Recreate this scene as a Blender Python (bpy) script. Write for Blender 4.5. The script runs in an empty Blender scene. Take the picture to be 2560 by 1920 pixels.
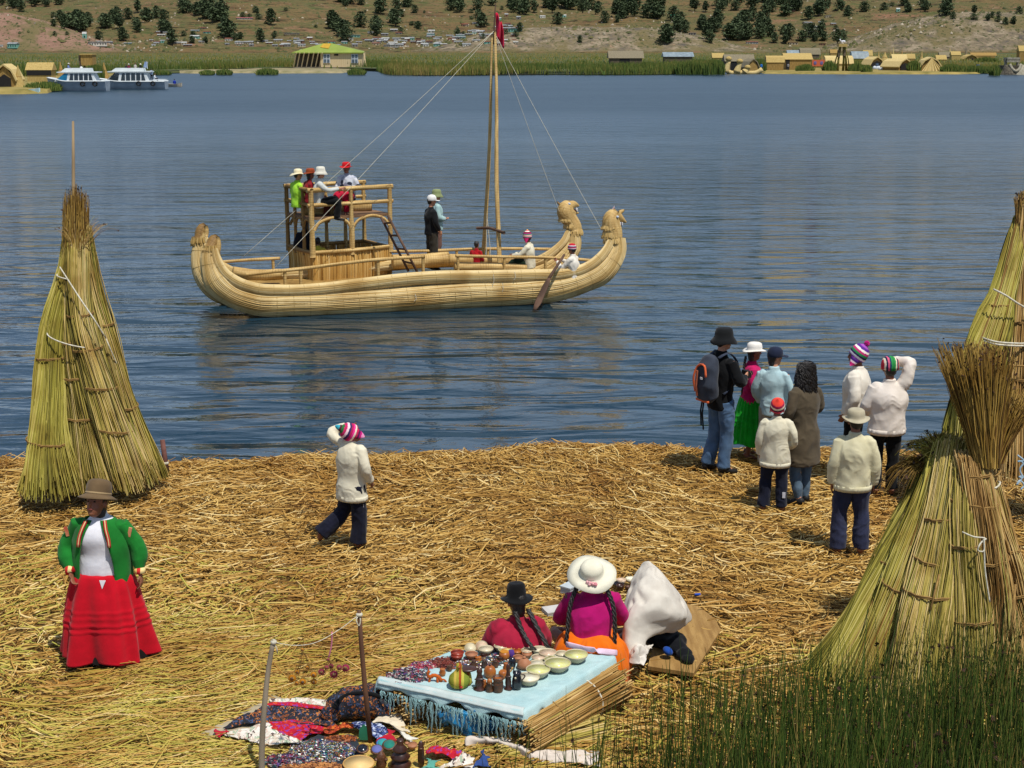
import bpy, bmesh, math, random
import numpy as np
from mathutils import Vector, Matrix, noise
R = math.radians
random.seed(7); rng = np.random.default_rng(7)
scene = bpy.context.scene
col = scene.collection
# ------------------------------------------------------------ camera
F, CX, CY, H = 3555.0, 1280.0, 960.0, 5.7
PITCH = math.atan((CY-121.5)/F)
cam = bpy.data.cameras.new("camera"); co = bpy.data.objects.new("camera", cam); col.objects.link(co)
cam.sensor_width = 36; cam.lens = F/2560*36; cam.clip_end = 12000; cam.clip_start = .1
co.location = (0, 0, H); co.rotation_euler = (math.pi/2-PITCH, 0, 0)
scene.camera = co
# ------------------------------------------------------------ world, sun, exposure
SUN_EL, SUN_AZ = R(66), R(180-38)      # azimuth from +Y towards +X
w = bpy.data.worlds.new("World"); scene.world = w; w.use_nodes = True
nt = w.node_tree; bg = nt.nodes["Background"]
sky = nt.nodes.new("ShaderNodeTexSky"); sky.sky_type = 'NISHITA'; sky.sun_disc = False
sky.sun_elevation = SUN_EL; sky.sun_rotation = SUN_AZ; sky.altitude = 3800; sky.air_density = 1.0; sky.dust_density = .6; sky.ozone_density = 1.5
tcw = nt.nodes.new("ShaderNodeTexCoord"); mpw = nt.nodes.new("ShaderNodeMapping"); mpw.inputs['Scale'].default_value = (1, 1, 3.2); nt.links.new(tcw.outputs['Generated'], mpw.inputs[0])
nzw = nt.nodes.new("ShaderNodeTexNoise"); nzw.inputs['Scale'].default_value = 2.3; nzw.inputs['Detail'].default_value = 6; nt.links.new(mpw.outputs[0], nzw.inputs['Vector'])
mrw = nt.nodes.new("ShaderNodeMapRange"); mrw.inputs[1].default_value = .40; mrw.inputs[2].default_value = .62; mrw.inputs[4].default_value = .7; nt.links.new(nzw.outputs[0], mrw.inputs[0])
mxw = nt.nodes.new("ShaderNodeMix"); mxw.data_type = 'RGBA'; nt.links.new(mrw.outputs[0], mxw.inputs[0]); nt.links.new(sky.outputs[0], mxw.inputs[6]); mxw.inputs[7].default_value = (6.4, 7.8, 9.6, 1)
nt.links.new(mxw.outputs[2], bg.inputs[0]); bg.inputs[1].default_value = .088
sl = bpy.data.lights.new("sun", 'SUN'); sl.energy = 4.4; sl.angle = R(.5); sl.color = (1, .95, .87)
so = bpy.data.objects.new("sun", sl); col.objects.link(so)
sd = Vector((math.sin(SUN_AZ)*math.cos(SUN_EL), math.cos(SUN_AZ)*math.cos(SUN_EL), math.sin(SUN_EL)))
so.rotation_euler = sd.to_track_quat('Z', 'Y').to_euler(); so.location = (0, 0, 60)
scene.view_settings.view_transform = 'Standard'; scene.view_settings.look = 'None'
scene.view_settings.exposure = 0.0; scene.view_settings.gamma = 1
# ------------------------------------------------------------ pixel -> world (photo pixels 2560x1920)
cP, sP = math.cos(PITCH), math.sin(PITCH)
def ray(px, py):
    u, v = (px-CX)/F, -(py-CY)/F
    return np.array([u, cP+v*sP, -sP+v*cP])
def DZ(px, py, zc): return np.array([0, 0, H]) + ray(px, py)*zc
def G(px, py, z=.42):
    d = ray(px, py); return np.array([0, 0, H]) + d*((z-H)/d[2])
def DY(px, py, Y):
    d = ray(px, py); return np.array([0, 0, H]) + d*(Y/d[1])
def zoomer(ox, oy, s): return lambda x, y: (ox+x/s, oy+y/s)
# ------------------------------------------------------------ object helpers
def tag(o, label=None, cat=None, group=None, kind=None):
    if label: o['label'] = label
    if cat: o['category'] = cat
    if group: o['group'] = group
    if kind: o['kind'] = kind
    return o
def link(name, me, mat=None, parent=None, smooth=False):
    o = bpy.data.objects.new(name, me); col.objects.link(o)
    if mat is not None:
        me.materials.clear(); me.materials.append(mat)
    if smooth: me.polygons.foreach_set('use_smooth', np.ones(len(me.polygons), dtype=bool))
    if parent is not None: o.parent = parent
    return o
def empty(name, loc=(0, 0, 0), rz=0, label=None, cat=None, group=None, s=1):
    o = bpy.data.objects.new(name, None); col.objects.link(o); o.location = loc; o.rotation_euler = (0, 0, rz); o.scale = (s, s, s)
    o.empty_display_size = .2
    return tag(o, label, cat, group)
def copy_tree(o, parent=None):
    c = o.copy(); col.objects.link(c); c.parent = parent
    for ch in o.children: copy_tree(ch, c)
    return c
def mesh_np(name, V, Fq, attrs=None):
    V = np.asarray(V, dtype=np.float32).reshape(-1, 3); Fq = np.asarray(Fq, dtype=np.int32)
    k = Fq.shape[1]; n = len(Fq)
    me = bpy.data.meshes.new(name)
    me.vertices.add(len(V)); me.vertices.foreach_set('co', V.ravel())
    me.loops.add(n*k); me.loops.foreach_set('vertex_index', Fq.ravel())
    me.polygons.add(n); me.polygons.foreach_set('loop_start', np.arange(n, dtype=np.int32)*k)
    me.polygons.foreach_set('loop_total', np.full(n, k, dtype=np.int32))
    me.update(calc_edges=True)
    for kx, a in (attrs or {}).items():
        at = me.attributes.new(kx, 'FLOAT', 'POINT'); at.data.foreach_set('value', np.asarray(a, dtype=np.float32).ravel())
    return me
def strands(name, P, Rd, rnd, sides=3, extra=None):
    """P (N,K,3) polylines, Rd (N,K) radii, rnd (N,) colour value"""
    P = np.asarray(P, float); N, K, _ = P.shape
    T = np.gradient(P, axis=1); T /= np.linalg.norm(T, axis=2, keepdims=True)+1e-9
    ref = np.where(np.abs(T[..., 2:3]) > .9, np.array([1., 0, 0]), np.array([0, 0, 1.]))
    A = np.cross(T, ref); A /= np.linalg.norm(A, axis=2, keepdims=True)+1e-9
    B = np.cross(T, A)
    an = np.arange(sides)*2*np.pi/sides
    ring = P[:, :, None, :] + Rd[:, :, None, None]*(np.cos(an)[None, None, :, None]*A[:, :, None, :] + np.sin(an)[None, None, :, None]*B[:, :, None, :])
    V = ring.reshape(-1, 3)
    n, k, s = np.meshgrid(np.arange(N), np.arange(K-1), np.arange(sides), indexing='ij')
    b = (n*K+k)*sides; s2 = (s+1) % sides
    Fq = np.stack([b+s, b+s2, b+sides+s2, b+sides+s], -1).reshape(-1, 4)
    rr = np.repeat(rnd, K*sides)
    tt = np.tile(np.repeat(np.linspace(0, 1, K), sides), N)
    return mesh_np(name, V, Fq, {'rnd': rr, 'tt': tt})
def catmull(pts, n):
    pts = np.asarray(pts, float); m = len(pts)
    if m < 3:
        t = np.linspace(0, 1, n)[:, None]; return pts[0]*(1-t)+pts[-1]*t
    d = np.r_[0, np.cumsum(np.linalg.norm(np.diff(pts[:, :3], axis=0), axis=1)+1e-6)]; d /= d[-1]
    tt = np.linspace(0, 1, n); out = np.zeros((n, pts.shape[1]))
    tan = np.gradient(pts, d, axis=0)
    for i, t in enumerate(tt):
        j = min(max(np.searchsorted(d, t, side='right')-1, 0), m-2); h = d[j+1]-d[j]; u = (t-d[j])/h
        out[i] = ((2*u**3-3*u**2+1)*pts[j] + (u**3-2*u**2+u)*h*tan[j] + (-2*u**3+3*u**2)*pts[j+1] + (u**3-u**2)*h*tan[j+1])
    return out
class MB:
    """collects shapes for ONE mesh"""
    def __init__(s): s.V = []; s.F = []; s.uv = None
    def add(s, V, Fs):
        o = len(s.V); s.V += [tuple(map(float, v)) for v in V]; s.F += [tuple(int(i)+o for i in f) for f in Fs]; return s
    def box(s, c, d, rz=0, M=None):
        x, y, z = d[0]/2, d[1]/2, d[2]/2; ca, sa = math.cos(rz), math.sin(rz)
        V = []
        for i in (-1, 1):
            for j in (-1, 1):
                for k in (-1, 1):
                    p = (i*x, j*y, k*z)
                    if M is not None: q = M @ Vector(p); V.append((c[0]+q.x, c[1]+q.y, c[2]+q.z))
                    else: V.append((c[0]+p[0]*ca-p[1]*sa, c[1]+p[0]*sa+p[1]*ca, c[2]+p[2]))
        return s.add(V, [(0, 1, 3, 2), (4, 6, 7, 5), (0, 4, 5, 1), (2, 3, 7, 6), (0, 2, 6, 4), (1, 5, 7, 3)])
    def sweep(s, pts, rx, ry=None, ref=(1, 0, 0), n=12, closed=True, knob=None):
        pts = np.asarray(pts, float); K = len(pts)
        rx = np.broadcast_to(np.asarray(rx, float), (K,)); ry = rx if ry is None else np.broadcast_to(np.asarray(ry, float), (K,))
        T = np.gradient(pts, axis=0); T /= np.linalg.norm(T, axis=1, keepdims=True)+1e-9
        V = []; ref = np.array(ref, float)
        an = np.arange(n)*2*np.pi/n
        for k in range(K):
            a = ref - T[k]*np.dot(ref, T[k])
            if np.linalg.norm(a) < .15: a = np.array([0, 1., .1]) - T[k]*np.dot([0, 1., .1], T[k])
            a /= np.linalg.norm(a); b = np.cross(T[k], a)
            for t in an: V.append(pts[k]+rx[k]*math.cos(t)*a+ry[k]*math.sin(t)*b)
        Fs = [(k*n+i, k*n+(i+1) % n, (k+1)*n+(i+1) % n, (k+1)*n+i) for k in range(K-1) for i in range(n)]
        if closed: Fs += [tuple(range(n-1, -1, -1)), tuple((K-1)*n+i for i in range(n))]
        return s.add(V, Fs)
    def ell(s, c, r, M=None, nu=12, nv=8):
        V = [];
        r = (r, r, r) if np.isscalar(r) else r
        for j in range(1, nv):
            ph = math.pi*j/nv
            for i in range(nu):
                t = 2*math.pi*i/nu; V.append(Vector((r[0]*math.sin(ph)*math.cos(t), r[1]*math.sin(ph)*math.sin(t), r[2]*math.cos(ph))))
        V += [Vector((0, 0, r[2])), Vector((0, 0, -r[2]))]
        if M is not None: V = [M @ v for v in V]
        V = [(v.x+c[0], v.y+c[1], v.z+c[2]) for v in V]
        Fs = [(j*nu+i, (j+1)*nu+i, (j+1)*nu+(i+1) % nu, j*nu+(i+1) % nu) for j in range(nv-2) for i in range(nu)]
        a, b = (nv-1)*nu, (nv-1)*nu+1
        Fs += [(a, i, (i+1) % nu) for i in range(nu)] + [(b, (nv-2)*nu+(i+1) % nu, (nv-2)*nu+i) for i in range(nu)]
        return s.add(V, Fs)
    def lathe(s, prof, c=(0, 0, 0), n=24, sx=1, sy=1, f=None):
        V = []; K = len(prof)
        for r, z in prof:
            for i in range(n):
                t = 2*math.pi*i/n; rr, zz = (r, z) if f is None else f(r, z, t)
                V.append((c[0]+rr*sx*math.cos(t), c[1]+rr*sy*math.sin(t), c[2]+zz))
        Fs = [(k*n+i, k*n+(i+1) % n, (k+1)*n+(i+1) % n, (k+1)*n+i) for k in range(K-1) for i in range(n)]
        Fs += [tuple(range(n-1, -1, -1)), tuple((K-1)*n+i for i in range(n))]
        return s.add(V, Fs)
    def prism(s, poly, thick, fn):
        """poly 2D outline, extruded by thick, fn(x,y,t)->3D"""
        n = len(poly); V = [fn(x, y, 0) for x, y in poly]+[fn(x, y, thick) for x, y in poly]
        return s.add(V, [tuple(range(n)), tuple(range(2*n-1, n-1, -1))]+[(i, i+n, (i+1) % n+n, (i+1) % n) for i in range(n)])
    def mesh(s, name):
        me = bpy.data.meshes.new(name); me.from_pydata(s.V, [], s.F); me.update(); return me
    def build(s, name, mat, parent=None, smooth=False, loc=None, M=None):
        o = link(name, s.mesh(name), mat, parent, smooth)
        if loc is not None: o.location = loc
        if M is not None: o.matrix_local = M
        return o
def remesh(mb, voxel=.012, smooth=6, fold=0, fscale=1, seed=0, cut=None):
    me = mb.mesh('tmp'); o = bpy.data.objects.new('tmp', me); col.objects.link(o)
    m = o.modifiers.new('r', 'REMESH'); m.mode = 'VOXEL'; m.voxel_size = voxel
    if smooth: q = o.modifiers.new('s', 'SMOOTH'); q.factor = .6; q.iterations = smooth
    dg = bpy.context.evaluated_depsgraph_get(); out = bpy.data.meshes.new_from_object(o.evaluated_get(dg))
    bpy.data.objects.remove(o); bpy.data.meshes.remove(me)
    n = len(out.vertices)
    if fold:
        c = np.empty(n*3, np.float32); out.vertices.foreach_get('co', c); c = c.reshape(-1, 3)
        nn = np.empty(n*3, np.float32); out.vertices.foreach_get('normal', nn); nn = nn.reshape(-1, 3)
        so_ = Vector((seed*3.17, seed*1.31, seed*.7)); f1, f2 = 5.5*fscale, 13*fscale; nz_ = noise.noise
        d = np.empty(n)
        for q, (x_, y_, z_) in enumerate(c.tolist()):
            a_ = nz_(Vector((x_*f1, y_*f1, z_*f1*.8))+so_); b_ = nz_(Vector((x_*f2*.8+a_*1.5, y_*f2*.8, z_*f2*.75-a_*2))+so_)
            d[q] = a_*1.0+.75*(.35-abs(b_))*(.5+a_)+(.22-abs(a_))*.9
        d += .35*np.sin(c[:, 2]*38+4*np.sin(c[:, 0]*9+seed)+5*np.sin(c[:, 1]*7+c[:, 2]*3))*np.clip(d, 0, 1)
        c = c+nn*(d*fold*1.35)[:, None]
        out.vertices.foreach_set('co', c.astype(np.float32).ravel()); out.update()
    out.polygons.foreach_set('use_smooth', np.ones(len(out.polygons), dtype=bool))
    return out
# ------------------------------------------------------------ materials
def srgb(h):
    c = [int(h[i:i+2], 16)/255 for i in (0, 2, 4)]
    return tuple(x/12.92 if x <= .04045 else ((x+.055)/1.055)**2.4 for x in c)
def newmat(name):
    m = bpy.data.materials.new(name); m.use_nodes = True; nt = m.node_tree
    return m, nt, nt.nodes["Principled BSDF"]
def N(nt, t, **kw):
    n = nt.nodes.new(t)
    for k, v in kw.items(): setattr(n, k, v)
    return n
def ramp(nt, stops, interp='LINEAR'):
    r = N(nt, 'ShaderNodeValToRGB'); r.color_ramp.interpolation = interp; e = r.color_ramp.elements
    while len(e) < len(stops): e.new(.5)
    for i, (p, c) in enumerate(stops): e[i].position = p; e[i].color = (*c[:3], 1)
    return r
def M(name, c1, c2=None, scale=6, rough=.8, bump=0, bscale=60, bdist=.01, st=(1, 1, 1), spec=.3, sheen=0, coord='Object', detail=5, metal=0):
    m, nt, b = newmat(name); b.inputs['Roughness'].default_value = rough; b.inputs['Specular IOR Level'].default_value = spec; b.inputs['Metallic'].default_value = metal
    if sheen: b.inputs['Sheen Weight'].default_value = sheen
    tc = N(nt, 'ShaderNodeTexCoord'); mp = N(nt, 'ShaderNodeMapping'); mp.inputs['Scale'].default_value = st
    nt.links.new(tc.outputs[coord], mp.inputs[0])
    if c2 is None: c2 = tuple(x*.72 for x in c1)
    nz = N(nt, 'ShaderNodeTexNoise'); nz.inputs['Scale'].default_value = scale; nz.inputs['Detail'].default_value = detail
    nt.links.new(mp.outputs[0], nz.inputs['Vector'])
    rp = ramp(nt, [(.32, c2), (.68, c1)]); nt.links.new(nz.outputs[0], rp.inputs[0]); nt.links.new(rp.outputs[0], b.inputs['Base Color'])
    if bump:
        n2 = N(nt, 'ShaderNodeTexNoise'); n2.inputs['Scale'].default_value = bscale; n2.inputs['Detail'].default_value = 4
        nt.links.new(mp.outputs[0], n2.inputs['Vector'])
        bp = N(nt, 'ShaderNodeBump'); bp.inputs['Strength'].default_value = bump; bp.inputs['Distance'].default_value = bdist
        nt.links.new(n2.outputs[0], bp.inputs['Height']); nt.links.new(bp.outputs[0], b.inputs['Normal'])
    return m
def MS(name, cols, rough=.6, spec=.25, patch=None, tt=None, transl=0):
    """strand material: colour by 'rnd', optional world-space patches and colour along the strand"""
    m, nt, b = newmat(name); b.inputs['Roughness'].default_value = rough; b.inputs['Specular IOR Level'].default_value = spec
    a = N(nt, 'ShaderNodeAttribute', attribute_name='rnd')
    st = [(i/(len(cols)-1), c) for i, c in enumerate(cols)]
    rp = ramp(nt, st); nt.links.new(a.outputs['Fac'], rp.inputs[0]); out = rp.outputs[0]
    if patch:
        col2, sc, lo, hi = patch
        g = N(nt, 'ShaderNodeNewGeometry'); nz = N(nt, 'ShaderNodeTexNoise'); nz.inputs['Scale'].default_value = sc; nz.inputs['Detail'].default_value = 3
        nt.links.new(g.outputs['Position'], nz.inputs['Vector'])
        mr = N(nt, 'ShaderNodeMapRange'); mr.inputs[1].default_value = lo; mr.inputs[2].default_value = hi; nt.links.new(nz.outputs[0], mr.inputs[0])
        mx = N(nt, 'ShaderNodeMix', data_type='RGBA', blend_type='MULTIPLY'); nt.links.new(mr.outputs[0], mx.inputs[0]); nt.links.new(out, mx.inputs[6]); mx.inputs[7].default_value = (*col2, 1)
        out = mx.outputs[2]
    if tt:
        a2 = N(nt, 'ShaderNodeAttribute', attribute_name='tt'); r2 = ramp(nt, tt); nt.links.new(a2.outputs['Fac'], r2.inputs[0])
        mx = N(nt, 'ShaderNodeMix', data_type='RGBA', blend_type='MULTIPLY'); mx.inputs[0].default_value = 1; nt.links.new(out, mx.inputs[6]); nt.links.new(r2.outputs[0], mx.inputs[7])
        out = mx.outputs[2]
    nt.links.new(out, b.inputs['Base Color'])
    return m
def Mstripe(name, cols, axis=2, lo=0, hi=.2, n=None, rough=.85, wob=.01, zig=0):
    """stripes in object coords along axis"""
    m, nt, b = newmat(name); b.inputs['Roughness'].default_value = rough; b.inputs['Specular IOR Level'].default_value = .15
    tc = N(nt, 'ShaderNodeTexCoord'); sp = N(nt, 'ShaderNodeSeparateXYZ'); nt.links.new(tc.outputs['Object'], sp.inputs[0])
    nz = N(nt, 'ShaderNodeTexNoise'); nz.inputs['Scale'].default_value = 40; nt.links.new(tc.outputs['Object'], nz.inputs['Vector'])
    ad = N(nt, 'ShaderNodeMath', operation='MULTIPLY_ADD'); nt.links.new(nz.outputs[0], ad.inputs[0]); ad.inputs[1].default_value = wob*2; nt.links.new(sp.outputs[axis], ad.inputs[2])
    mr = N(nt, 'ShaderNodeMapRange'); mr.inputs[1].default_value = lo+wob; mr.inputs[2].default_value = hi+wob; nt.links.new(ad.outputs[0], mr.inputs[0])
    k = len(cols); rp = ramp(nt, [(i/k, c) for i, c in enumerate(cols)], 'CONSTANT'); nt.links.new(mr.outputs[0], rp.inputs[0])
    nt.links.new(rp.outputs[0], b.inputs['Base Color'])
    return m
def Mcells(name, cols, scale=30, rough=.8, st=(1, 1, 1), feature='F1', spec=.3, bump=0):
    """mixed small pattern of many colours (textile, beads)"""
    m, nt, b = newmat(name); b.inputs['Roughness'].default_value = rough; b.inputs['Specular IOR Level'].default_value = spec
    tc = N(nt, 'ShaderNodeTexCoord'); mp = N(nt, 'ShaderNodeMapping'); mp.inputs['Scale'].default_value = st; nt.links.new(tc.outputs['Object'], mp.inputs[0])
    nz = N(nt, 'ShaderNodeTexNoise'); nz.inputs['Scale'].default_value = scale*.6; nz.inputs['Detail'].default_value = 1; nt.links.new(mp.outputs[0], nz.inputs['Vector'])
    mx0 = N(nt, 'ShaderNodeMix', data_type='RGBA'); mx0.inputs[0].default_value = .08; nt.links.new(mp.outputs[0], mx0.inputs[6]); nt.links.new(nz.outputs['Color'], mx0.inputs[7])
    v = N(nt, 'ShaderNodeTexVoronoi'); v.inputs['Scale'].default_value = scale; nt.links.new(mx0.outputs[2], v.inputs['Vector'])
    sp = N(nt, 'ShaderNodeSeparateColor'); nt.links.new(v.outputs['Color'], sp.inputs[0])
    k = len(cols); rp = ramp(nt, [(i/k, c) for i, c in enumerate(cols)], 'CONSTANT'); nt.links.new(sp.outputs[0], rp.inputs[0])
    nt.links.new(rp.outputs[0], b.inputs['Base Color'])
    if bump:
        bp = N(nt, 'ShaderNodeBump'); bp.inputs['Strength'].default_value = bump; bp.inputs['Distance'].default_value = .01
        nt.links.new(v.outputs['Distance'], bp.inputs['Height']); nt.links.new(bp.outputs[0], b.inputs['Normal'])
    return m
# ============================================================ WATER
def water_mat():
    m, nt, b = newmat('lake_water')
    b.inputs['Base Color'].default_value = (.008, .030, .050, 1); b.inputs['Roughness'].default_value = .08; b.inputs['IOR'].default_value = 1.5
    g = N(nt, 'ShaderNodeNewGeometry')
    def nz(sc, st, det, dist=0):
        mp = N(nt, 'ShaderNodeMapping'); mp.inputs['Scale'].default_value = st; nt.links.new(g.outputs['Position'], mp.inputs[0])
        n = N(nt, 'ShaderNodeTexNoise'); n.inputs['Scale'].default_value = sc; n.inputs['Detail'].default_value = det; n.inputs['Distortion'].default_value = dist
        nt.links.new(mp.outputs[0], n.inputs['Vector']); return n.outputs[0]
    def math_(op, a, c):
        n = N(nt, 'ShaderNodeMath', operation=op)
        for i, x in enumerate((a, c)):
            if hasattr(x, 'links'): nt.links.new(x, n.inputs[i])
            else: n.inputs[i].default_value = x
        return n.outputs[0]
    big = nz(1, (.28, .95, 1), 2, .6); mid = nz(1, (1.0, 2.6, 1), 3, .8); fine = nz(1, (5, 11, 1), 3, .3)
    patch = nz(1, (.012, .045, 1), 3, .4)
    pr = N(nt, 'ShaderNodeMapRange'); nt.links.new(patch, pr.inputs[0]); pr.inputs[1].default_value = .35; pr.inputs[2].default_value = .65; pr.inputs[3].default_value = .55; pr.inputs[4].default_value = 1.25
    # distance from the sheltered shore: chop grows outwards
    sp = N(nt, 'ShaderNodeSeparateXYZ'); nt.links.new(g.outputs['Position'], sp.inputs[0])
    dr = N(nt, 'ShaderNodeMapRange'); nt.links.new(sp.outputs[1], dr.inputs[0]); dr.inputs[1].default_value = 24; dr.inputs[2].default_value = 60; dr.inputs[3].default_value = .4; dr.inputs[4].default_value = 1.7
    rr_ = N(nt, 'ShaderNodeMapRange'); nt.links.new(sp.outputs[1], rr_.inputs[0]); rr_.inputs[1].default_value = 34; rr_.inputs[2].default_value = 140; rr_.inputs[3].default_value = .03; rr_.inputs[4].default_value = .32
    nt.links.new(rr_.outputs[0], b.inputs['Roughness'])
    h = math_('ADD', math_('MULTIPLY', big, .34), math_('MULTIPLY', mid, .038))
    ch = math_('MULTIPLY', math_('MULTIPLY', fine, .02), dr.outputs[0])
    h2 = math_('MULTIPLY', math_('ADD', h, ch), pr.outputs[0])
    bp = N(nt, 'ShaderNodeBump'); bp.inputs['Strength'].default_value = 1; bp.inputs['Distance'].default_value = .62
    nt.links.new(h2, bp.inputs['Height']); nt.links.new(bp.outputs[0], b.inputs['Normal'])
    return m
mb = MB(); mb.add([(-6000, -300, 0), (6000, -300, 0), (6000, 7000, 0), (-6000, 7000, 0)], [(0, 1, 2, 3)])
tag(mb.build('water', water_mat()), 'dark blue rippled lake water', 'water', kind='structure')

# ============================================================ ISLAND GROUND
def vnoise(x, y, s, seed=0):
    r = np.random.default_rng(seed); o = np.zeros_like(x)
    for i in range(7):
        a = r.uniform(0, 2*np.pi); f = s*(1+.5*i); o += np.sin((x*np.cos(a)+y*np.sin(a))*f + r.uniform(0, 6.3) + 1.3*np.sin((x*np.sin(a)-y*np.cos(a))*f*.6+i))/(1+.4*i)
    return o/3
def shore(x):   # far edge of the island
    return 18.65+.045*x+.25*np.sin(x*.6+1)+.12*np.sin(x*1.7)+.06*np.sin(x*4.1)
def gz(x, y):
    x = np.asarray(x, float); y = np.asarray(y, float)
    h = .42+.035*vnoise(x, y, 1.3, 3)+.015*vnoise(x, y, 4, 5)
    d = shore(x)-y
    return np.where(d < .5, h*np.clip((d+.55)/1.05, 0, 1)**.6-.25*(d < -.5), h)
xs = np.linspace(-16, 16, 321); ys = np.linspace(-8, 20.4, 330)
X, Y = np.meshgrid(xs, ys); Z = gz(X, Y)-.03
i, j = np.meshgrid(np.arange(320), np.arange(329)); b0 = (j*321+i).ravel()
gme = mesh_np('ground', np.stack([X, Y, Z], -1), np.stack([b0, b0+1, b0+322, b0+321], -1))
tag(link('ground', gme, M('straw_base', srgb('8a6c38'), srgb('5a4420'), 14, .95, .8, 40, st=(1, 1, 1)), smooth=True), 'trampled reed mat island ground', 'ground', kind='structure')
ZT0 = zoomer(480, 1500, 3.568)
STALL = [G(*ZT0(x, y), .45)[:2] for x, y in ((40, 1215), (420, 1060), (700, 865), (1200, 860), (1760, 870), (1900, 900), (1930, 1180), (2040, 1290), (2400, 1330), (2520, 1560), (500, 1700), (560, 1500), (850, 1330), (300, 1240))]
# straw litter
def straw(n, x0, x1, y0, y1, lmin, lmax, rmin, rmax, seed, zoff=0, tilt=.16, hue=None, ang=None):
    r = np.random.default_rng(seed)
    x = r.uniform(x0, x1, n); y = r.uniform(y0, y1, n)
    k = y < shore(x)+.12; x, y = x[k], y[k]; n = len(x)
    big = vnoise(x, y, .55, 11)*1.4
    a = (big + r.normal(0, .75, n)) if ang is None else ang+r.normal(0, .3, n)
    L = r.uniform(lmin, lmax, n)*(.5+r.random(n)**1.5); ti = r.normal(0, tilt, n); c = r.normal(0, .12, n)
    K = 4; t = np.linspace(-.5, .5, K)[None, :]
    al = a[:, None]+c[:, None]*t*5
    px = x[:, None]+np.cos(al)*t*L[:, None]; py = y[:, None]+np.sin(al)*t*L[:, None]
    pz = gz(px, py)+zoff+r.uniform(-.01, .045, n)[:, None]+t*L[:, None]*np.clip(ti, -.45, .45)[:, None]
    P = np.stack([px, py, pz], -1); Rr = r.uniform(rmin, rmax, n)[:, None]*np.array([.7, 1, 1, .6])[None, :]
    poly = STALL; ins = np.zeros(px.shape, bool); q0 = poly[-1]
    for q1 in poly:
        cnd = ((q1[1] > py) != (q0[1] > py)) & (px < (q0[0]-q1[0])*(py-q1[1])/(q0[1]-q1[1]+1e-9)+q1[0]); ins ^= cnd; q0 = q1
    P[..., 2] = np.where(ins, np.minimum(P[..., 2], .445), P[..., 2])
    green = np.clip(.5-.26*(y-12.0)-.10*(x+1)+.25*vnoise(x, y, 1.1, 21), 0, 1)*(x < 4)
    rn = r.beta(2, 2.2, n)*.62
    g = r.random(n) < green*.55
    rn = np.where(g, .68+.32*r.random(n), rn)
    return P, Rr, rn
parts = [straw(50000, -9, 9.5, 9.3, 19.6, .09, .30, .005, .0108, 1),
         straw(30000, -9, 9.5, 9.3, 19.6, .04, .14, .003, .007, 2, .01, .35),
         straw(6000, -9, 9.5, 9.3, 19.6, .3, .7, .005, .01, 3, .03, .1),
         straw(8000, -9, 9.5, 17.6, 19.4, .12, .34, .004, .009, 4, .02, .5),
         straw(7000, -3.6, .6, 9.4, 12.6, .3, .8, .003, .006, 6, .03, .08, ang=.35)]
P = np.concatenate([p[0] for p in parts]); Rr = np.concatenate([p[1] for p in parts]); rn = np.concatenate([p[2] for p in parts])
STRAW = MS('dry_straw', [srgb('5e3e1a'), srgb('96702f'), srgb('c0964a'), srgb('d8b468'), srgb('ecd498'), srgb('d2ba62'), srgb('c0b050'), srgb('a8a446')], .55, .3,
           patch=((.74, .63, .5), 1.1, .42, .66))
tag(link('straw_litter', strands('straw', P, Rr, rn), STRAW), 'loose dry and greenish reed straw strewn over the island', 'straw', kind='stuff')

# ============================================================ FAR REED BED
def canopy(y, yf): return 1.1
def reed_sheet(name, x0, x1, yf, y1, h, seed):
    xs = np.linspace(x0, x1, 160); ts = np.r_[0, .004, np.linspace(.01, 1, 60)**1.6]
    T, X = np.meshgrid(ts, xs, indexing='ij'); Yf = yf(X); Y = Yf+T*(y1-Yf)
    Z = h*np.clip(T*200, 0, 1)*(1+.12*vnoise(X, Y, .05, seed))-.3*(T == 0)
    n = len(xs); i, j = np.meshgrid(np.arange(n-1), np.arange(len(ts)-1)); b = (j*n+i).ravel()
    return mesh_np(name, np.stack([X, Y, Z], -1), np.stack([b, b+1, b+n+1, b+n], -1))
def yfar(x):
    x = np.asarray(x, float)
    return 318+4*np.sin(x*.06)+3*np.sin(x*.17+1)+95*np.exp(-((x-84)/36)**8)+75*np.exp(-((x+60)/29)**8)-60*np.exp(-((x+105)/34)**4)
MREED = M('reed_bed_green', srgb('424e26'), srgb('56542c'), .05, .9, 0, st=(.5, .5, 1), coord='Object', detail=8)
tag(link('reed_marsh', reed_sheet('reed_marsh', -1100, 1100, yfar, 1790, .9, 4), MREED), 'flat green and rust marsh behind the far shore', 'marsh', kind='structure')
def reeds(n, x0, x1, seed, depth=60, hh=(1.2, 2.2), w=.07, thr=-.2):
    r = np.random.default_rng(seed); x = r.uniform(x0, x1, n); d = r.exponential(depth, n)
    yf = yfar(x); y = yf+.3+d; k = (vnoise(x, y, .07, 9) > thr-.4*(d > 6)); x, y, d = x[k], y[k], d[k]; n = len(x)
    h = r.uniform(*hh, n)*(1+.3*vnoise(x, y, .09, 13)); K = 3; t = np.linspace(0, 1, K)[None, :]
    lx = r.normal(0, .22, n)[:, None]; ly = r.normal(0, .22, n)[:, None]
    P = np.stack([x[:, None]+lx*t**2, y[:, None]+ly*t**2, .1+h[:, None]*t], -1)
    Rr = (w*r.uniform(.6, 1.3, n))[:, None]*np.array([1, .9, .2])[None, :]
    rn = np.clip(.45+.35*vnoise(x, y, .035, 31)+r.normal(0, .16, n)+.0004*d, 0, 1)
    return P, Rr, rn
a_ = reeds(34000, -135, 135, 5, 30, (1.2, 2.5), .08); b_ = reeds(56000, -420, 420, 6, 620, (1.0, 1.8), .22, -9)
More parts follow.
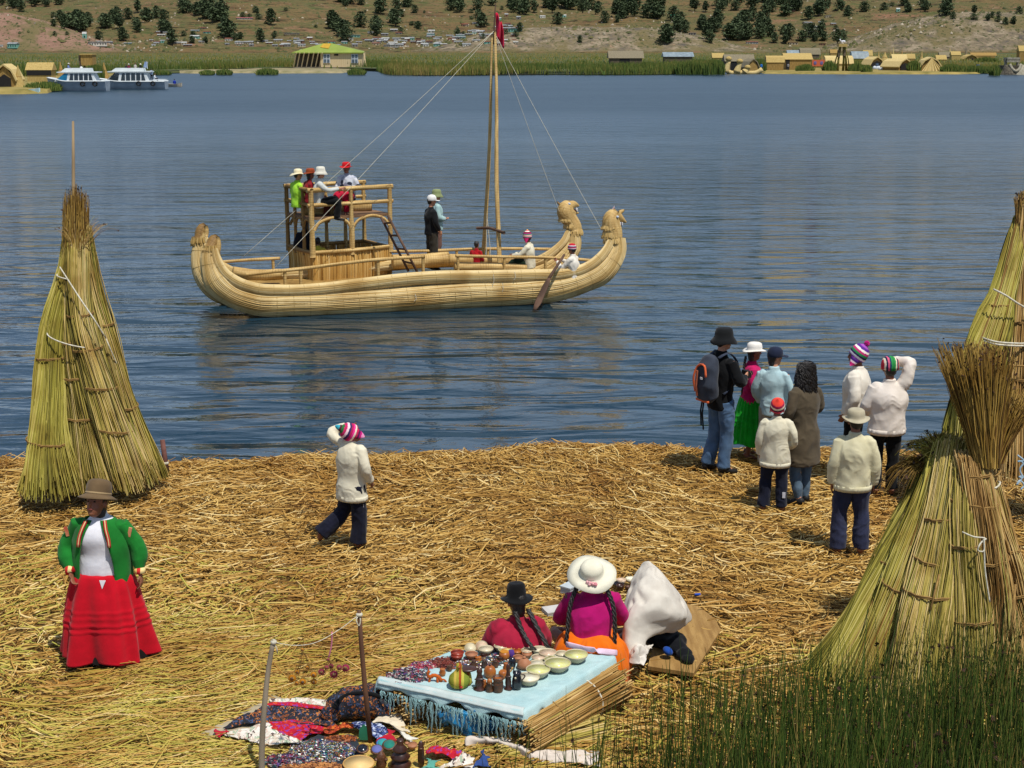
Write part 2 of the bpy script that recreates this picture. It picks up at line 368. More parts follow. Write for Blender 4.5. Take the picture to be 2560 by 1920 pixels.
REED = MS('reed_blades', [srgb('34491c'), srgb('465a22'), srgb('5c672c'), srgb('7a7238'), srgb('8a7646')], .8)
tag(link('tall_reeds', strands('reeds', *[np.concatenate(q) for q in zip(a_, b_)]), REED), 'tall green and brown reeds standing along the far shore', 'reeds', kind='stuff')
# pale mud bank left of the green-roofed house
def bank(name, pts, z, mat, label, cat):
    n = len(pts); c = np.mean(pts, axis=0)
    m_ = MB(); V = [(p[0], p[1], -.3) for p in pts]+[(p[0]+(c[0]-p[0])*.03, p[1]+(c[1]-p[1])*.03, z+.1*math.sin(i*2.3)) for i, p in enumerate(pts)]+[(c[0], c[1], z+.1)]
    m_.add(V, [(i, (i+1) % n, (i+1) % n+n, i+n) for i in range(n)]+[(i+n, (i+1) % n+n, 2*n) for i in range(n)])
    return tag(m_.build(name, mat), label, cat, kind='structure')
def gp(px, py, z=0): p = G(px, py, z); return (p[0], p[1])
MUD = M('mud_bank', srgb('9c8f6e'), srgb('6f6c48'), .4, .95); TURF = M('island_turf', srgb('a08c50'), srgb('6a6430'), .3, .95, 1, 3)
bank('mud_bank', [gp(355, 181), gp(480, 184), gp(600, 183), gp(700, 184), gp(860, 183), gp(900, 176), gp(900, 168), gp(700, 165), gp(520, 163.5), gp(400, 163), gp(340, 166)], .55, MUD, 'pale mud bank in front of the marsh', 'bank')
bank('left_island', [gp(-260, 238), gp(60, 236), gp(120, 234), gp(150, 222), gp(215, 212), gp(262, 203), gp(300, 196), gp(290, 178), gp(120, 168), gp(-260, 166)], .5, TURF, 'reed island on the left edge', 'island')
bank('village_island', [gp(1905, 184.6), gp(2000, 185.5), gp(2120, 186), gp(2250, 186), gp(2400, 186), gp(2478, 184), gp(2484, 178), gp(2440, 172), gp(2300, 165), gp(2100, 160), gp(1900, 164), gp(1880, 175)], .42, TURF, 'low reed island carrying the hut village', 'island')
bank('back_island', [gp(2350, 160), gp(2480, 161.5), gp(2500, 162), gp(2500, 154), gp(2350, 152)], .4, TURF, 'reed islet behind the inlet', 'island')

# ============================================================ HILLS
def hz(x, y):
    x = np.asarray(x, float); y = np.asarray(y, float)
    d = np.clip(y-1790-30*np.sin(x*.004+1), 0, None)
    d = np.where(d > 950, 950+(d-950)*.12, d)
    main = .5+d*.115+.00003*d**2+np.clip(d/60, 0, 1)*(7*vnoise(x, y, .008, 41)+3.2*vnoise(x, y, .024, 42)+1.1*vnoise(x, y, .07, 43))
    main = main+35*np.exp(-((x-780)/300)**2)*np.clip(d/700, 0, 2)+20*np.exp(-((x+380)/200)**2)*np.clip(d/500, 0, 1.5)
    def bump(cx, cy, rx, ry, h, p=2): return h*np.exp(-np.abs((x-cx)/rx)**p-np.abs((y-cy)/ry)**2)
    ft = bump(-690, 1830, 165, 110, 50, 3)+bump(95, 1830, 175, 95, 31, 4)+bump(600, 1850, 165, 130, 50, 3)+bump(1150, 2050, 200, 200, 70)
    ft = ft*np.clip((y-1730)/45, 0, 1)**.7
    rough = 1.6*vnoise(x, y, .05, 51)+.9*vnoise(x, y, .13, 52)
    return np.maximum(main, .5+ft+np.clip(ft/10, 0, 1)*rough), np.clip((ft-main+4)/8, 0, 1)*(ft > 2)
xs = np.linspace(-1600, 1600, 560); ys = np.r_[np.linspace(1650, 2750, 340), np.linspace(2760, 5200, 70)]
X, Y = np.meshgrid(xs, ys); Z, FT = hz(X, Y)
# terraces: real little steps in the main slope
ter = np.where(FT < .3, .55*np.sin(Z*1.9+1.5*vnoise(X, Y, .01, 61)), 0)
n = 560; i, j = np.meshgrid(np.arange(n-1), np.arange(len(ys)-1)); b0 = (j*n+i).ravel()
hme = mesh_np('hills', np.stack([X, Y, Z+ter+.1], -1), np.stack([b0, b0+1, b0+n+1, b0+n], -1), {'foot': FT, 'pink': np.clip((-X-330)/160, 0, 1)})
def hill_mat():
    m, nt, b = newmat('dry_hillside'); b.inputs['Roughness'].default_value = .95; b.inputs['Specular IOR Level'].default_value = .1
    g = N(nt, 'ShaderNodeNewGeometry')
    def nz(sc, st=(1, 1, 1), det=6, dist=0):
        mp = N(nt, 'ShaderNodeMapping'); mp.inputs['Scale'].default_value = st; nt.links.new(g.outputs['Position'], mp.inputs[0])
        q = N(nt, 'ShaderNodeTexNoise'); q.inputs['Scale'].default_value = sc; q.inputs['Detail'].default_value = det; q.inputs['Distortion'].default_value = dist; q.inputs['Roughness'].default_value = .65
        nt.links.new(mp.outputs[0], q.inputs['Vector']); return q.outputs[0]
    def mix(f, a, c):
        x = N(nt, 'ShaderNodeMix', data_type='RGBA'); nt.links.new(f, x.inputs[0])
        for s_, v in ((6, a), (7, c)):
            if hasattr(v, 'links'): nt.links.new(v, x.inputs[s_])
            else: x.inputs[s_].default_value = (*v, 1)
        return x.outputs[2]
    def rng_(v, lo, hi):
        r_ = N(nt, 'ShaderNodeMapRange'); nt.links.new(v, r_.inputs[0]); r_.inputs[1].default_value = lo; r_.inputs[2].default_value = hi; return r_.outputs[0]
    base = ramp(nt, [(.3, srgb('5a4432')), (.45, srgb('6e5c3e')), (.55, srgb('5c5838')), (.68, srgb('80604a'))]); nt.links.new(nz(.012, (1, 1, 4), 7, .5), base.inputs[0])
    c = base.outputs[0]
    c = mix(rng_(nz(.028, (1, 1.2, 3)), .56, .64), c, srgb('4f5632'))
    c = mix(rng_(nz(.05, (.5, .8, 9), 5), .57, .62), c, srgb('352f20'))      # dark hedges and walls along the contours
    rock = ramp(nt, [(.35, srgb('55504a')), (.5, srgb('786c58')), (.62, srgb('948672')), (.72, srgb('6b6048'))]); nt.links.new(nz(.06, (1, 1, 2.5), 8, .6), rock.inputs[0])
    pk = ramp(nt, [(.35, srgb('7c6052')), (.55, srgb('8e7060')), (.7, srgb('6e6248'))]); nt.links.new(nz(.035, (1, 1, 2.5), 8, .6), pk.inputs[0])
    ap = N(nt, 'ShaderNodeAttribute', attribute_name='pink'); af = N(nt, 'ShaderNodeAttribute', attribute_name='foot')
    ft = mix(ap.outputs['Fac'], rock.outputs[0], pk.outputs[0]); ft = mix(rng_(nz(.02, det=4), .46, .58), ft, srgb('6c6244'))
    c = mix(af.outputs['Fac'], c, ft)
    c = mix(rng_(nz(.22, (1, 1, 1.5), 4), .56, .62), c, srgb('4a4e32'))     # scrub
    c = mix(rng_(nz(.1, (1, 1, 2), 3, .5), .66, .70), c, srgb('917862'))
    nt.links.new(c, b.inputs['Base Color'])
    bp = N(nt, 'ShaderNodeBump'); bp.inputs['Strength'].default_value = 1; bp.inputs['Distance'].default_value = 2.5; nt.links.new(nz(.12, (1, 1, 2), 6), bp.inputs['Height']); nt.links.new(bp.outputs[0], b.inputs['Normal'])
    return m
tag(link('hills', hme, hill_mat(), smooth=True), 'terraced dry hillside with rocky foothills', 'hills', kind='structure')
def hill_hit(px, py):
    d = ray(px, py); o = np.array([0, 0, H]); ts = np.arange(1650, 4200, 6.0)
    Pp = o+d[None, :]*ts[:, None]; z, _ = hz(Pp[:, 0], Pp[:, 1]); k = np.nonzero(Pp[:, 2] < z)[0]
    if len(k) == 0: return None
    return Pp[k[0]], ts[k[0]]
# low scrub and boulders over the slopes
def scatter(name, n, seed, s0, s1, mat, thr, label, cat):
    r = np.random.default_rng(seed); x = r.uniform(-1000, 1000, n); y = 1760+r.exponential(330, n); z, ft = hz(x, y)
    k = (vnoise(x, y, .018, seed)+.5*r.normal(0, 1, n) > thr) & (z > 1.5) & (y < 2900); x, y, z = x[k], y[k], z[k]; n = len(x); s = r.uniform(s0, s1, n)*r.uniform(.5, 1.4, n)
    oc = np.array([(1, 0, 0), (0, 1, 0), (-1, 0, 0), (0, -1, 0), (0, 0, 1.0), (.5, .5, .7), (-.5, -.5, .6)]); V = np.stack([x, y, z-.2], -1)[:, None, :]+oc[None]*s[:, None, None]*r.uniform(.6, 1.4, (n, 7, 1))
    Fq = np.array([(0, 1, 5), (1, 2, 4), (2, 3, 6), (3, 0, 4), (0, 5, 4), (1, 4, 5), (2, 6, 4), (3, 4, 6)])[None]+(np.arange(n)*7)[:, None, None]
    tag(link(name, mesh_np(name, V, Fq.reshape(-1, 3), {'rnd': np.repeat(r.random(n), 7)}), mat), label, cat, kind='stuff')
scatter('hill_scrub', 16000, 61, .8, 2.6, MS('scrub', [srgb('3c4228'), srgb('50522f'), srgb('66603c')], .9), .1, 'low dark scrub dotted over the dry hillside', 'scrub')
scatter('hill_rocks', 9000, 62, .6, 2.2, MS('rocks', [srgb('6a6256'), srgb('8c8270'), srgb('aaa08c')], .9), .5, 'pale boulders strewn over the slopes', 'rocks')
# ------------------------------------------------------------ trees on the hills
LEAF = MS('eucalyptus_leaf', [srgb('2e3a26'), srgb('3c4a30'), srgb('4c5a3c'), srgb('5c6a48')], .8); BARK = M('bark', srgb('6e6252'), srgb('4a4034'), 3, .9)
def tree_protos():
    out = []
    for k, (wid, sparse, base) in enumerate([(.26, 0, .18), (.34, .2, .12), (.20, .3, .25), (.42, .1, .08), (.3, .5, .22)]):
        r = np.random.default_rng(50+k); m_ = MB(); th = .85
        m_.sweep([(0, 0, -.05), (.01, 0, .3), (-.01, .01, .6), (.02, 0, th)], [.028, .02, .014, .005], n=6)
        lobes = []
        for i in range(15):
            z = base+(1-base)*(i+.5)/15; pr = math.sin(math.pi*min(1, (z-base)/(1-base)*.86+.12))**.7*wid; a = i*2.4+r.uniform(-.4, .4)
            c = (math.cos(a)*pr*.55*r.uniform(.4, 1.2), math.sin(a)*pr*.55*r.uniform(.4, 1.2), z); lobes.append((c, pr*r.uniform(.42, .7)+.03))
            if i % 2: m_.sweep([(0, 0, max(.1, z-.2)), (c[0]*.6, c[1]*.6, z-.06), c], [.01, .007, .003], n=4)
        V = []; Fq = []; rn = []
        for c, rad in lobes:
            shade = r.random()
            for q in range(int(70*(1-sparse*.5))):
                d = r.normal(0, 1, 3); d /= np.linalg.norm(d); p = np.array(c)+d*rad*np.array([1, 1, .8])*r.uniform(.55, 1.08)
                u = r.normal(0, 1, 3); u /= np.linalg.norm(u); v_ = np.cross(u, r.normal(0, 1, 3)); v_ /= np.linalg.norm(v_); s_ = r.uniform(.02, .045)
                o_ = len(V); V += [p-u*s_-v_*s_*.6, p+u*s_-v_*s_*.6, p+u*s_*.8+v_*s_*.7, p-u*s_*.7+v_*s_*.6]; Fq.append((o_, o_+1, o_+2, o_+3)); rn += [np.clip(shade*.6+r.uniform(0, .4), 0, 1)]*4
        out.append((mesh_np('crown', V, Fq, {'rnd': rn}), m_.mesh('trunk')))
        out[-1][0].materials.append(LEAF); out[-1][1].materials.append(BARK)
    return out
TREES = tree_protos()
TLAB = ['full dark eucalyptus', 'broad dark eucalyptus', 'slim tall eucalyptus', 'low round bushy tree', 'loose open eucalyptus']
TREG = [(215, 'over the pink rocky hill'), (400, 'above the two launches'), (640, 'left of the green roof'), (930, 'above the green-roofed building'), (1150, 'between green roof and mast'), (1290, 'around the mast top flag'), (1500, 'just right of the mast'), (1700, 'above the two dark huts'), (1900, 'above the cat-headed reed boat'), (2120, 'left of the lookout tower'), (2400, 'above the rocky outcrop'), (9999, 'at the far right of the slope')]
def tree(px, py, h, kind=None):
    hit = hill_hit(px, py)
    if hit is None: return
    p, t = hit; k = random.choice([0, 1, 0, 2, 4]) if kind is None else kind
    if h < 15 and kind is None: k = 3
    hh = h*t/F*1.18
    reg = [r_ for x_, r_ in TREG if px < x_][0]; lev = 'high up' if py < 30 else 'halfway up' if py < 75 else 'low down'
    e = empty('eucalyptus_tree', p-np.array([0, 0, .5]), random.uniform(0, 6.28), f'{TLAB[k]} {lev} {reg}', 'tree', 'trees on the far hillside', s=hh)
    e.scale = (hh*random.uniform(1.2, 1.9), hh*random.uniform(1.2, 1.9), hh)
    c = link('crown', TREES[k][0], None, e); t_ = link('trunk', TREES[k][1], None, e)
def cluster(x0, y0, x1, y1, n, h):
    for _ in range(max(2, int(n*.55))): tree(random.uniform(x0, x1), random.uniform(y0, y1), h*random.uniform(.85, 1.3))
for a in [(0, 12, 95, 37, 15, 26), (112, 10, 130, 20, 3, 20), (140, -2, 170, 18, 5, 24), (150, 60, 262, 84, 20, 30), (262, 60, 300, 76, 6, 28), (330, 66, 370, 86, 7, 24), (395, 80, 420, 92, 4, 24), (440, 12, 475, 40, 7, 30), (490, 35, 560, 60, 14, 34), (555, 80, 590, 100, 4, 34),
          (845, 0, 925, 20, 14, 22), (815, 66, 862, 80, 6, 32), (845, 88, 865, 106, 4, 34), (900, 70, 960, 90, 6, 32), (980, 60, 1005, 74, 4, 28), (1125, 8, 1285, 34, 18, 24), (1180, 60, 1215, 80, 4, 26), (1000, 5, 1030, 26, 4, 24), (1280, 14, 1480, 38, 36, 28), (1525, 15, 1665, 50, 30, 32), (1720, 20, 1800, 44, 9, 24),
          (1790, 2, 1925, 34, 22, 28), (1680, 55, 1760, 84, 16, 26), (1740, 66, 1850, 110, 24, 30), (1850, 40, 1930, 100, 24, 30), (1920, 10, 2020, 50, 22, 26), (2020, 30, 2060, 50, 8, 30), (2060, 20, 2125, 44, 10, 24), (1925, 80, 1975, 112, 10, 26), (1990, 90, 2060, 113, 12, 24), (2085, 100, 2110, 114, 5, 26),
          (2250, 10, 2335, 32, 11, 22), (2345, 25, 2380, 40, 5, 24), (590, 30, 640, 48, 6, 12), (100, 40, 640, 100, 14, 10), (640, 20, 1280, 85, 22, 8), (1000, 80, 1290, 108, 14, 12), (2380, 36, 2560, 70, 12, 14), (2000, 50, 2090, 80, 10, 12), (640, 30, 700, 50, 5, 14), (420, 95, 640, 112, 10, 16)]: cluster(*a)
for a in [(150, 56, 26), (135, 68, 18), (293, 50, 28), (320, 48, 24), (345, 33, 28), (367, 57, 32), (392, 48, 28), (410, 52, 24), (307, 103, 30), (247, 100, 20), (430, 112, 34), (678, 62, 34), (651, 106, 30), (687, 97, 17), (952, 36, 34), (992, 28, 30), (1037, 33, 18), (1003, 44, 18), (1045, 76, 20), (1145, 92, 16), (1495, 37, 28), (1511, 58, 26), (1543, 57, 18), (1666, 112, 44), (1668, 112, 38), (1395, 62, 26), (1300, 79, 20), (1450, 109, 18), (2160, 30, 22), (2210, 27, 18), (2229, 17, 10), (2365, 39, 30), (2435, 36, 20), (2480, 47, 16), (2513, 66, 20), (2533, 64, 20)]: tree(*a)
# ------------------------------------------------------------ houses of the town
HW = {'cream': M('plaster_cream', srgb('b5a890'), srgb('94866c'), .5), 'adobe': M('adobe', srgb('8a6650'), srgb('6e5240'), .5), 'white': M('whitewash', srgb('d5d3c8'), srgb('b5b0a0'), .5), 'turquoise': M('turquoise_wall', srgb('7fb5a4'), srgb('6a9a8c'), .5), 'grey': M('grey_wall', srgb('86807a'), srgb('6a645c'), .5)}
HR = {'tin': M('tin_roof', srgb('9ba2a4'), srgb('7c7a78'), .4, .5, metal=.2), 'pale tin': M('pale_roof', srgb('c2c4c0'), srgb('9a9a96'), .4, .5), 'rust': M('rust_roof', srgb('7a4a38'), srgb('5e3a2c'), .4), 'pink': M('pink_roof', srgb('b86a70'), srgb('9a5a5c'), .4), 'green': M('green_roof_small', srgb('2f8a6a'), srgb('2a6a54'), .4)}
DARKW = M('dark_opening', (.012, .012, .014), (.02, .018, .016), 5, .6)
def house(px, py, w, h, wall, roof, label=None, flat=False):
    hit = hill_hit(px, py)
    if hit is None or hit[0][2] < .5: p = G(px, max(py, 123.8), .3); t = 1720 if py < 124 else np.linalg.norm(p); p = DZ(px, py, 1722); 
    else: p, t = hit
    k = t/F; W, Hh = w*k, h*k; D_ = W*random.uniform(.5, .8)
    e = empty('small_house', (p[0], p[1], p[2]-.8), random.uniform(-.25, .25), label or f'small {wall} house with {roof} roof '+[r_ for x_, r_ in TREG if px < x_][0], 'house', 'houses of the lakeside town')
    MB().box((0, 0, Hh*.35+.4), (W, D_, Hh*.7+.8)).build('wall', HW[wall], e)
    m_ = MB()
    if flat: m_.box((0, -.1, Hh*.7+.95), (W*1.08, D_*1.1, .3))
    else:
        z0, z1 = Hh*.7+.8, Hh+.8; a, b = W*.54, D_*.56
        V = [(-a, -b, z0), (a, -b, z0), (a, b, z0), (-a, b, z0), (-a, 0, z1), (a, 0, z1)]; m_.add(V, [(0, 1, 5, 4), (2, 3, 4, 5), (0, 4, 3), (1, 2, 5), (0, 3, 2, 1)])
    m_.build('roof', HR[roof], e)
    nw = max(1, int(w/6))
    for i in range(nw):
        MB().box(((i+.5-nw/2)*W/nw, -D_/2-.02, Hh*.3+.8), (min(1.6, W/nw*.35), .12, Hh*.28)).build('window', DARKW, e)
for (x0, x1, y0, y1, n_) in [(215, 330, 106, 116, 5), (375, 640, 100, 117, 22), (640, 870, 100, 118, 22), (870, 1060, 98, 118, 32), (1060, 1290, 88, 117, 38), (1150, 1300, 62, 90, 18), (380, 520, 70, 98, 7), (1200, 1420, 40, 60, 5), (2010, 2090, 60, 90, 5), (1960, 2010, 20, 40, 3), (830, 1080, 78, 96, 7)]:
    for _ in range(n_): house(random.uniform(x0, x1), random.uniform(y0, y1), random.uniform(9, 21), random.uniform(5, 8.5), random.choice(['cream', 'adobe', 'adobe', 'white', 'grey', 'grey', 'turquoise']), random.choice(['tin', 'tin', 'pale tin', 'rust', 'tin']))
for a in [(34, 119, 24, 13, 'turquoise', 'tin', 'turquoise hut at the foot of the pink rocky hill'), (3, 119, 10, 7, 'white', 'tin', 'tiny white hut beside the pink hill at the left edge'), (212, 97, 10, 17, 'turquoise', 'pale tin', 'narrow turquoise house behind the slope of the pink hill'), (245, 114, 44, 13, 'white', 'tin', 'long white two-storey school-like house beside the marsh', True), (612, 48, 38, 4.5, 'white', 'pink', 'long low white and pink building high on the left hillside'), (488, 97, 22, 9, 'turquoise', 'pale tin', 'turquoise-white house among the trees above the town'), (886, 94, 28, 9, 'turquoise', 'pale tin', 'pale turquoise bungalow below the tall trees', True), (980, 117, 36, 7, 'white', 'tin', 'long bright white wall house at the marsh edge', True), (1046, 108, 12, 17, 'adobe', 'rust', 'tall brown brick house at the marsh edge', True), (1685, 45, 20, 9, 'turquoise', 'green', 'green-roofed house among the dark trees'), (1731, 88, 16, 8, 'grey', 'tin', 'square stone hut on top of the small crag', True), (2245, 29, 9, 9, 'turquoise', 'pale tin', 'tiny turquoise hut alone on the ridge line'), (1880, 110, 28, 7, 'white', 'rust', 'white and brick house below the wood', False), (1982, 112, 22, 8, 'cream', 'rust', 'orange-brown house between the shore trees', True), (2056, 114, 15, 7, 'adobe', 'rust', 'pinkish box house between the shore trees', True), (2070, 45, 14, 8, 'cream', 'tin', 'cream house with one yellow wall at the wood edge', True), (730, 86, 36, 4, 'cream', 'pale tin', 'long cream shed in the field above the green roof', True), (1288, 80, 34, 12, 'turquoise', 'tin', 'long turquoise-roofed hall right of the mast', True)]:
    house(*a[:6], label=a[6], flat=a[7] if len(a) > 7 else False)
# ============================================================ PEOPLE
SKIN_D = M('brown_skin', srgb('8e5c44'), srgb('784a36'), 8, .5, spec=.4); SKIN_L = M('light_skin', srgb('c08a6c'), srgb('a87458'), 8, .5, spec=.4)
HAIR = M('black_hair', (.012, .010, .009), (.02, .016, .014), 60, .45, .5, 150, spec=.5); EYE = M('eye_dark', (.01, .008, .008), None, 5, .2); LIP = M('lips', srgb('7a3a34'), None, 5, .5)
SHOE = M('dark_shoe', (.015, .014, .014), None, 6, .6)
CL = {}
def cloth(h, h2=None, rough=.9):
    k = (h, h2)
    if k not in CL: CL[k] = M('cloth_'+h, srgb(h), srgb(h2) if h2 else tuple(x*.8 for x in srgb(h)), 7, rough, .35, 10, bdist=.014, spec=.15, sheen=.1)
    return CL[k]
V3 = lambda *a: np.array(a, float)
def skel(**k):
    J = dict(pel=V3(0, 0, .93), wst=V3(0, 0, 1.08), chs=V3(0, 0, 1.28), nck=V3(0, -.01, 1.45), hed=V3(0, .02, 1.60))
    for s, n in ((1, 'R'), (-1, 'L')):
        J.update({'sh'+n: V3(.165*s, 0, 1.375), 'el'+n: V3(.225*s, -.03, 1.11), 'wr'+n: V3(.215*s, .05, .87), 'hip'+n: V3(.09*s, 0, .90), 'kn'+n: V3(.10*s, .02, .49), 'an'+n: V3(.105*s, -.02, .09), 'to'+n: V3(.03*s, .15, -.05)})
    for a, v in k.items(): J[a] = V3(*v)
    return J
def P3(a, b, c, n=8): return catmull([a, b, c], n)
def rad3(a, b, c, n=8): return np.interp(np.linspace(0, 1, n), [0, .5, 1], [a, b, c])
def headM(J, yaw, tilt, roll=0): return Matrix.Translation(Vector(J['hed'])) @ Matrix.Rotation(yaw, 4, 'Z') @ Matrix.Rotation(tilt, 4, 'X') @ Matrix.Rotation(roll, 4, 'Y')
def hand(mb, wr, d, s, grip=.5, big=1):
    """palm, four fingers and a thumb; d = direction from wrist, s = side sign"""
    d = d/np.linalg.norm(d); ref = V3(0, 1, 0) if abs(d[1]) < .8 else V3(0, 0, -1)
    a = ref-d*np.dot(ref, d); a /= np.linalg.norm(a)        # across the palm (thumb side)
    b = np.cross(d, a)*s*-1                                    # palm normal (inwards)
    mb.sweep([wr-d*.02, wr+d*.03, wr+d*.06, wr+d*.09], [.024, .032, .038, .034], [.02, .016, .016, .013], ref=a, n=8)
    for i, L in enumerate((.072, .08, .074, .058)):
        o = a*(.027-.018*i); p0 = wr+d*.082+o; g = grip*(1+.12*i)
        p1 = p0+d*L*.45*math.cos(g*.5)+b*L*.45*math.sin(g*.5); p2 = p1+d*L*.33*math.cos(g*1.3)+b*L*.33*math.sin(g*1.3); p3 = p2+d*L*.25*math.cos(g*2)+b*L*.25*math.sin(g*2)
        mb.sweep([p0, p1, p2, p3], [.0095, .009, .008, .0065], n=6)
    t0 = wr+d*.025+a*.026; t1 = t0+a*.022+d*.025+b*.01; t2 = t1+a*.008+d*.026+b*.012
    mb.sweep([t0, t1, t2], [.013, .011, .008], n=6)
def hat_mesh(kind, name='hat'):
    m = MB(); wv = lambda amp, k=2, ph=0: (lambda r, z, t: (r, z+amp*max(0, (r-.10))/.06*math.cos(k*t+ph)))
    if kind == 'bowler': m.lathe([(.09, .025), (.125, .018), (.152, .008), (.156, .013), (.13, .03), (.105, .045), (.1, .055), (.102, .075), (.1, .12), (.088, .155), (.06, .172), (.001, .178)], f=wv(.006), n=32, sy=1.08)
    if kind == 'bucket': m.lathe([(.095, .02), (.13, -.01), (.15, -.028), (.153, -.022), (.125, .02), (.106, .05), (.102, .09), (.092, .135), (.07, .15), (.001, .155)], f=wv(.01, 3), n=28, sy=1.05)
    if kind == 'sun': m.lathe([(.09, .03), (.15, .02), (.2, .012), (.203, .018), (.15, .032), (.108, .048), (.102, .06), (.1, .1), (.088, .14), (.05, .155), (.001, .157)], f=wv(.022, 2), n=32, sy=1.05)
    if kind == 'widesun': m.lathe([(.09, .03), (.15, .03), (.205, .022), (.208, .028), (.15, .04), (.11, .05), (.1, .062), (.098, .1), (.085, .13), (.05, .147), (.001, .15)], f=wv(.008, 3), n=40)
    if kind == 'felt': m.lathe([(.09, .03), (.13, .028), (.155, .035), (.157, .04), (.13, .036), (.105, .048), (.1, .06), (.101, .09), (.093, .135), (.07, .152), (.03, .148), (.001, .142)], f=wv(.016, 2), n=32, sy=1.12)
    if kind == 'tall': m.lathe([(.09, .025), (.125, .018), (.15, .02), (.153, .026), (.125, .03), (.1, .045), (.093, .06), (.088, .11), (.083, .155), (.07, .175), (.035, .178), (.001, .17)], f=wv(.014, 2), n=32, sy=1.08)
    if kind == 'cap':
        m.lathe([(.1, .02), (.104, .025), (.104, .06), (.098, .105), (.07, .14), (.03, .155), (.001, .157)], n=28, sy=1.06)
        pts = [(math.sin(a)*.095, .095*math.cos(a)+.0) for a in np.linspace(-1.15, 1.15, 11)]; out = [(math.sin(a)*.092, .1+.09*math.cos(a)) for a in np.linspace(1.3, -1.3, 11)]
        m.prism(pts+out, .006, lambda x, y, t: (x, y+.005, .03+t-.9*max(0, y-.1)**1.2*.35-6*x*x*(y > .1)*.3))
    if kind in ('chullo', 'chullo_point', 'knit'):
        tip = .2 if kind == 'chullo' else .25 if kind == 'chullo_point' else .165
        m.lathe([(.098, -.012), (.106, -.01), (.109, .03), (.106, .07), (.096, .11), (.074, .14), (.045, .158), (.022, tip-.02), (.008, tip), (.001, tip+.004)] if kind != 'knit' else [(.098, -.0), (.106, 0), (.109, .04), (.106, .08), (.092, .12), (.06, .15), (.001, .165)], n=28, sy=1.06)
        if kind != 'knit':
            for s in (-1, 1):
                V = []; Fs = []; rows = 6
                for j in range(rows+1):
                    hw = .62*(1-j/rows)**.7+.03
                    for i in range(5):
                        a = (0 if s > 0 else math.pi)+(-hw+2*hw*i/4)
                        for rr in (.098, .108): V.append((rr*math.cos(a)-.01*s*j/rows*0, rr*1.06*math.sin(a), -.005-.115*j/rows))
                for j in range(rows):
                    for i in range(4):
                        q = (j*5+i)*2; w_ = q+10; Fs += [(q+1, q+3, w_+3, w_+1), (q, w_, w_+2, q+2)]
                    q = j*10; Fs += [(q, q+1, q+11, q+10), (q+8, q+18, q+19, q+9)]
                q = rows*10; Fs += [(q, q+2, q+3, q+1), (q+2, q+4, q+5, q+3), (q+4, q+6, q+7, q+5), (q+6, q+8, q+9, q+7)]
                m.add(V, Fs)
    me = m.mesh(name); me.polygons.foreach_set('use_smooth', np.ones(len(me.polygons), dtype=bool)); return me
def braid(parent, pts, r=.022, mat=HAIR, n=46, tuft=.12):
    c = catmull(pts, n); m = MB()
    ph = np.arange(n)*.55
    for o in (0, 2.1, 4.2):
        q = c+np.stack([np.cos(ph+o)*r*.55, np.sin(ph+o)*r*.4, 0*ph], 1); m.sweep(q, r*.62*(1-.35*np.linspace(0, 1, n)), n=6)
    d = c[-1]-c[-4]; d /= np.linalg.norm(d)
    m.sweep([c[-1], c[-1]+d*tuft*.5, c[-1]+d*tuft], [r*.5, r*.85, r*.25], n=8)
    o = m.build('braid', mat, parent, True); return o
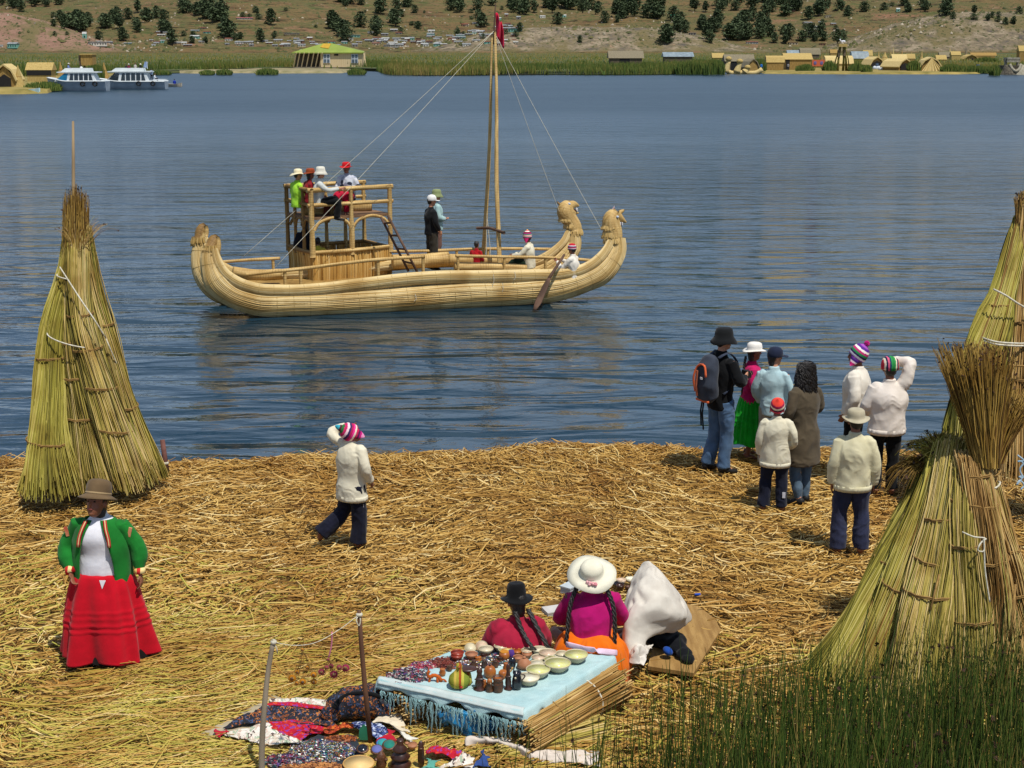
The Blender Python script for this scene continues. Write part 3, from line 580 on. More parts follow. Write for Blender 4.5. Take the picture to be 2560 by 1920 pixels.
def person(loc, rz, h, label, J=None, top=None, legs=None, hat=None, hair='short', skin=None, yaw=0, tilt=0, roll=0, bulk=1.0, arms=1, grip=(.6, .6), vox=.0105, fold=.013, seed=0, feet='bare', group=None, face=False, collar=True, extra=None, hatoff=(0, 0, 0), hs=1.0):
    J = J or skel(); skin = skin or SKIN_D; s = h/1.72
    body = MB(); HM = headM(J, yaw, tilt, roll) @ Matrix.Scale(hs, 4)
    hp = lambda *a: np.array(HM @ Vector(a)); HR_ = HM.to_3x3().to_4x4()
    body.ell(hp(0, -.008, .028), (.08, .097, .10), HR_); body.ell(hp(0, .022, -.035), (.06, .068, .082), HR_); body.ell(hp(0, .05, -.085), (.032, .03, .025), HR_)
    body.ell(hp(0, .094, -.012), (.012, .02, .022), HR_); body.ell(hp(0, .084, .012), (.01, .016, .03), HR_)
    for q in (-1, 1): body.ell(hp(.08*q, -.005, -.005), (.012, .02, .03), HR_)
    body.sweep([J['nck']-V3(0, 0, .06), J['nck'], hp(0, -.01, -.05)], [.07, .055, .052], n=10)
    body.sweep([J['pel'], J['wst'], J['chs'], J['nck']-V3(0, 0, .03)], np.array([.13, .12, .14, .08])*bulk, np.array([.09, .085, .09, .06])*bulk, n=14)
    for q, n in ((1, 'R'), (-1, 'L')):
        body.sweep(P3(J['sh'+n], J['el'+n], J['wr'+n]), rad3(.046, .037, .026), n=10)
        hd = J['wr'+n]-J['el'+n] if 'hd'+n not in J else J['hd'+n]
        hand(body, J['wr'+n], hd, q, grip[0 if q > 0 else 1])
        body.sweep(P3(J['hip'+n], J['kn'+n], J['an'+n]), rad3(.075, .05, .036), n=10)
        a = J['an'+n]; t = J['to'+n]
        body.sweep([a-t*.35+V3(0, 0, .0), a+V3(0, 0, -.03), a+t*.6, a+t*1.05], [.03, .042, .042, .022], [.03, .04, .026, .014], n=8)
    root = link('person', remesh(body, vox*.85, 3), skin); root.location = loc; root.rotation_euler = (0, 0, rz); root.scale = (s, s, s)
    tag(root, label, 'person', group)
    # ---- upper garment
    if top:
        L, b, sl = top.get('len', .12), bulk*top.get('loose', 1), top.get('sleeve', 1)
        m = MB(); up = J['chs']-J['pel']; up = up/np.linalg.norm(up)
        tr_ = np.c_[np.array([J['pel']-up*L, J['pel']-up*L*.4, J['wst'], J['chs'], J['nck']-V3(0, 0, .055), J['nck']-V3(0, 0, .01)]), np.array([.178*top.get('hem', 1), .174*top.get('hem', 1), .166, .18, .118, .07])*b, np.array([.128*top.get('hem', 1), .128*top.get('hem', 1), .12, .128, .088, .06])*b]; tr_ = catmull(tr_, 22); m.sweep(tr_[:, :3], tr_[:, 3], tr_[:, 4], n=44)
        if top.get('band'):
            b0, b1 = J['pel']-up*(L-.055), J['pel']-up*(L+.012); hb = b*top.get('hem', 1)
            bm = MB(); nb = 72; V_ = []
            for k_, (c_, s_) in enumerate(((b0, 1.0), (b0*.5+b1*.5, .985), (b1, .97))):
                for i_ in range(nb): t_ = 2*math.pi*i_/nb; r_ = (s_+.018*math.sin(t_*17+math.sin(t_*5)))*1.015; V_.append((c_[0]+.178*hb*r_*math.cos(t_), c_[1]+.128*hb*r_*math.sin(t_), c_[2]))
            bm.add(V_, [(k_*nb+i_, (k_+1)*nb+i_, (k_+1)*nb+(i_+1) % nb, k_*nb+(i_+1) % nb) for k_ in range(2) for i_ in range(nb)]); wb = bm.build('waistband', top['mat'], root, True); md = wb.modifiers.new('t', 'SOLIDIFY'); md.thickness = .012
        if collar: m.sweep([J['nck']-V3(0, 0, .03), J['nck']+V3(0, .002, .035)], [.078, .07], [.075, .068], n=14)
        for q, n in ((1, 'R'), (-1, 'L')) if not top.get('noarm') else ():
            m.ell(J['sh'+n]+V3(-.02*q, 0, -.015), .066*b); rr = np.array([.066, .06, .048])*(.6+.4*b)*top.get('arm', 1)
            e = J['wr'+n]*.93+J['el'+n]*.07 if sl == 1 else J['sh'+n]*(1-sl)+J['el'+n]*sl
            if sl == 1: m.sweep(P3(J['sh'+n], J['el'+n], e, 10), rad3(*rr, 10), n=20)
            else: m.sweep([J['sh'+n], e], [rr[0], rr[0]], n=12)
        link(top.get('name', 'jacket'), remesh(m, vox, 5, fold, 1, seed+1), top['mat'], root)
    if legs:
        lo = legs.get('loose', 1); m = MB()
        m.sweep([J['wst']-V3(0, 0, .03), J['pel'], J['pel']-(J['wst']-J['pel'])*.55], np.array([.135, .155, .14])*min(bulk, 1.25), np.array([.1, .118, .1])*min(bulk, 1.25), n=16)
        for q, n in ((1, 'R'), (-1, 'L')):
            e = J['an'+n]+(J['kn'+n]-J['an'+n])*legs.get('short', .02)
            m.sweep(P3(J['hip'+n], J['kn'+n], e, 10), rad3(.1*lo, .078*lo, .07*lo*legs.get('flare', 1), 10), n=12)
        link(legs.get('name', 'trousers'), remesh(m, vox, 3, fold*1.1, 1.1, seed+2), legs['mat'], root)
    if feet == 'shoe':
        for n in 'RL':
            a = J['an'+n]; t = J['to'+n]; m = MB(); m.sweep([a-t*.45+V3(0, 0, -.02), a-t*.3+V3(0, 0, -.02), a+V3(0, 0, -.015), a+t*.55+V3(0, 0, -.015), a+t*1.05, a+t*1.2], [.02, .042, .046, .05, .042, .015], [.02, .045, .05, .036, .026, .01], n=12)
            m.build('shoe', SHOE, root, True)
    # ---- hair and hat
    if hair:
        m = MB(); m.ell(hp(0, -.022, .036), (.087, .094, .102), HR_); 
        if hair in ('short', 'nape'): m.ell(hp(0, -.05, -.02), (.07, .05, .06), HR_)
        if hair == 'nape': m.ell(hp(0, -.05, -.07), (.065, .045, .07), HR_)
        link('hair', remesh(m, vox, 2, .004, 3, seed), HAIR, root)
    if face:
        for q in (-1, 1): MB().ell(hp(.03*q, .083, .012), (.011, .006, .006), HR_).build('eye', EYE, root, True)
        MB().ell(hp(0, .088, -.052), (.024, .01, .008), HR_).build('mouth', LIP, root, True)
        for q in (-1, 1): MB().ell(hp(.03*q, .085, .032), (.018, .006, .004), HR_).build('eyebrow', HAIR, root, True)
    if hat:
        kind, mat = hat[0], hat[1]
        o = link('hat', hat_mesh(kind), mat, root); o.matrix_local = HM @ Matrix.Translation(Vector(hatoff)) @ Matrix.Rotation(hat[2] if len(hat) > 2 else 0, 4, 'X')
        if kind == 'bowler':
            MB().lathe([(.1035, .052), (.1045, .054), (.1045, .064), (.1035, .066)], n=32, sy=1.08).build('hat_band', cloth('a8906a'), o, True)
        if kind == 'chullo' and len(hat) > 3:
            m = MB(); r = np.random.default_rng(seed)
            for _ in range(60):
                d = r.normal(0, 1, 3); d /= np.linalg.norm(d); m.sweep([(0, 0, .2), V3(0, 0, .2)+d*.036], [.008, .006], n=4)
            m.build('pompom', hat[3], o)
    return root, J, HM
def foot(px, py, z=.42): return G(px, py, z)
def hgt(loc, px, pytop, extra=.06):
    """real standing height of someone whose hat top is seen at pytop"""
    t = DY(px, pytop, loc[1]); return (t[2]-loc[2])-extra
# stripes for knitted caps
KC = [srgb(x) for x in ('c22452', 'f0d8c8', '3a2a60', '2e7a3a', 'e05070', 'f4e8d8', '6a3a80', 'c83060', '201820', 'e8b040', 'd83070', 'f0e0d0')]
def knit(seed, hi=.2, cols=None, axis=2, lo=-.02):
    r = random.Random(seed); c = list(cols or KC)
    if cols is None: r.shuffle(c)
    return Mstripe('knit_stripes', c, axis, lo, hi, wob=.006)
CREAM = cloth('d9d3bd', 'cbc4aa'); WHITE = cloth('e2dccf', 'd2cabc'); NAVY = cloth('1a1e30', '141726'); BLACK = cloth('0f1012', '0a0a0c'); JEANS = cloth('55708f', '3c5470')
GROUP = 'visitors and islanders standing on the reed island'
Z1 = zoomer(1700, 780, 2.591)
# 1 visitor with rucksack -------------------------------------------------
p = foot(1795, 1183); hh = hgt(p, 1821, 814)
J = skel(elR=(.26, .06, 1.15), wrR=(.10, .28, 1.16), elL=(-.26, .04, 1.15), wrL=(-.08, .30, 1.12), knR=(.10, .03, .49), anR=(.10, .0, .09), anL=(-.13, -.06, .09))
r1, J1, _ = person(p, R(-58), hh, 'tall visitor in black fleece, jeans and black bucket hat carrying a rucksack', J, dict(mat=cloth('101215', '0b0c0e'), len=.14, name='fleece'), dict(mat=JEANS, loose=1.0, flare=1.15), ('bucket', cloth('16181a')), skin=SKIN_L, yaw=R(-18), feet='shoe', seed=11, group=GROUP)
bp = MB(); bp.sweep([(0, -.17, .93), (0, -.2, .96), (0, -.22, 1.1), (0, -.2, 1.3), (0, -.16, 1.42), (0, -.14, 1.45)], [.1, .16, .17, .155, .11, .05], [.06, .1, .12, .1, .07, .03], n=16)
o = empty('rucksack', p, R(-58), 'grey rucksack with orange loop trim hanging on the tall black-hatted visitor', 'rucksack', s=hh/1.72)
link('pack_body', remesh(bp, .012, 4, .008, 1.2, 5), cloth('3c424e', '2c313c'), o)
m = MB(); m.sweep(catmull([(-.09, -.31, 1.02), (-.1, -.33, 1.2), (-.06, -.3, 1.33), (.04, -.3, 1.35), (.1, -.315, 1.22)], 18), .013, n=6); m.sweep([(-.11, -.27, .92), (.11, -.27, .92)], [.016, .016], n=6); m.build('trim', cloth('d8663a'), o, True)
m = MB(); m.sweep([(-.03, -.34, 1.28), (-.035, -.35, 1.1), (-.03, -.33, .98)], [.02, .022, .02], [.008]*3, n=6); m.build('front_strap', cloth('b8684a'), o)
for q in (-1, 1):
    m = MB(); m.sweep(catmull([(.08*q, -.12, 1.42), (.1*q, .0, 1.47), (.11*q, .13, 1.36), (.13*q, .12, 1.15), (.14*q, -.08, 1.0)], 14), .028, .008, n=8); m.build('shoulder_strap', cloth('3a4254'), o, True)
m = MB(); m.sweep([(-.08, -.2, .94), (-.09, -.22, .78), (-.085, -.21, .6)], .01, n=5); m.sweep([(-.03, -.22, .94), (-.035, -.24, .76), (-.03, -.22, .56)], .01, n=5); m.build('loose_strap', BLACK, o)
MB().box((.04, -.335, 1.2), (.035, .006, .028)).build('logo_patch', cloth('e8e8e8'), o)
o = empty('camera', p+V3(0, 0, 0), R(-58), 'small black camera held by the tall visitor at his chest', 'camera', s=hh/1.72)
MB().box((.0, .385, 1.16), (.12, .05, .08)).build('camera_body', SHOE, o); MB().sweep([(0, .41, 1.16), (0, .46, 1.16)], [.03, .028], n=14, ref=(1, 0, 0)).build('lens', SHOE, o)
# generic bell skirt --------------------------------------------------------
def skirt(parent, zt, zb, rt, rb, mat, pleats=22, amp=.03, cx=0, cy=0, tucks=(), seed=0, name='skirt', oval=.82, bell=.62, zoff=0):
    n, K = 300, 60; V = []; rr_ = np.random.default_rng(seed); pa = rr_.uniform(0, 6.28, 4)
    for k in range(K):
        u = k/(K-1); z = zt+(zb-zt)*u; base = rt+(rb-rt)*(u**bell); am = amp*(.35+u)
        tk = sum(.012*max(0, 1-abs(u-t_)*30)*(1 if u <= t_ else .2) for t_ in tucks)
        for i in range(n):
            t = 2*math.pi*i/n; f = math.sin(pleats*t+.8*math.sin(3*t+pa[0]))*.35*(1-u*.5)+.75*math.sin(6*t+pa[1]+.6*math.sin(2*t))*u+.5*math.sin(9*t+pa[2])*u
            r = base*(1+0*f)+am*f+tk; V.append((cx+r*math.cos(t), cy+r*oval*math.sin(t), z+.014*math.sin(5*t+pa[3])*u))
    Fs = [(k*n+i, (k+1)*n+i, (k+1)*n+(i+1) % n, k*n+(i+1) % n) for k in range(K-1) for i in range(n)]
    m = MB(); m.add(V, Fs); o = m.build(name, mat, parent, True)
    md = o.modifiers.new('t', 'SOLIDIFY'); md.thickness = .006; md.offset = -1
    return o
# 2 woman in pink jacket and green skirt --------------------------------------
p = foot(1872, 1146); hh = hgt(p, 1914, 850)
J = skel(elR=(.26, .05, 1.14), wrR=(.12, .26, 1.08), elL=(-.27, .02, 1.12), wrL=(-.14, .24, 1.06))
r2, J2, H2 = person(p, R(-100), hh, 'standing woman in magenta jacket, bright green skirt and white brimmed hat', J, dict(mat=cloth('c41c62', 'a01450'), len=.1, loose=1.1), None, ('felt', cloth('e8e4dc')), hair='nape', seed=21, group=GROUP, bulk=1.08, yaw=R(20))
skirt(r2, 1.0, .28, .15, .36, cloth('16a824', '0f8a1c'), tucks=(.45, .55, .65), seed=3)
MB().box((0, .4, 1.12), (.2, .1, .02), M=Matrix.Rotation(.5, 3, 'X')).build('white_card', cloth('eeeeea'), None) if 0 else None
braid(r2, [(.05, -.1, 1.55), (.08, -.12, 1.4), (.1, -.12, 1.25), (.1, -.13, 1.1)])
# 3 woman in pale blue shirt and navy cap -------------------------------------
p = foot(1925, 1172); hh = hgt(p, 1940, 862)
J = skel(elL=(-.25, .0, 1.13), wrL=(-.2, .15, .92))
person(p, R(-20), hh, 'woman in pale blue shirt and navy cap beside the curly-haired woman', J, dict(mat=cloth('b4cdd0', 'a0bcc2'), len=.14, name='shirt', loose=1.05), dict(mat=cloth('a39a88'), loose=1), ('cap', cloth('222a40', '1a2034')), hair='nape', skin=SKIN_L, yaw=R(-55), feet='shoe', seed=31, group=GROUP)
# 4 child in striped cap, white jacket ---------------------------------------
p = foot(1932, 1280); hh = hgt(p, 1928, 987)
J = skel(elR=(.27, -.06, 1.14), wrR=(.22, .12, .98), elL=(-.24, -.02, 1.12), wrL=(-.22, .06, .88), anR=(.13, -.02, .09), anL=(-.15, -.02, .09), knR=(.11, .02, .49), knL=(-.12, .02, .49))
r4, _, H4 = person(p, R(-8), hh, 'boy in white jacket and navy tracksuit trousers with a round red patterned knit cap', J, dict(mat=CREAM, len=.2, loose=1.14, hem=1.05, band=1), dict(mat=NAVY, loose=1.12, flare=1.12), ('chullo', Mstripe('knit_red_rings', [srgb(x) for x in ('b04a78', 'f0d8c8', '7a2848', 'd84060', '5a2040', 'f0e0c8', 'a02850', 'e8483a')], 2, -.1, .16), R(38)), seed=41, group=GROUP, bulk=1.05)
MB().box((.145, -.1, .3), (.045, .004, .09)).build('trouser_print', cloth('d0d0d8'), r4)
# 5 curly woman in olive coat -------------------------------------------------
p = foot(2000, 1262); hh = hgt(p, 1982, 903, .0)
J = skel(elR=(.24, .02, 1.14), wrR=(.12, .22, 1.0), elL=(-.24, .02, 1.14), wrL=(-.1, .24, 1.0), hed=(0, .04, 1.58), anR=(.07, 0, .09), anL=(-.08, -.05, .09))
r5, _, H5 = person(p, R(35), hh, 'woman with long curly black hair in an olive brown coat and jeans', J, dict(mat=cloth('5c5140', '4c4334'), len=.42, loose=1.08, hem=1.2, name='coat'), dict(mat=cloth('5a6e80', '465868'), loose=.85), None, hair='nape', skin=SKIN_L, yaw=R(15), feet='shoe', seed=51, group=GROUP)
rr_ = np.random.default_rng(5); n_ = 1500; K_ = 12
t = np.linspace(0, 1, K_)[None, :]; th = rr_.uniform(0, 2*np.pi, n_); fr = np.cos(th-np.pi/2) > .55; th = th[~fr]; n_ = len(th)
rx = rr_.uniform(.5, 1, n_); L = rr_.uniform(.28, .45, n_)
cx_ = np.cos(th)[:, None]*(.07+.07*t**.5*rx[:, None]); cy_ = np.sin(th)[:, None]*(.07+.06*t**.5*rx[:, None])-.02; cz = .12-L[:, None]*t**1.2
ph = rr_.uniform(0, 6.28, n_)[:, None]; P_ = np.stack([cx_+.02*np.cos(ph+t*14), cy_+.02*np.sin(ph+t*14), cz+.008*np.sin(ph*2+t*17)], -1)
o = link('curly_hair', strands('curls', P_, np.full((n_, K_), .006), rr_.random(n_)), HAIR, r5); o.matrix_local = H5
# 6 man in purple chullo, profile ----------------------------------------------
p = foot(2128, 1205); hh = hgt(p, 2140, 849, .09)
J = skel(elL=(-.24, -.04, 1.12), wrL=(-.2, .08, .90), elR=(.25, .0, 1.12), wrR=(.2, .1, .9))
person(p, R(62), hh, 'man in off-white shirt and purple striped earflap cap with pink pompom', J, dict(mat=WHITE, len=.12, loose=1.14, arm=1.1, name='shirt'), dict(mat=BLACK), ('chullo', Mstripe('knit_purple', [srgb(x) for x in ('d83080', 'f0d8e0', '4a2a80', '7a3aa0', 'e8e0f0', '302050', '2e8a50', 'c83078', 'f0e8e0', '5a2a88', 'a050b0', '4a2a80')], 2, -.1, .2), R(34), cloth('d82a90')), seed=61, group=GROUP, bulk=1.1, yaw=R(12), face=True)
# 7 man shading eyes ------------------------------------------------------------
p = foot(2206, 1238); hh = hgt(p, 2178, 887)
J = skel(shR=(.19, .0, 1.43), elR=(.25, .05, 1.66), wrR=(.09, .2, 1.66), hdR=(-1, .1, -.05), elL=(-.26, .02, 1.13), wrL=(-.18, .2, 1.0))
person(p, R(0), hh, 'man in white jacket and green striped knit cap shading his eyes with one arm', J, dict(mat=cloth('e6dcd2', 'd6ccc0'), band=1, len=.12, loose=1.16, arm=1.12), dict(mat=BLACK, loose=1.05), ('knit', Mstripe('knit_green', [srgb(x) for x in ('c83040', 'f0e0c8', '202848', 'd86080', '204060', '30904a', '2a7a40', '30904a', 'e8d8c0', '203050', 'c04040', 'f0e0d0')], 0, -.11, .11)), seed=71, group=GROUP, bulk=1.12, yaw=R(4))
# 8 boy with felt hat ----------------------------------------------------------
p = foot(2121, 1387); hh = hgt(p, 2124, 1016)
J = skel(elL=(-.235, -.05, 1.12), wrL=(-.23, .02, .86), elR=(.235, -.05, 1.12), wrR=(.24, .03, .85), anR=(.13, -.02, .09), anL=(-.13, -.02, .09), knR=(.12, .03, .49), knL=(-.12, .03, .49))
r8, _, _ = person(p, R(-4), hh, 'boy seen from behind in cream jacket, navy sweatpants and pale felt hat', J, dict(mat=cloth('d6d0b0', 'c8c09c'), len=.12, loose=1.12, band=1), dict(mat=cloth('30344c', '262a40'), loose=1.18, flare=1.12, short=.0), ('felt', cloth('b5ac94', 'a39a80')), seed=81, group=GROUP, bulk=1.08)
# 9 boy in the middle ------------------------------------------------------------
p = foot(883, 1370); hh = hgt(p, 890, 1045, .05)
J = skel(shL=(-.18, .04, 1.42), elL=(-.36, .08, 1.52), wrL=(-.2, .2, 1.6), hdL=(1, .2, .1), elR=(.26, -.04, 1.15), wrR=(.24, .1, .93), hipL=(-.09, 0, .9), knL=(-.16, .03, .5), anL=(-.36, -.24, .2), toL=(-.06, .07, -.12), anR=(.08, 0, .09), hed=(.02, .03, 1.57))
r9, _, _ = person(p, R(-30), hh, 'boy in white jacket and side-striped trousers striding over the straw, hand at brow', J, dict(mat=cloth('dcd6c0', 'cec6ae'), band=1, len=.24, loose=1.2, hem=1.06), dict(mat=cloth('181a2c', '10121f'), loose=1.25, flare=1.3), ('chullo_point', Mstripe('knit_magenta', [srgb(x) for x in ('e090b8', 'c01878', '50204a', 'c01f50', 'f0d8c8', 'e0308a', 'b01f50', '3a2a58', 'e8c8d0', 'c02860', '2e6a3a', '50202a', '38a0b0', '2890a8')], 2, -.1, .25), R(48)), seed=91, group=GROUP, hs=1.06, yaw=R(-25), roll=R(-14), tilt=R(12))
for q in (-.016, 0, .016):
    MB().sweep(catmull([(.195+abs(q)*-.2, -.012+q, .9), (.198, -.005+q, .7), (.188, .008+q, .49), (.172, -.012+q, .28), (.168, -.03+q, .12)], 10), .0045, n=5).build('leg_stripe', cloth('c8c8cc'), r9)
# 10 woman in red skirt ---------------------------------------------------------
p = foot(273, 1652); hh = hgt(p, 261, 1201)
J = skel(shR=(.2, 0, 1.38), shL=(-.2, 0, 1.38), elR=(.33, .0, 1.1), wrR=(.25, .14, .93), elL=(-.33, -.03, 1.12), wrL=(-.37, .04, .9), hed=(.0, .04, 1.575))
r10, J10, H10 = person(p, R(176), hh, 'woman in green cardigan, white sweater, red skirt and brown bowler hat', J, dict(mat=cloth('e4e4ea', 'd0d0d8'), len=.07, loose=1.02, name='sweater', noarm=1), None, ('bowler', cloth('6e5a40', '5c4a34')), hair='nape', seed=101, bulk=1.28, yaw=R(-12), tilt=R(20), face=True, vox=.009, fold=.008, hs=1.12, hatoff=(0, -.01, .028))
skirt(r10, .92, .10, .2, .44, cloth('c40c22', 'b0081c'), pleats=13, amp=.06, tucks=(.42, .49, .56, .63), seed=9, oval=.78, bell=.42)
skirt(r10, .5, .07, .2, .40, cloth('14100f'), pleats=10, amp=.02, seed=4, name='petticoat', oval=.7)
# open cardigan: one sheet around back and sides with two sleeves
m = MB(); n, K = 44, 22; V = []
for k in range(K):
    u = k/(K-1); z = 1.42-u*.6; rw = np.interp(u, [0, .12, .35, .7, 1], [.13, .21, .255, .27, .262]); rd = np.interp(u, [0, .12, .4, 1], [.085, .15, .19, .2]); gap = np.interp(u, [0, .3, .6, 1], [.30, .48, .62, .7])
    for i in range(n):
        a = math.pi/2+gap+(2*math.pi-2*gap)*i/(n-1); f = .008*math.sin(i*.9+u*5)*u; V.append(((rw+f)*math.cos(a), (rd+f)*math.sin(a)+.0, z))
m.add(V, [(k*n+i, (k+1)*n+i, (k+1)*n+i+1, k*n+i+1) for k in range(K-1) for i in range(n-1)])
GREEN = cloth('1c7a2c', '146422')
o = m.build('cardigan', GREEN, r10, True); md = o.modifiers.new('t', 'SOLIDIFY'); md.thickness = .012; md.offset = 1
for n_ in 'RL':
    m = MB(); q = 1 if n_ == 'R' else -1; sh, el, wr = J10['sh'+n_], J10['el'+n_], J10['wr'+n_]; m.ell(sh+V3(-.025*q, 0, -.035), .078)
    m.sweep(catmull([sh, el, wr*.85+el*.15], 12), np.interp(np.linspace(0, 1, 12), [0, .35, .8, 1], [.07, .078, .085, .05]), n=14)
    link('sleeve', remesh(m, .009, 3, .008, 1, 7+q), GREEN, r10)
    d = wr-el; d /= np.linalg.norm(d); c0 = wr*.86+el*.14
    m = MB(); m.sweep([c0-d*.02, c0+d*.035], [.052, .05], n=16); m.build('cuff', Mstripe('cuff_stripes', [srgb('a01820'), srgb('e8d090'), srgb('d03030'), srgb('e8c070'), srgb('a01820'), srgb('e8e0c0')], 0, -.45 if q < 0 else .2, -.25 if q < 0 else .4, wob=.002), r10, True)
    for k_, (cc, dx) in enumerate((('a02020', 0), ('e8c890', .011), ('c03030', .022))):
        pts = [(q*(.075+dx), .115-.02, 1.43), (q*(.1+dx), .15, 1.36), (q*(.125+dx), .172, 1.28), (q*(.135+dx), .185, 1.2)]
        MB().sweep(catmull(pts, 10), .007, n=6).build('collar_trim', cloth(cc), r10, True)
    MB().box(tuple(sh*.72+el*.28+V3(q*.06, .055, 0)), (.03, .012, .09), M=Matrix.Rotation(q*.25, 3, 'Y')).build('sleeve_patch', cloth('d89a70', 'b83028'), r10)
MB().prism([(-.03, 0), (.03, 0), (.0, -.075)], .006, lambda x, y, t: (x-.07, .205+t-y*.3, .89+y)).build('petticoat_hem', cloth('e8e0e4'), r10)
braid(r10, [(.07, -.06, 1.56), (.1, -.07, 1.45), (.13, -.13, 1.32), (.12, -.2, 1.1)], .018)
for q in (-1, 1):
    m = MB(); m.sweep([(.15*q, -.05, .03), (.16*q, .08, .03), (.17*q, .16, .025)], [.03, .045, .02], [.03, .035, .015], n=8); m.build('shoe', SHOE, r10, True)
# 11 seated woman, black hat -----------------------------------------------------
def seat_skel(**k):
    d = dict(pel=(0, 0, .14), wst=(0, .02, .3), chs=(0, .07, .5), nck=(0, .11, .67), hed=(0, .15, .82), shR=(.18, .1, .61), shL=(-.18, .1, .61), elR=(.27, .2, .38), elL=(-.27, .2, .38), wrR=(.15, .38, .3), wrL=(-.15, .38, .3), hipR=(.1, .05, .13), hipL=(-.1, .05, .13), knR=(.32, .42, .16), knL=(-.32, .42, .16), anR=(.05, .5, .08), anL=(-.05, .5, .08), toR=(.12, .03, -.02), toL=(-.12, .03, -.02))
    d.update(k); return skel(**d)
p = DZ(1300, 1700, 12.0); p[2] = .42
r11, _, _ = person(p, R(12), 1.55, 'seated woman in crimson jacket and black hat with two long braids', seat_skel(), dict(mat=cloth('a8203c', '8c1830'), len=.06, loose=1.12, arm=1.1), None, ('tall', BLACK), hair='nape', seed=111, bulk=1.25, yaw=R(8), tilt=R(-6), hatoff=(0, 0, .01))
def seated_skirt(parent, mat, w=.5, d=.5, h=.2, seed=0, cy=.15, name='skirt'):
    n, K = 140, 26; V = []; r_ = np.random.default_rng(seed); pa = r_.uniform(0, 6.28, 5)
    prof = [(1.0, -.5), (1.04, .08), (1.06, .3), (1.0, .55), (.93, .8), (.84, 1.0), (.7, 1.15), (.5, 1.25)]
    pp = catmull(np.array([(a, b, 0) for a, b in prof]), K)
    for k in range(K):
        rr, zz, _ = pp[k]; u = k/(K-1)
        for i in range(n):
            t = 2*math.pi*i/n; f = (.05*math.sin(5*t+pa[0]+.8*math.sin(2*t))+.035*math.sin(11*t+pa[1]+u*1.5)+.02*math.sin(23*t+pa[2]+math.sin(7*t)))*(1-.45*u)
            V.append((w*(rr+f)*math.cos(t), cy*(1-u)+d*(rr+f)*math.sin(t), h*(zz+f*1.2*(1-u)+.06*math.sin(3*t+pa[3]))))
    m = MB(); m.add(V, [(k*n+i, k*n+(i+1) % n, (k+1)*n+(i+1) % n, (k+1)*n+i) for k in range(K-1) for i in range(n)]+[tuple((K-1)*n+i for i in range(n))])
    return m.build(name, mat, parent, True)
seated_skirt(r11, cloth('6a2a44'), seed=3, w=.42, d=.42)
braid(r11, [(-.04, .03, .78), (.0, -.05, .64), (.08, -.19, .5), (.18, -.2, .4), (.27, -.19, .3)], .022)
braid(r11, [(.09, .06, .78), (.15, -.05, .64), (.24, -.16, .46), (.34, -.18, .26), (.42, -.2, .12)], .024, tuft=.22)
# 12 seated woman, white hat -------------------------------------------------------
p = DZ(1476, 1655, 12.15); p[2] = .53
r12, _, _ = person(p, R(-4), 1.74, 'seated woman in magenta blouse and orange skirt under a wide white hat with pink flowers', seat_skel(hed=(0, .14, .80)), dict(mat=cloth('b8106c', '9c0c58'), len=.1, loose=1.06, arm=1.0, name='blouse'), None, ('widesun', cloth('e0dcc8', 'd0cab4'), R(16)), hair='nape', seed=121, bulk=1.0, tilt=R(12), hatoff=(0, -.03, .0))
seated_skirt(r12, cloth('e0700a', 'd05e04'), seed=8, w=.315, d=.30, h=.27, cy=.0)
MB().sweep(catmull([(-.2, -.2, .31), (-.05, -.275, .31), (.1, -.275, .29), (.22, -.21, .25)], 14), .007, .026, n=10).build('waist_cloth', cloth('e4c8dc'), r12, True)
braid(r12, [(-.1, .03, .78), (-.17, -.03, .6), (-.19, -.08, .42), (-.2, -.12, .3)], .02, tuft=.16); braid(r12, [(.1, .03, .78), (.18, -.03, .6), (.2, -.08, .42), (.2, -.12, .26)], .02, tuft=.16)
hatO = [c for c in r12.children if c.name.startswith('hat')][0]
m = MB(); rr_ = np.random.default_rng(2)
for i in range(14): m.ell((rr_.uniform(-.045, .045), -.115-rr_.uniform(0, .03), .05+rr_.uniform(0, .02)), rr_.uniform(.008, .015), nu=7, nv=5)
m.build('hat_flowers', cloth('d87a88', 'e8c0c0'), hatO, True)
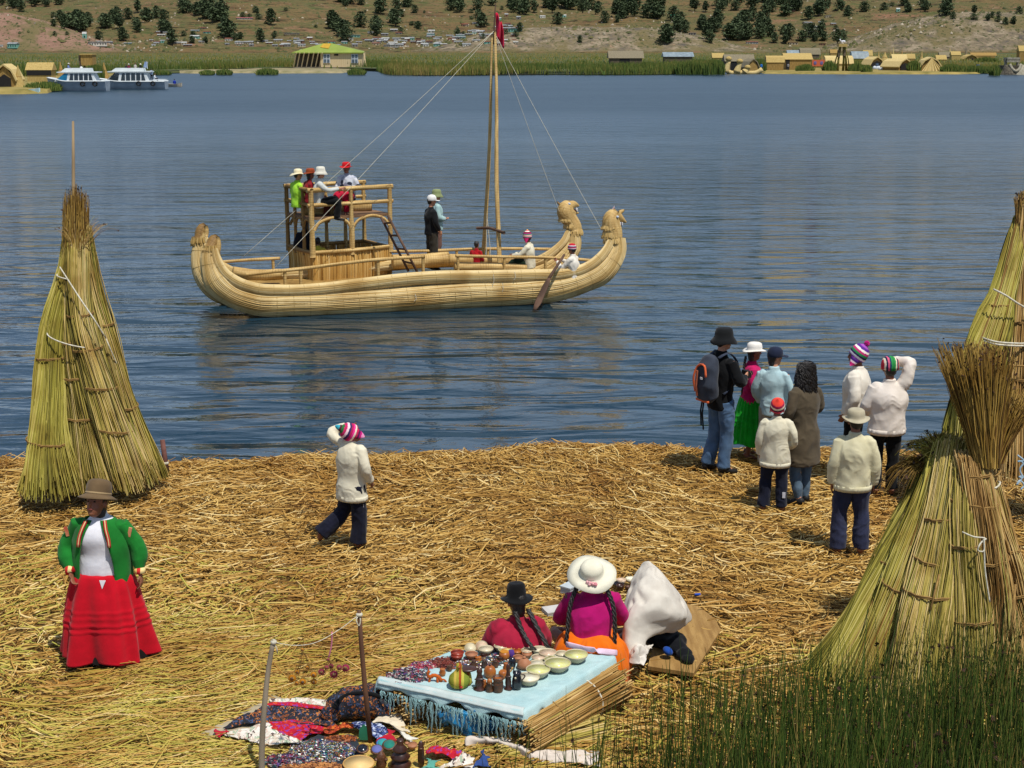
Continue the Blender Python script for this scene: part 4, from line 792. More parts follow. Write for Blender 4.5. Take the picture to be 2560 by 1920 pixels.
# ============================================================ REED BOAT
def reedmat(name, c1, c2, c3, wrap=9.0, dark=.35, u_scale=1.0):
    """bundled totora: fine strands along the tube (v around, u along) with cord wraps"""
    m, nt, b = newmat(name); b.inputs['Roughness'].default_value = .6; b.inputs['Specular IOR Level'].default_value = .3
    au = N(nt, 'ShaderNodeAttribute', attribute_name='u'); av = N(nt, 'ShaderNodeAttribute', attribute_name='v')
    cb = N(nt, 'ShaderNodeCombineXYZ'); nt.links.new(au.outputs['Fac'], cb.inputs[0]); nt.links.new(av.outputs['Fac'], cb.inputs[1])
    def nz(st, det=3):
        mp = N(nt, 'ShaderNodeMapping'); mp.inputs['Scale'].default_value = st; nt.links.new(cb.outputs[0], mp.inputs[0])
        q = N(nt, 'ShaderNodeTexNoise'); q.inputs['Scale'].default_value = 1; q.inputs['Detail'].default_value = det; nt.links.new(mp.outputs[0], q.inputs['Vector']); return q.outputs[0]
    st_ = nz((1.2, 55, 1)); big = nz((1.6, 2.5, 1), 5)
    r1_ = ramp(nt, [(.3, c3), (.5, c2), (.7, c1)]); nt.links.new(st_, r1_.inputs[0])
    r2_ = ramp(nt, [(.35, (.55, .48, .36)), (.62, (1, 1, 1))]); nt.links.new(big, r2_.inputs[0])
    mx = N(nt, 'ShaderNodeMix', data_type='RGBA', blend_type='MULTIPLY'); mx.inputs[0].default_value = .8; nt.links.new(r1_.outputs[0], mx.inputs[6]); nt.links.new(r2_.outputs[0], mx.inputs[7])
    # cord wraps: thin lines at regular u with a little wander
    wn = nz((3, 3, 1), 1)
    ma = N(nt, 'ShaderNodeMath', operation='MULTIPLY_ADD'); nt.links.new(wn, ma.inputs[0]); ma.inputs[1].default_value = .10; nt.links.new(au.outputs['Fac'], ma.inputs[2])
    mu = N(nt, 'ShaderNodeMath', operation='MULTIPLY'); nt.links.new(ma.outputs[0], mu.inputs[0]); mu.inputs[1].default_value = wrap
    fr = N(nt, 'ShaderNodeMath', operation='FRACT'); nt.links.new(mu.outputs[0], fr.inputs[0])
    rw = ramp(nt, [(0, (0, 0, 0)), (.14, (1, 1, 1)), (.86, (1, 1, 1)), (1, (0, 0, 0))]); nt.links.new(fr.outputs[0], rw.inputs[0])
    dn = nz((2.2, 1.5, 1), 3); rd = ramp(nt, [(.4, (0, 0, 0)), (.6, (1, 1, 1))]); nt.links.new(dn, rd.inputs[0])
    inv = N(nt, 'ShaderNodeMath', operation='SUBTRACT'); inv.inputs[0].default_value = 1; nt.links.new(rw.outputs[0], inv.inputs[1])
    fac = N(nt, 'ShaderNodeMath', operation='MULTIPLY'); nt.links.new(inv.outputs[0], fac.inputs[0]); nt.links.new(rd.outputs[0], fac.inputs[1])
    f2 = N(nt, 'ShaderNodeMath', operation='MULTIPLY'); nt.links.new(fac.outputs[0], f2.inputs[0]); f2.inputs[1].default_value = dark*1.6
    mx2 = N(nt, 'ShaderNodeMix', data_type='RGBA'); nt.links.new(f2.outputs[0], mx2.inputs[0]); nt.links.new(mx.outputs[2], mx2.inputs[6]); mx2.inputs[7].default_value = (*tuple(x*.3 for x in c2), 1)
    nt.links.new(mx2.outputs[2], b.inputs['Base Color'])
    ad = N(nt, 'ShaderNodeMath', operation='MULTIPLY_ADD'); nt.links.new(st_, ad.inputs[0]); ad.inputs[1].default_value = .5; nt.links.new(rw.outputs[0], ad.inputs[2])
    bp = N(nt, 'ShaderNodeBump'); bp.inputs['Strength'].default_value = .45; bp.inputs['Distance'].default_value = .01; nt.links.new(ad.outputs[0], bp.inputs['Height']); nt.links.new(bp.outputs[0], b.inputs['Normal'])
    return m
TOT = reedmat('totora_hull', srgb('d8c08c'), srgb('c8ac74'), srgb('ab8f58'), 15, .09)
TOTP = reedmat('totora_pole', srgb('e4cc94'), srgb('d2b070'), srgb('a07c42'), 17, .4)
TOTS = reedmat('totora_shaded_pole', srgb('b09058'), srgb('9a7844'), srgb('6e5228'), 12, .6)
WOOD = M('weathered_wood', srgb('6a5040'), srgb('4a372c'), 3, .8, .4, 30, st=(1, 1, .2)); ROPE = M('white_rope', srgb('d8d4c4'), srgb('b0a890'), 40, .8)
def tube(name, pts, rad, mat, parent=None, n=18, seg=.06, ry=1.0, wob=.0, cap=True, ref=(0, 0, 1), rings=0, seed=0):
    """swept tube with 'u' (metres along) and 'v' (around) attributes"""
    pts = np.asarray(pts, float); rad = np.broadcast_to(np.asarray(rad, float), (len(pts),))
    L = np.sum(np.linalg.norm(np.diff(pts, axis=0), axis=1)); K = max(4, int(L/seg))
    c = catmull(np.c_[pts, rad], K); rr = c[:, 3]; c = c[:, :3]
    u = np.r_[0, np.cumsum(np.linalg.norm(np.diff(c, axis=0), axis=1))]
    T = np.gradient(c, axis=0); T /= np.linalg.norm(T, axis=1, keepdims=True)
    ref = np.array(ref, float); A = ref-T*(T@ref)[:, None]; bad = np.linalg.norm(A, axis=1) < .1; A[bad] = np.array([0, 1, 0])
    # parallel transport
    for k in range(1, K):
        a = A[k-1]-T[k]*np.dot(T[k], A[k-1]); A[k] = a/(np.linalg.norm(a)+1e-9)
    A[0] /= np.linalg.norm(A[0]); B = np.cross(T, A); an = np.arange(n)*2*np.pi/n
    r_ = np.random.default_rng(seed)
    R2 = rr[:, None]*(1+wob*np.sin(u[:, None]*7+3*np.sin(an*2+seed)[None, :])+(wob*r_.normal(0, .5, (K, n))))
    if rings: R2 = R2*(1-.05*np.exp(-((u*rings % 1)-.5)**2*60))[:, None]
    P_ = c[:, None, :]+R2[..., None]*(np.cos(an)[None, :, None]*A[:, None, :]+ry*np.sin(an)[None, :, None]*B[:, None, :])
    V = P_.reshape(-1, 3); k, i = np.meshgrid(np.arange(K-1), np.arange(n), indexing='ij'); b = k*n; i2 = (i+1) % n
    Fq = np.stack([b+i, b+i2, b+n+i2, b+n+i], -1).reshape(-1, 4)
    uu = np.repeat(u, n); vv = np.tile(an, K)*np.repeat(rr, n)
    if cap:
        V = np.r_[V, c[:1], c[-1:]]; uu = np.r_[uu, 0, u[-1]]; vv = np.r_[vv, 0, 0]; s0 = K*n
        ii = np.arange(n); Fq = np.r_[Fq, np.stack([ii, np.full(n, s0), np.full(n, s0), (ii+1) % n], 1)[:0]]
        tri0 = np.stack([ii, (ii+1) % n, np.full(n, s0)], 1); tri1 = np.stack([(K-1)*n+ii, np.full(n, s0+1), (K-1)*n+(ii+1) % n], 1)
        me = bpy.data.meshes.new(name); me.from_pydata(V.tolist(), [], Fq.tolist()+tri0.tolist()+tri1.tolist())
        for kx, a in (('u', uu), ('v', vv)):
            at = me.attributes.new(kx, 'FLOAT', 'POINT'); at.data.foreach_set('value', a.astype(np.float32))
    else: me = mesh_np(name, V, Fq, {'u': uu, 'v': vv})
    return link(name, me, mat, parent, True)
boat = empty('reed_boat', (-2, 33, 0), 0, 'large twin-hulled reed boat with animal-head prows and a two-storey reed cabin', 'boat')
bl = np.array(boat.location)
Z4 = zoomer(460, 380, 3.456); Z5 = zoomer(1000, 440, 3.456); Z7 = zoomer(1340, 470, 7.21); Z8 = zoomer(700, 390, 6.636)
def nd(px): return 31.1+(px-691)*.00237             # depth of the near hull as it runs away to the right
def BP(pt, off=0.0, d=None): return DZ(pt[0], pt[1], (nd(pt[0]) if d is None else d)+off)-bl
PXM = lambda px, off=0: F/(nd(px)+off)
def hull(pairs, off, name, mat, wob=.012, n=28, rings=0, seed=0, relscale=3.456):
    pts = [BP(q, off) for q, r in pairs]; rad = [r/relscale/PXM(q[0], off) for q, r in pairs]
    o = hull_(pts, rad, name, mat, wob, n, rings, seed)
    # individual stalks bound over the core, pinched by the cords
    K = 150; c = catmull(np.c_[np.array(pts), rad], K); R_ = c[:, 3]; c = c[:, :3]; T = np.gradient(c, axis=0); T /= np.linalg.norm(T, axis=1, keepdims=True)
    B = np.cross(T, [0, 1, 0]); B /= np.linalg.norm(B, axis=1, keepdims=True); A = np.cross(B, T); r_ = np.random.default_rng(seed+90); ns = int(2*math.pi*max(rad)/.0185); th = np.linspace(0, 2*math.pi, ns, endpoint=False)
    u = np.r_[0, np.cumsum(np.linalg.norm(np.diff(c, axis=0), axis=1))]; th2 = th[:, None]+r_.normal(0, .25/ns*6.28, (ns, 1))+.02*np.sin(u[None]*2+th[:, None]*5)
    rr = R_[None]*(1.004+r_.uniform(-.004, .02, (ns, 1))+.012*np.sin(u[None]*3+r_.uniform(0, 6.3, (ns, 1))))
    P_ = c[None]+rr[..., None]*(np.cos(th2)[..., None]*A[None]+np.sin(th2)[..., None]*B[None]); rs = (2*math.pi*R_/ns*.62)[None]*r_.uniform(.7, 1.15, (ns, 1))
    link('bound_reeds', strands('bound_reeds', P_, rs, np.clip(r_.normal(.55, .2, ns)+.15*np.sin(th*3+seed), 0, 1), 4), HULLS, o)
    for k in range(6, K-6, 5):
        Rk = R_[k]*1.03+.004; wv = r_.normal(0, .01)
        MBH.sweep([c[k]+bl*0+Rk*(math.cos(t)*A[k]+math.sin(t)*B[k])+T[k]*wv*math.sin(t) for t in np.linspace(0, 6.283, 25)], .0045, n=4, ref=tuple(T[k]))
    return o
HULLS = MS('hull_stalks', [srgb('9c8048'), srgb('c2a468'), srgb('d6be88'), srgb('e4d0a0')], .6, patch=((.68, .58, .42), 1.3, .45, .68)); MBH = MB()
def hull_(pts, rad, name, mat, wob, n, rings, seed):
    return tube(name, pts, rad, mat, boat, n=n, seg=.05, wob=wob, rings=rings, seed=seed)
lowN = [(Z4(232, 800), 50), (Z4(215, 880), 66), (Z4(232, 1000), 88), (Z4(290, 1130), 112), (Z4(400, 1245), 122), (Z4(600, 1322), 122), (Z4(1000, 1335), 128), (Z4(1500, 1315), 130), (Z4(2000, 1285), 132),
        (Z5(600, 1045), 134), (Z5(1100, 1020), 132), (Z5(1400, 985), 124), (Z5(1600, 925), 114), (Z5(1740, 835), 102), (Z5(1840, 720), 88), (Z5(1880, 620), 76), (Z5(1880, 540), 66)]
upN = [(Z4(262, 835), 26), (Z4(285, 930), 38), (Z4(350, 1050), 46), (Z4(450, 1125), 50), (Z4(600, 1180), 50), (Z4(850, 1200), 50), (Z4(1150, 1190), 52), (Z4(1500, 1150), 52), (Z4(1850, 1108), 52), (Z4(2150, 1085), 52),
       (Z5(700, 872), 54), (Z5(1100, 865), 54), (Z5(1400, 850), 50), (Z5(1600, 800), 44), (Z5(1720, 715), 40), (Z5(1795, 620), 34), (Z5(1822, 560), 30)]
lowN = [((q[0], q[1]-(6 if 560 < q[0] < 1480 else 0)), r*(.83 if 560 < q[0] < 1480 else .97)) for q, r in lowN]
hl = hull(lowN, .0, 'hull', TOT, seed=1); hull(upN, -.13, 'gunwale', TOT, seed=2)
# far pair
lowF = [(Z4(165, 700), 40), (Z4(135, 790), 50), (Z4(130, 900), 66), (Z4(165, 1030), 90), (Z4(260, 1150), 110), (Z4(450, 1225), 118), (Z4(900, 1240), 122), (Z4(1500, 1215), 124), (Z4(2100, 1180), 124),
        (Z5(600, 940), 124), (Z5(1000, 915), 118), (Z5(1200, 875), 104), (Z5(1340, 800), 92), (Z5(1440, 700), 78), (Z5(1500, 600), 64), (Z5(1505, 500), 54)]
upF = [(Z4(180, 740), 22), (Z4(225, 830), 30), (Z4(300, 960), 36), (Z4(420, 1040), 42), (Z4(620, 1062), 44), (Z4(1000, 1050), 44), (Z4(1500, 1010), 44), (Z4(2100, 955), 44), (Z5(700, 745), 44), (Z5(1050, 770), 44), (Z5(1220, 725), 40), (Z5(1330, 650), 34), (Z5(1420, 560), 30), (Z5(1460, 480), 28)]
hull(lowF, 1.75, 'hull', TOT, seed=3); hull(upF, 1.7, 'gunwale', TOT, seed=4)
tag(MBH.build('binding_cord', M('binding_cord', srgb('b89c62'), srgb('8a6f3c'), 20, .8), boat, True), kind='stuff')
# deck
NB = 40; xs_ = np.linspace(620, 1470, NB); V = []
for x_ in xs_:
    s_ = (x_-620)/850; zz = .5+.12*abs(s_-.5)**2*4*.3
    for f in np.linspace(0, 1, 9):
        a = DZ(x_, 700, nd(x_)+.12+f*1.55); V.append((a[0]-bl[0], a[1]-bl[1], zz+.015*math.sin(f*9+x_*.05)))
me = mesh_np('deck', V, [(k*9+i, k*9+i+1, (k+1)*9+i+1, (k+1)*9+i) for k in range(NB-1) for i in range(8)], {'u': np.array(V)[:, 0], 'v': np.array(V)[:, 1]}); link('deck', me, reedmat('deck_reed', srgb('b8985c'), srgb('a08048'), srgb('6e5428'), 4, .3), boat, True)
# far side bundle lying along the deck, near-side seat log
tube('seat_bundle', [BP(Z4(1800, 950), 1.35), BP(Z4(2150, 935), 1.35), BP(Z5(420, 715), 1.35)], .17, TOTP, boat, wob=.02)
tube('seat_bundle', [BP(Z5(420, 720), 1.3), BP(Z5(900, 735), 1.3), BP(Z5(1060, 745), 1.3)], .13, TOTP, boat, wob=.02)
tube('seat_bundle', [BP(Z5(470, 785), .35), BP(Z5(760, 785), .35), BP(Z5(1090, 800), .35)], .10, TOTP, boat, wob=.02)
tube('stern_bundle', [BP(Z4(420, 1035), .9), BP(Z4(620, 1060), .9), BP(Z4(840, 1055), .9)], .12, TOTP, boat, wob=.02)
# ---- animal heads
def head(c, s, off, crest=True, kind=0):
    """puma head of layered reeds; c pixel centre in zoom7 coords"""
    o = lambda x, y, dd=0: BP(Z7(x, y), off+dd)
    k = 1/7.21/PXM(1450, off)
    if kind == 0:   # near head
        body = [(1400, 960, 150), (1400, 850, 160), (1370, 720, 165), (1355, 590, 160), (1390, 490, 130), (1450, 440, 75)]
        h = tube('animal_head', [o(x, y) for x, y, r in body], [r*k for *_, r in body], TOTP, boat, n=24, wob=.02)
        snout = [(1440, 470, 90), (1520, 540, 62), (1580, 590, 38), (1625, 620, 14)]; ear = [(1490, 460, 40), (1540, 425, 38), (1590, 395, 14)]; jaw = [(1430, 620, 80), (1490, 665, 40), (1545, 690, 10)]
        teeth = [(1520, 640), (1555, 640)]; ty = 650; ear2 = [(1370, 440, 26), (1400, 410, 20), (1415, 370, 8)]; bands = [(1360, 790), (1355, 660), (1390, 900)]
    else:
        body = [(690, 800, 135), (680, 700, 140), (630, 600, 140), (560, 500, 160), (540, 400, 165), (590, 310, 120), (630, 280, 70)]
        h = tube('animal_head', [o(x, y) for x, y, r in body], [r*k for *_, r in body], TOTP, boat, n=24, wob=.02)
        snout = [(600, 330, 100), (680, 300, 70), (735, 310, 42), (775, 325, 14)]; ear = [(540, 330, 34), (525, 280, 28), (530, 225, 8)]; jaw = [(640, 470, 110), (700, 450, 46), (765, 452, 16)]
        teeth = [(725, 375), (742, 390)]; ty = 400; ear2 = [(440, 310, 24), (405, 275, 18), (380, 240, 5)]; bands = [(690, 730), (650, 640), (560, 520)]
    for nm, pl, mt in (('snout', snout, TOTP), ('jaw', jaw, TOTP), ('ear', ear, TOTP), ('ear', ear2, TOTS)): tube(nm, [o(x, y, -.02) for x, y, r in pl], [r*k for *_, r in pl], mt, h, n=12, seg=.02)
    for x, y in teeth:
        a = o(x, y, -.03); MB().box(tuple(a), (.02, .16, .055)).build('tooth', cloth('e6e6ea'), h)
    a = o(teeth[0][0]-10, ty, 0); MB().ell(a, (.045, .08, .03)).build('mouth', cloth('5a1a1c'), h)
    ex = (1470, 520) if kind == 0 else (600, 285); a = o(ex[0], ex[1], -.17 if kind else -.2); MB().ell(a, (.035, .03, .03)).build('eye', cloth('d8dce4', '8090a8'), h)
    # skirts of reed ends below the layered bands
    for q, (bx, by) in enumerate(bands):
        r0 = (150 if kind == 0 else 130)*k; c0 = o(bx, by); r_ = np.random.default_rng(q+kind*7); n_ = 260; a = r_.uniform(0, 6.28, n_)
        L = .12 if q else .16; t = np.linspace(0, 1, 4)[None, :]; rad_ = r0*(1.02+.25*t*r_.uniform(.3, 1, n_)[:, None])
        P_ = np.stack([c0[0]+rad_*np.cos(a)[:, None], c0[1]+rad_*np.sin(a)[:, None], c0[2]-L*t*r_.uniform(.6, 1.1, n_)[:, None]], -1)
        link('reed_fringe', strands('fringe', P_, np.full((n_, 4), .008), r_.random(n_)*.4+.3, 4), STRAWB, h)
    return h
STRAWB = MS('boat_reed_ends', [srgb('8a6c38'), srgb('b89858'), srgb('d6ba80'), srgb('e4cc98')], .6)
hN = head(None, 1, .0, kind=0); hF = head(None, 1, 1.75, kind=1)
if True:
    a = BP(Z7(1395, 385), 0.0); MB().prism([(-.05, -.02), (.02, -.02), (.03, .09), (-.0, .05)], .01, lambda x, y, t: (a[0]+x, a[1]+t, a[2]+y)).build('pennant', cloth('c02a40', 'e0e0e0'), hN)
# stern tips (ragged curled reed tufts)
for off, tip in ((0, [(232, 830, 62), (250, 780, 52), (268, 745, 44), (285, 722, 20)]), (1.75, [(128, 760, 44), (140, 700, 46), (160, 650, 40), (182, 626, 20)])):
    h = tube('stern_tip', [BP(Z4(x, y), off) for x, y, r in tip], [r/3.456/PXM(530, off) for *_, r in tip], TOTS, boat, n=16, wob=.05)
    tt_ = [(285, 735, 22), (296, 790, 26), (290, 860, 24), (285, 895, 16)] if off == 0 else [(185, 640, 22), (195, 690, 22), (192, 730, 14)]
    tube('stern_curl', [BP(Z4(x, y), off-.05) for x, y, r in tt_], [r/3.456/PXM(530, off) for *_, r in tt_], TOTP, h, n=12, wob=.05)
    r_ = np.random.default_rng(4); n_ = 220; c0 = BP(Z4(*tip[0][:2]), off); a = r_.uniform(0, 6.28, n_); t = np.linspace(0, 1, 4)[None, :]; rr_ = .15*(1+.3*t*r_.uniform(0, 1, n_)[:, None])
    P_ = np.stack([c0[0]+rr_*np.cos(a)[:, None], c0[1]+rr_*np.sin(a)[:, None], c0[2]+.07-.2*t*r_.uniform(.5, 1.1, n_)[:, None]], -1); link('reed_fringe', strands('fr', P_, np.full((n_, 4), .008), r_.random(n_)*.5, 4), STRAWB, h)
# ---- cabin
cab = empty('cabin', (0, 0, 0)); cab.parent = boat
PA, PC = np.array([-4.47, 0]), np.array([-2.79, 0])
def gxy(px, py, z): a = G(px, py, z); return a[:2]
A2 = gxy(*Z4(1120, 1112), .52); C2 = gxy(*Z4(1790, 1055), .52); dv = np.array([-.75, 1.15])*.97; B2 = A2+dv; D2 = C2+dv
def cp(s, t, z): q = A2+(C2-A2)*s+dv*t; return V3(q[0]-bl[0], q[1]-bl[1], z)
zF, zW, zM, zT = 1.95, 1.16, 2.24, 2.58
# wall of upright reeds
def reed_wall(name, s0, t0, s1, t1, z0, z1, n_, seed):
    r_ = np.random.default_rng(seed); f = np.linspace(0, 1, n_)+r_.normal(0, .002, n_); K = 5; t = np.linspace(0, 1, K)[None, :]
    base = np.array([cp(s0+(s1-s0)*q, t0+(t1-t0)*q, 0) for q in f]); nrm = base[-1]-base[0]; nrm = np.array([nrm[1], -nrm[0], 0]); nrm /= np.linalg.norm(nrm)
    P_ = base[:, None, :]+nrm*(.03*np.sin(t*3.14)[..., None]+r_.uniform(-.012, .012, (n_, 1, 1))); P_[..., 2] = z0-r_.uniform(0, .05, (n_, 1))+(z1-z0+.0)*t
    P_[..., 0] += r_.normal(0, .006, (n_, 1))*t
    return link(name, strands(name, P_, np.full((n_, K), .012), np.clip(r_.normal(.55, .2, n_)+.1*np.sin(f*40), 0, 1), 4), WALLR, cab)
WALLR = MS('cabin_wall_reed', [srgb('7a5626'), srgb('a87c3a'), srgb('c89c52'), srgb('d8b46c'), srgb('e0c288')], .6)
reed_wall('wall', 0, 0, 1, 0, .48, zW, 190, 1); reed_wall('wall', 0, 0, 0, 1, .48, zW, 130, 2); reed_wall('wall', 0, 1, 1, 1, .48, zW, 190, 3); reed_wall('wall', 1, 0, 1, 1, .48, zW, 60, 4)
def ctube(name, pts, r, mat=None, wob=.03): return tube(name, pts, r, mat or TOTP, cab, n=12, seg=.04, wob=wob, rings=9)
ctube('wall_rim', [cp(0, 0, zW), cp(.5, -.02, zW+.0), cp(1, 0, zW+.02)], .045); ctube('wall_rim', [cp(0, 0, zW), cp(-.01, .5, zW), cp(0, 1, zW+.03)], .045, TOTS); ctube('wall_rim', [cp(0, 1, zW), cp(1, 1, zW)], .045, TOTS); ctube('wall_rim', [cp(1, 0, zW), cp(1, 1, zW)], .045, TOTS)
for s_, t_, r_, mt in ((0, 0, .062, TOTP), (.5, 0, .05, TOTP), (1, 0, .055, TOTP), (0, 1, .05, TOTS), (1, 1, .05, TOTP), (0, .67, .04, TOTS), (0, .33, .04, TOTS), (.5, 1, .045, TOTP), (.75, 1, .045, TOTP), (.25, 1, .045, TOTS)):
    z1 = zT+.03 if s_ != .25 else zF+.12
    ctube('post', [cp(s_, t_, zW-.1), cp(s_, t_, zW+.45), cp(s_, t_, zF), cp(s_, t_, z1)], [r_*1.15, r_*(1.35 if s_ == .5 and t_ == 0 else .95), r_, r_*.95], mt)
for z_, rr in ((zM, .045), (zT, .055)):
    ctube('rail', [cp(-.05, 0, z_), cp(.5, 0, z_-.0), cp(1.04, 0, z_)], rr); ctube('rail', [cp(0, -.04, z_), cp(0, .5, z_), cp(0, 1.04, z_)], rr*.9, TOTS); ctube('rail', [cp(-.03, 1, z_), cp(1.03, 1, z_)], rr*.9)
# arches
for (s0, s1, t_) in ((.03, .49, 0), (.52, .98, 0), (.03, .49, 1), (.52, .98, 1)):
    ctube('arch', [cp(s0, t_, zF-.28), cp(s0+.05, t_, zF-.14), cp(s0+.15, t_, zF-.05), cp((s0+s1)/2, t_, zF-.02), cp(s1-.13, t_, zF-.05), cp(s1-.04, t_, zF-.14), cp(s1, t_, zF-.26)], .036)
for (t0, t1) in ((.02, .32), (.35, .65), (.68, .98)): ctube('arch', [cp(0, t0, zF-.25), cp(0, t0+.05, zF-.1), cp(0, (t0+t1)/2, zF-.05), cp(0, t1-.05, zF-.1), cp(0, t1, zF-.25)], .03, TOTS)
# upper floor
V = [cp(s_, t_, z_) for z_ in (zF-.045, zF+.01) for s_, t_ in ((-.01, -.0), (1.0, -.0), (1.0, 1.0), (-.01, 1.0))]
MB().add(V, [(0, 3, 2, 1), (4, 5, 6, 7), (0, 1, 5, 4), (1, 2, 6, 5), (2, 3, 7, 6), (3, 0, 4, 7)]).build('upper_floor', M('floor_boards', srgb('8a6a4c'), srgb('5e4634'), 3, .8, st=(1, 5, 1)), cab)
ctube('bench', [cp(.04, .55, zF+.12), cp(.4, .35, zF+.1)], .12); ctube('bench', [cp(.55, .75, zF+.12), cp(.95, .55, zF+.12)], .14); ctube('bench', [cp(.06, .9, .75), cp(.95, .9, .75)], .12, TOTS)
# ladder on the right
lad = [(Z4(1700, 560), Z4(1940, 1030)), (Z4(1770, 540), Z4(2030, 1040))]
L0 = [(BP(a, 1.0), BP(b, .75)) for a, b in lad]; L0[1] = (L0[1][0]-V3(0, .25, 0), L0[1][1]-V3(0, .25, 0))
lo = empty('ladder', (0, 0, 0)); lo.parent = boat
for a, b in L0: MB().sweep([a, (a+b)/2, b], .028, n=8).build('rail', WOOD, lo, True)
for f in (.12, .34, .58, .82): MB().sweep([L0[0][0]*(1-f)+L0[0][1]*f, L0[1][0]*(1-f)+L0[1][1]*f], [.024, .024], n=8, ref=(0, 0, 1)).build('rung', WOOD, lo, True)
# side rails of the boat
def rail(pts, r, off, posts=()):
    o = tube('side_rail', [BP(q, off) for q in pts], r, TOTP, boat, n=10, wob=.03)
    for q in posts:
        a = BP(q, off); b = a.copy(); b[2] = .55; tube('rail_post', [b, (a+b)/2, a], r*.95, TOTP, boat, n=10, wob=.04)
rail([Z4(530, 1060), Z4(1000, 1010), Z4(1670, 930), Z4(2080, 902)], .04, .15, [Z4(870, 1030), Z4(1005, 1008), Z4(1675, 935), Z4(2065, 905)])
rail([Z5(480, 690), Z5(900, 698), Z5(1250, 705), Z5(1500, 718), Z5(1720, 735)], .035, .2, [Z5(500, 690), Z5(900, 698), Z5(1255, 705)])
rail([Z4(330, 950), Z4(600, 930), Z4(830, 918)], .036, 1.7, [Z4(768, 922)]); rail([Z4(1800, 860), Z4(2100, 855), Z5(600, 632), Z5(900, 628), Z5(1300, 632)], .036, 1.75, [Z5(490, 635), Z5(760, 630)])
# ---- mast
ms = empty('mast', (0, 0, 0)); ms.parent = boat
top_ = DZ(1234, 78, 33.2)-bl; nb = DZ(1250, 636, 33.0)-bl; fb = DZ(1206, 634, 33.9)-bl; fb[2] = nb[2] = .6
tube('mast_pole', [nb, nb*.6+top_*.4+V3(-.02, 0, 0), nb*.25+top_*.75+V3(.03, 0, 0), top_+V3(.03, 0, 0)], [.055, .05, .038, .028], TOTP, ms, n=14, wob=.02); tube('mast_pole', [fb, fb*.5+top_*.5+V3(.03, 0, 0), top_+V3(-.04, 0, -.1)], [.05, .042, .028], TOTP, ms, n=14, rings=6)
tube('cross_spar', [nb+V3(.1, 0, .95), (nb+fb)/2+V3(0, 0, 1.0), fb+V3(-.12, 0, .95)], .035, WOOD, ms)
ftop = DZ(1239, 8, 33.2)-bl; MB().sweep([top_+V3(0, 0, -.3), (top_+ftop)/2, ftop], [.02, .016, .01], n=6).build('flag_pole', WOOD, ms)
V = []; nn_ = 14
for i in range(nn_):
    for j in range(9):
        u, v = i/(nn_-1), j/8; q = ftop*(1-.35)+top_*.35; V.append(tuple(q+V3(.02+(.32*u**.8-.12*v*u)*(.4+.6*v)-.1*u*(v > .6)*0, .06*math.sin(u*9+v*4), -.0-v*.6+.05*math.sin(u*7)-.22*u)))
fl = MB().add(V, [(i*9+j, i*9+j+1, (i+1)*9+j+1, (i+1)*9+j) for i in range(nn_-1) for j in range(8)]).build('flag', cloth('d02448', 'b01838'), ms, True); md = fl.modifiers.new('t', 'SOLIDIFY'); md.thickness = .01
def rope(a, b, r=.008, sag=.05, n=14, parent=None, mat=None, name='rope'):
    t = np.linspace(0, 1, n)[:, None]; c = a*(1-t)+b*t; c[:, 2] -= sag*4*(t*(1-t))[:, 0]; return MB().sweep(c, r, n=5, ref=(0, 1, 0.1)).build(name, mat or ROPE, parent, True)
for q, off in ((Z4(480, 930), 1.7), (Z4(765, 1020), .15), (Z5(1795, 560), .0), (Z5(1450, 500), 1.75)): rope(top_, BP(q, off), .0052, .04, parent=ms, name='stay_rope')
rope(fb*.72+top_*.28, fb+V3(.22, 0, .05), .009, -.05, parent=ms, name='loose_rope'); rope(fb*.65+top_*.35, fb+V3(.1, -.1, .1), .008, .0, parent=ms, name='loose_rope')
# hanging cords on the hull
for x, y, L in ((805, 850, 110), (885, 925, 90), (990, 830, 70), (130, 1020, 60)):
    a = BP(Z5(x, y), -.33); MB().sweep(catmull([a, a+V3(.02, -.02, -.12), a+V3(-.02, -.02, -L/380)], 6), .006, n=4).build('cord', ROPE, boat)
# oar
oar = empty('oar', (0, 0, 0), 0, 'long weathered wooden oar dipping into the water at the bow of the reed boat', 'oar')
a, b, c = DZ(*Z5(1420, 680), 32.5), DZ(*Z5(1290, 880), 32.0), DZ(*Z5(1180, 1120), 31.6)
MB().sweep([a, a*.5+b*.5, b], [.028, .035, .04], n=8).build('shaft', WOOD, oar, True); MB().sweep(catmull([b, b*.5+c*.5, c*1.0, c+(c-b)*.15], 10), np.interp(np.linspace(0, 1, 10), [0, .2, .8, 1], [.04, .075, .09, .04]), .018, n=8, ref=(1, 0, .4)).build('blade', WOOD, oar, True)
# ---- people aboard
BG = 'people aboard the large reed boat'
def world(s_, t_, z): return cp(s_, t_, z)+bl
sitJ = lambda **k: skel(**{**dict(pel=(0, 0, .42), wst=(0, 0, .56), chs=(0, .02, .76), nck=(0, .03, .93), hed=(0, .06, 1.08), shR=(.165, .01, .86), shL=(-.165, .01, .86), elR=(.22, .05, .6), elL=(-.22, .05, .6), wrR=(.12, .3, .55), wrL=(-.12, .3, .55), hipR=(.09, .05, .42), hipL=(-.09, .05, .42), knR=(.12, .42, .44), knL=(-.12, .42, .44), anR=(.11, .40, .08), anL=(-.11, .40, .08)), **k})
kw = dict(vox=.016, group=BG, fold=.012)
def sitter(px, py, d, z, rz, h, label, **k):
    """seat someone so that the hat top shows at the pixel"""
    q = DZ(px, py, d); q[2] = z; return person(q, rz, h, label, **{**kw, **k})
def seatz(px, py_top, d, hh, frac): q = DZ(px, py_top, d); return q, q[2]-hh*frac
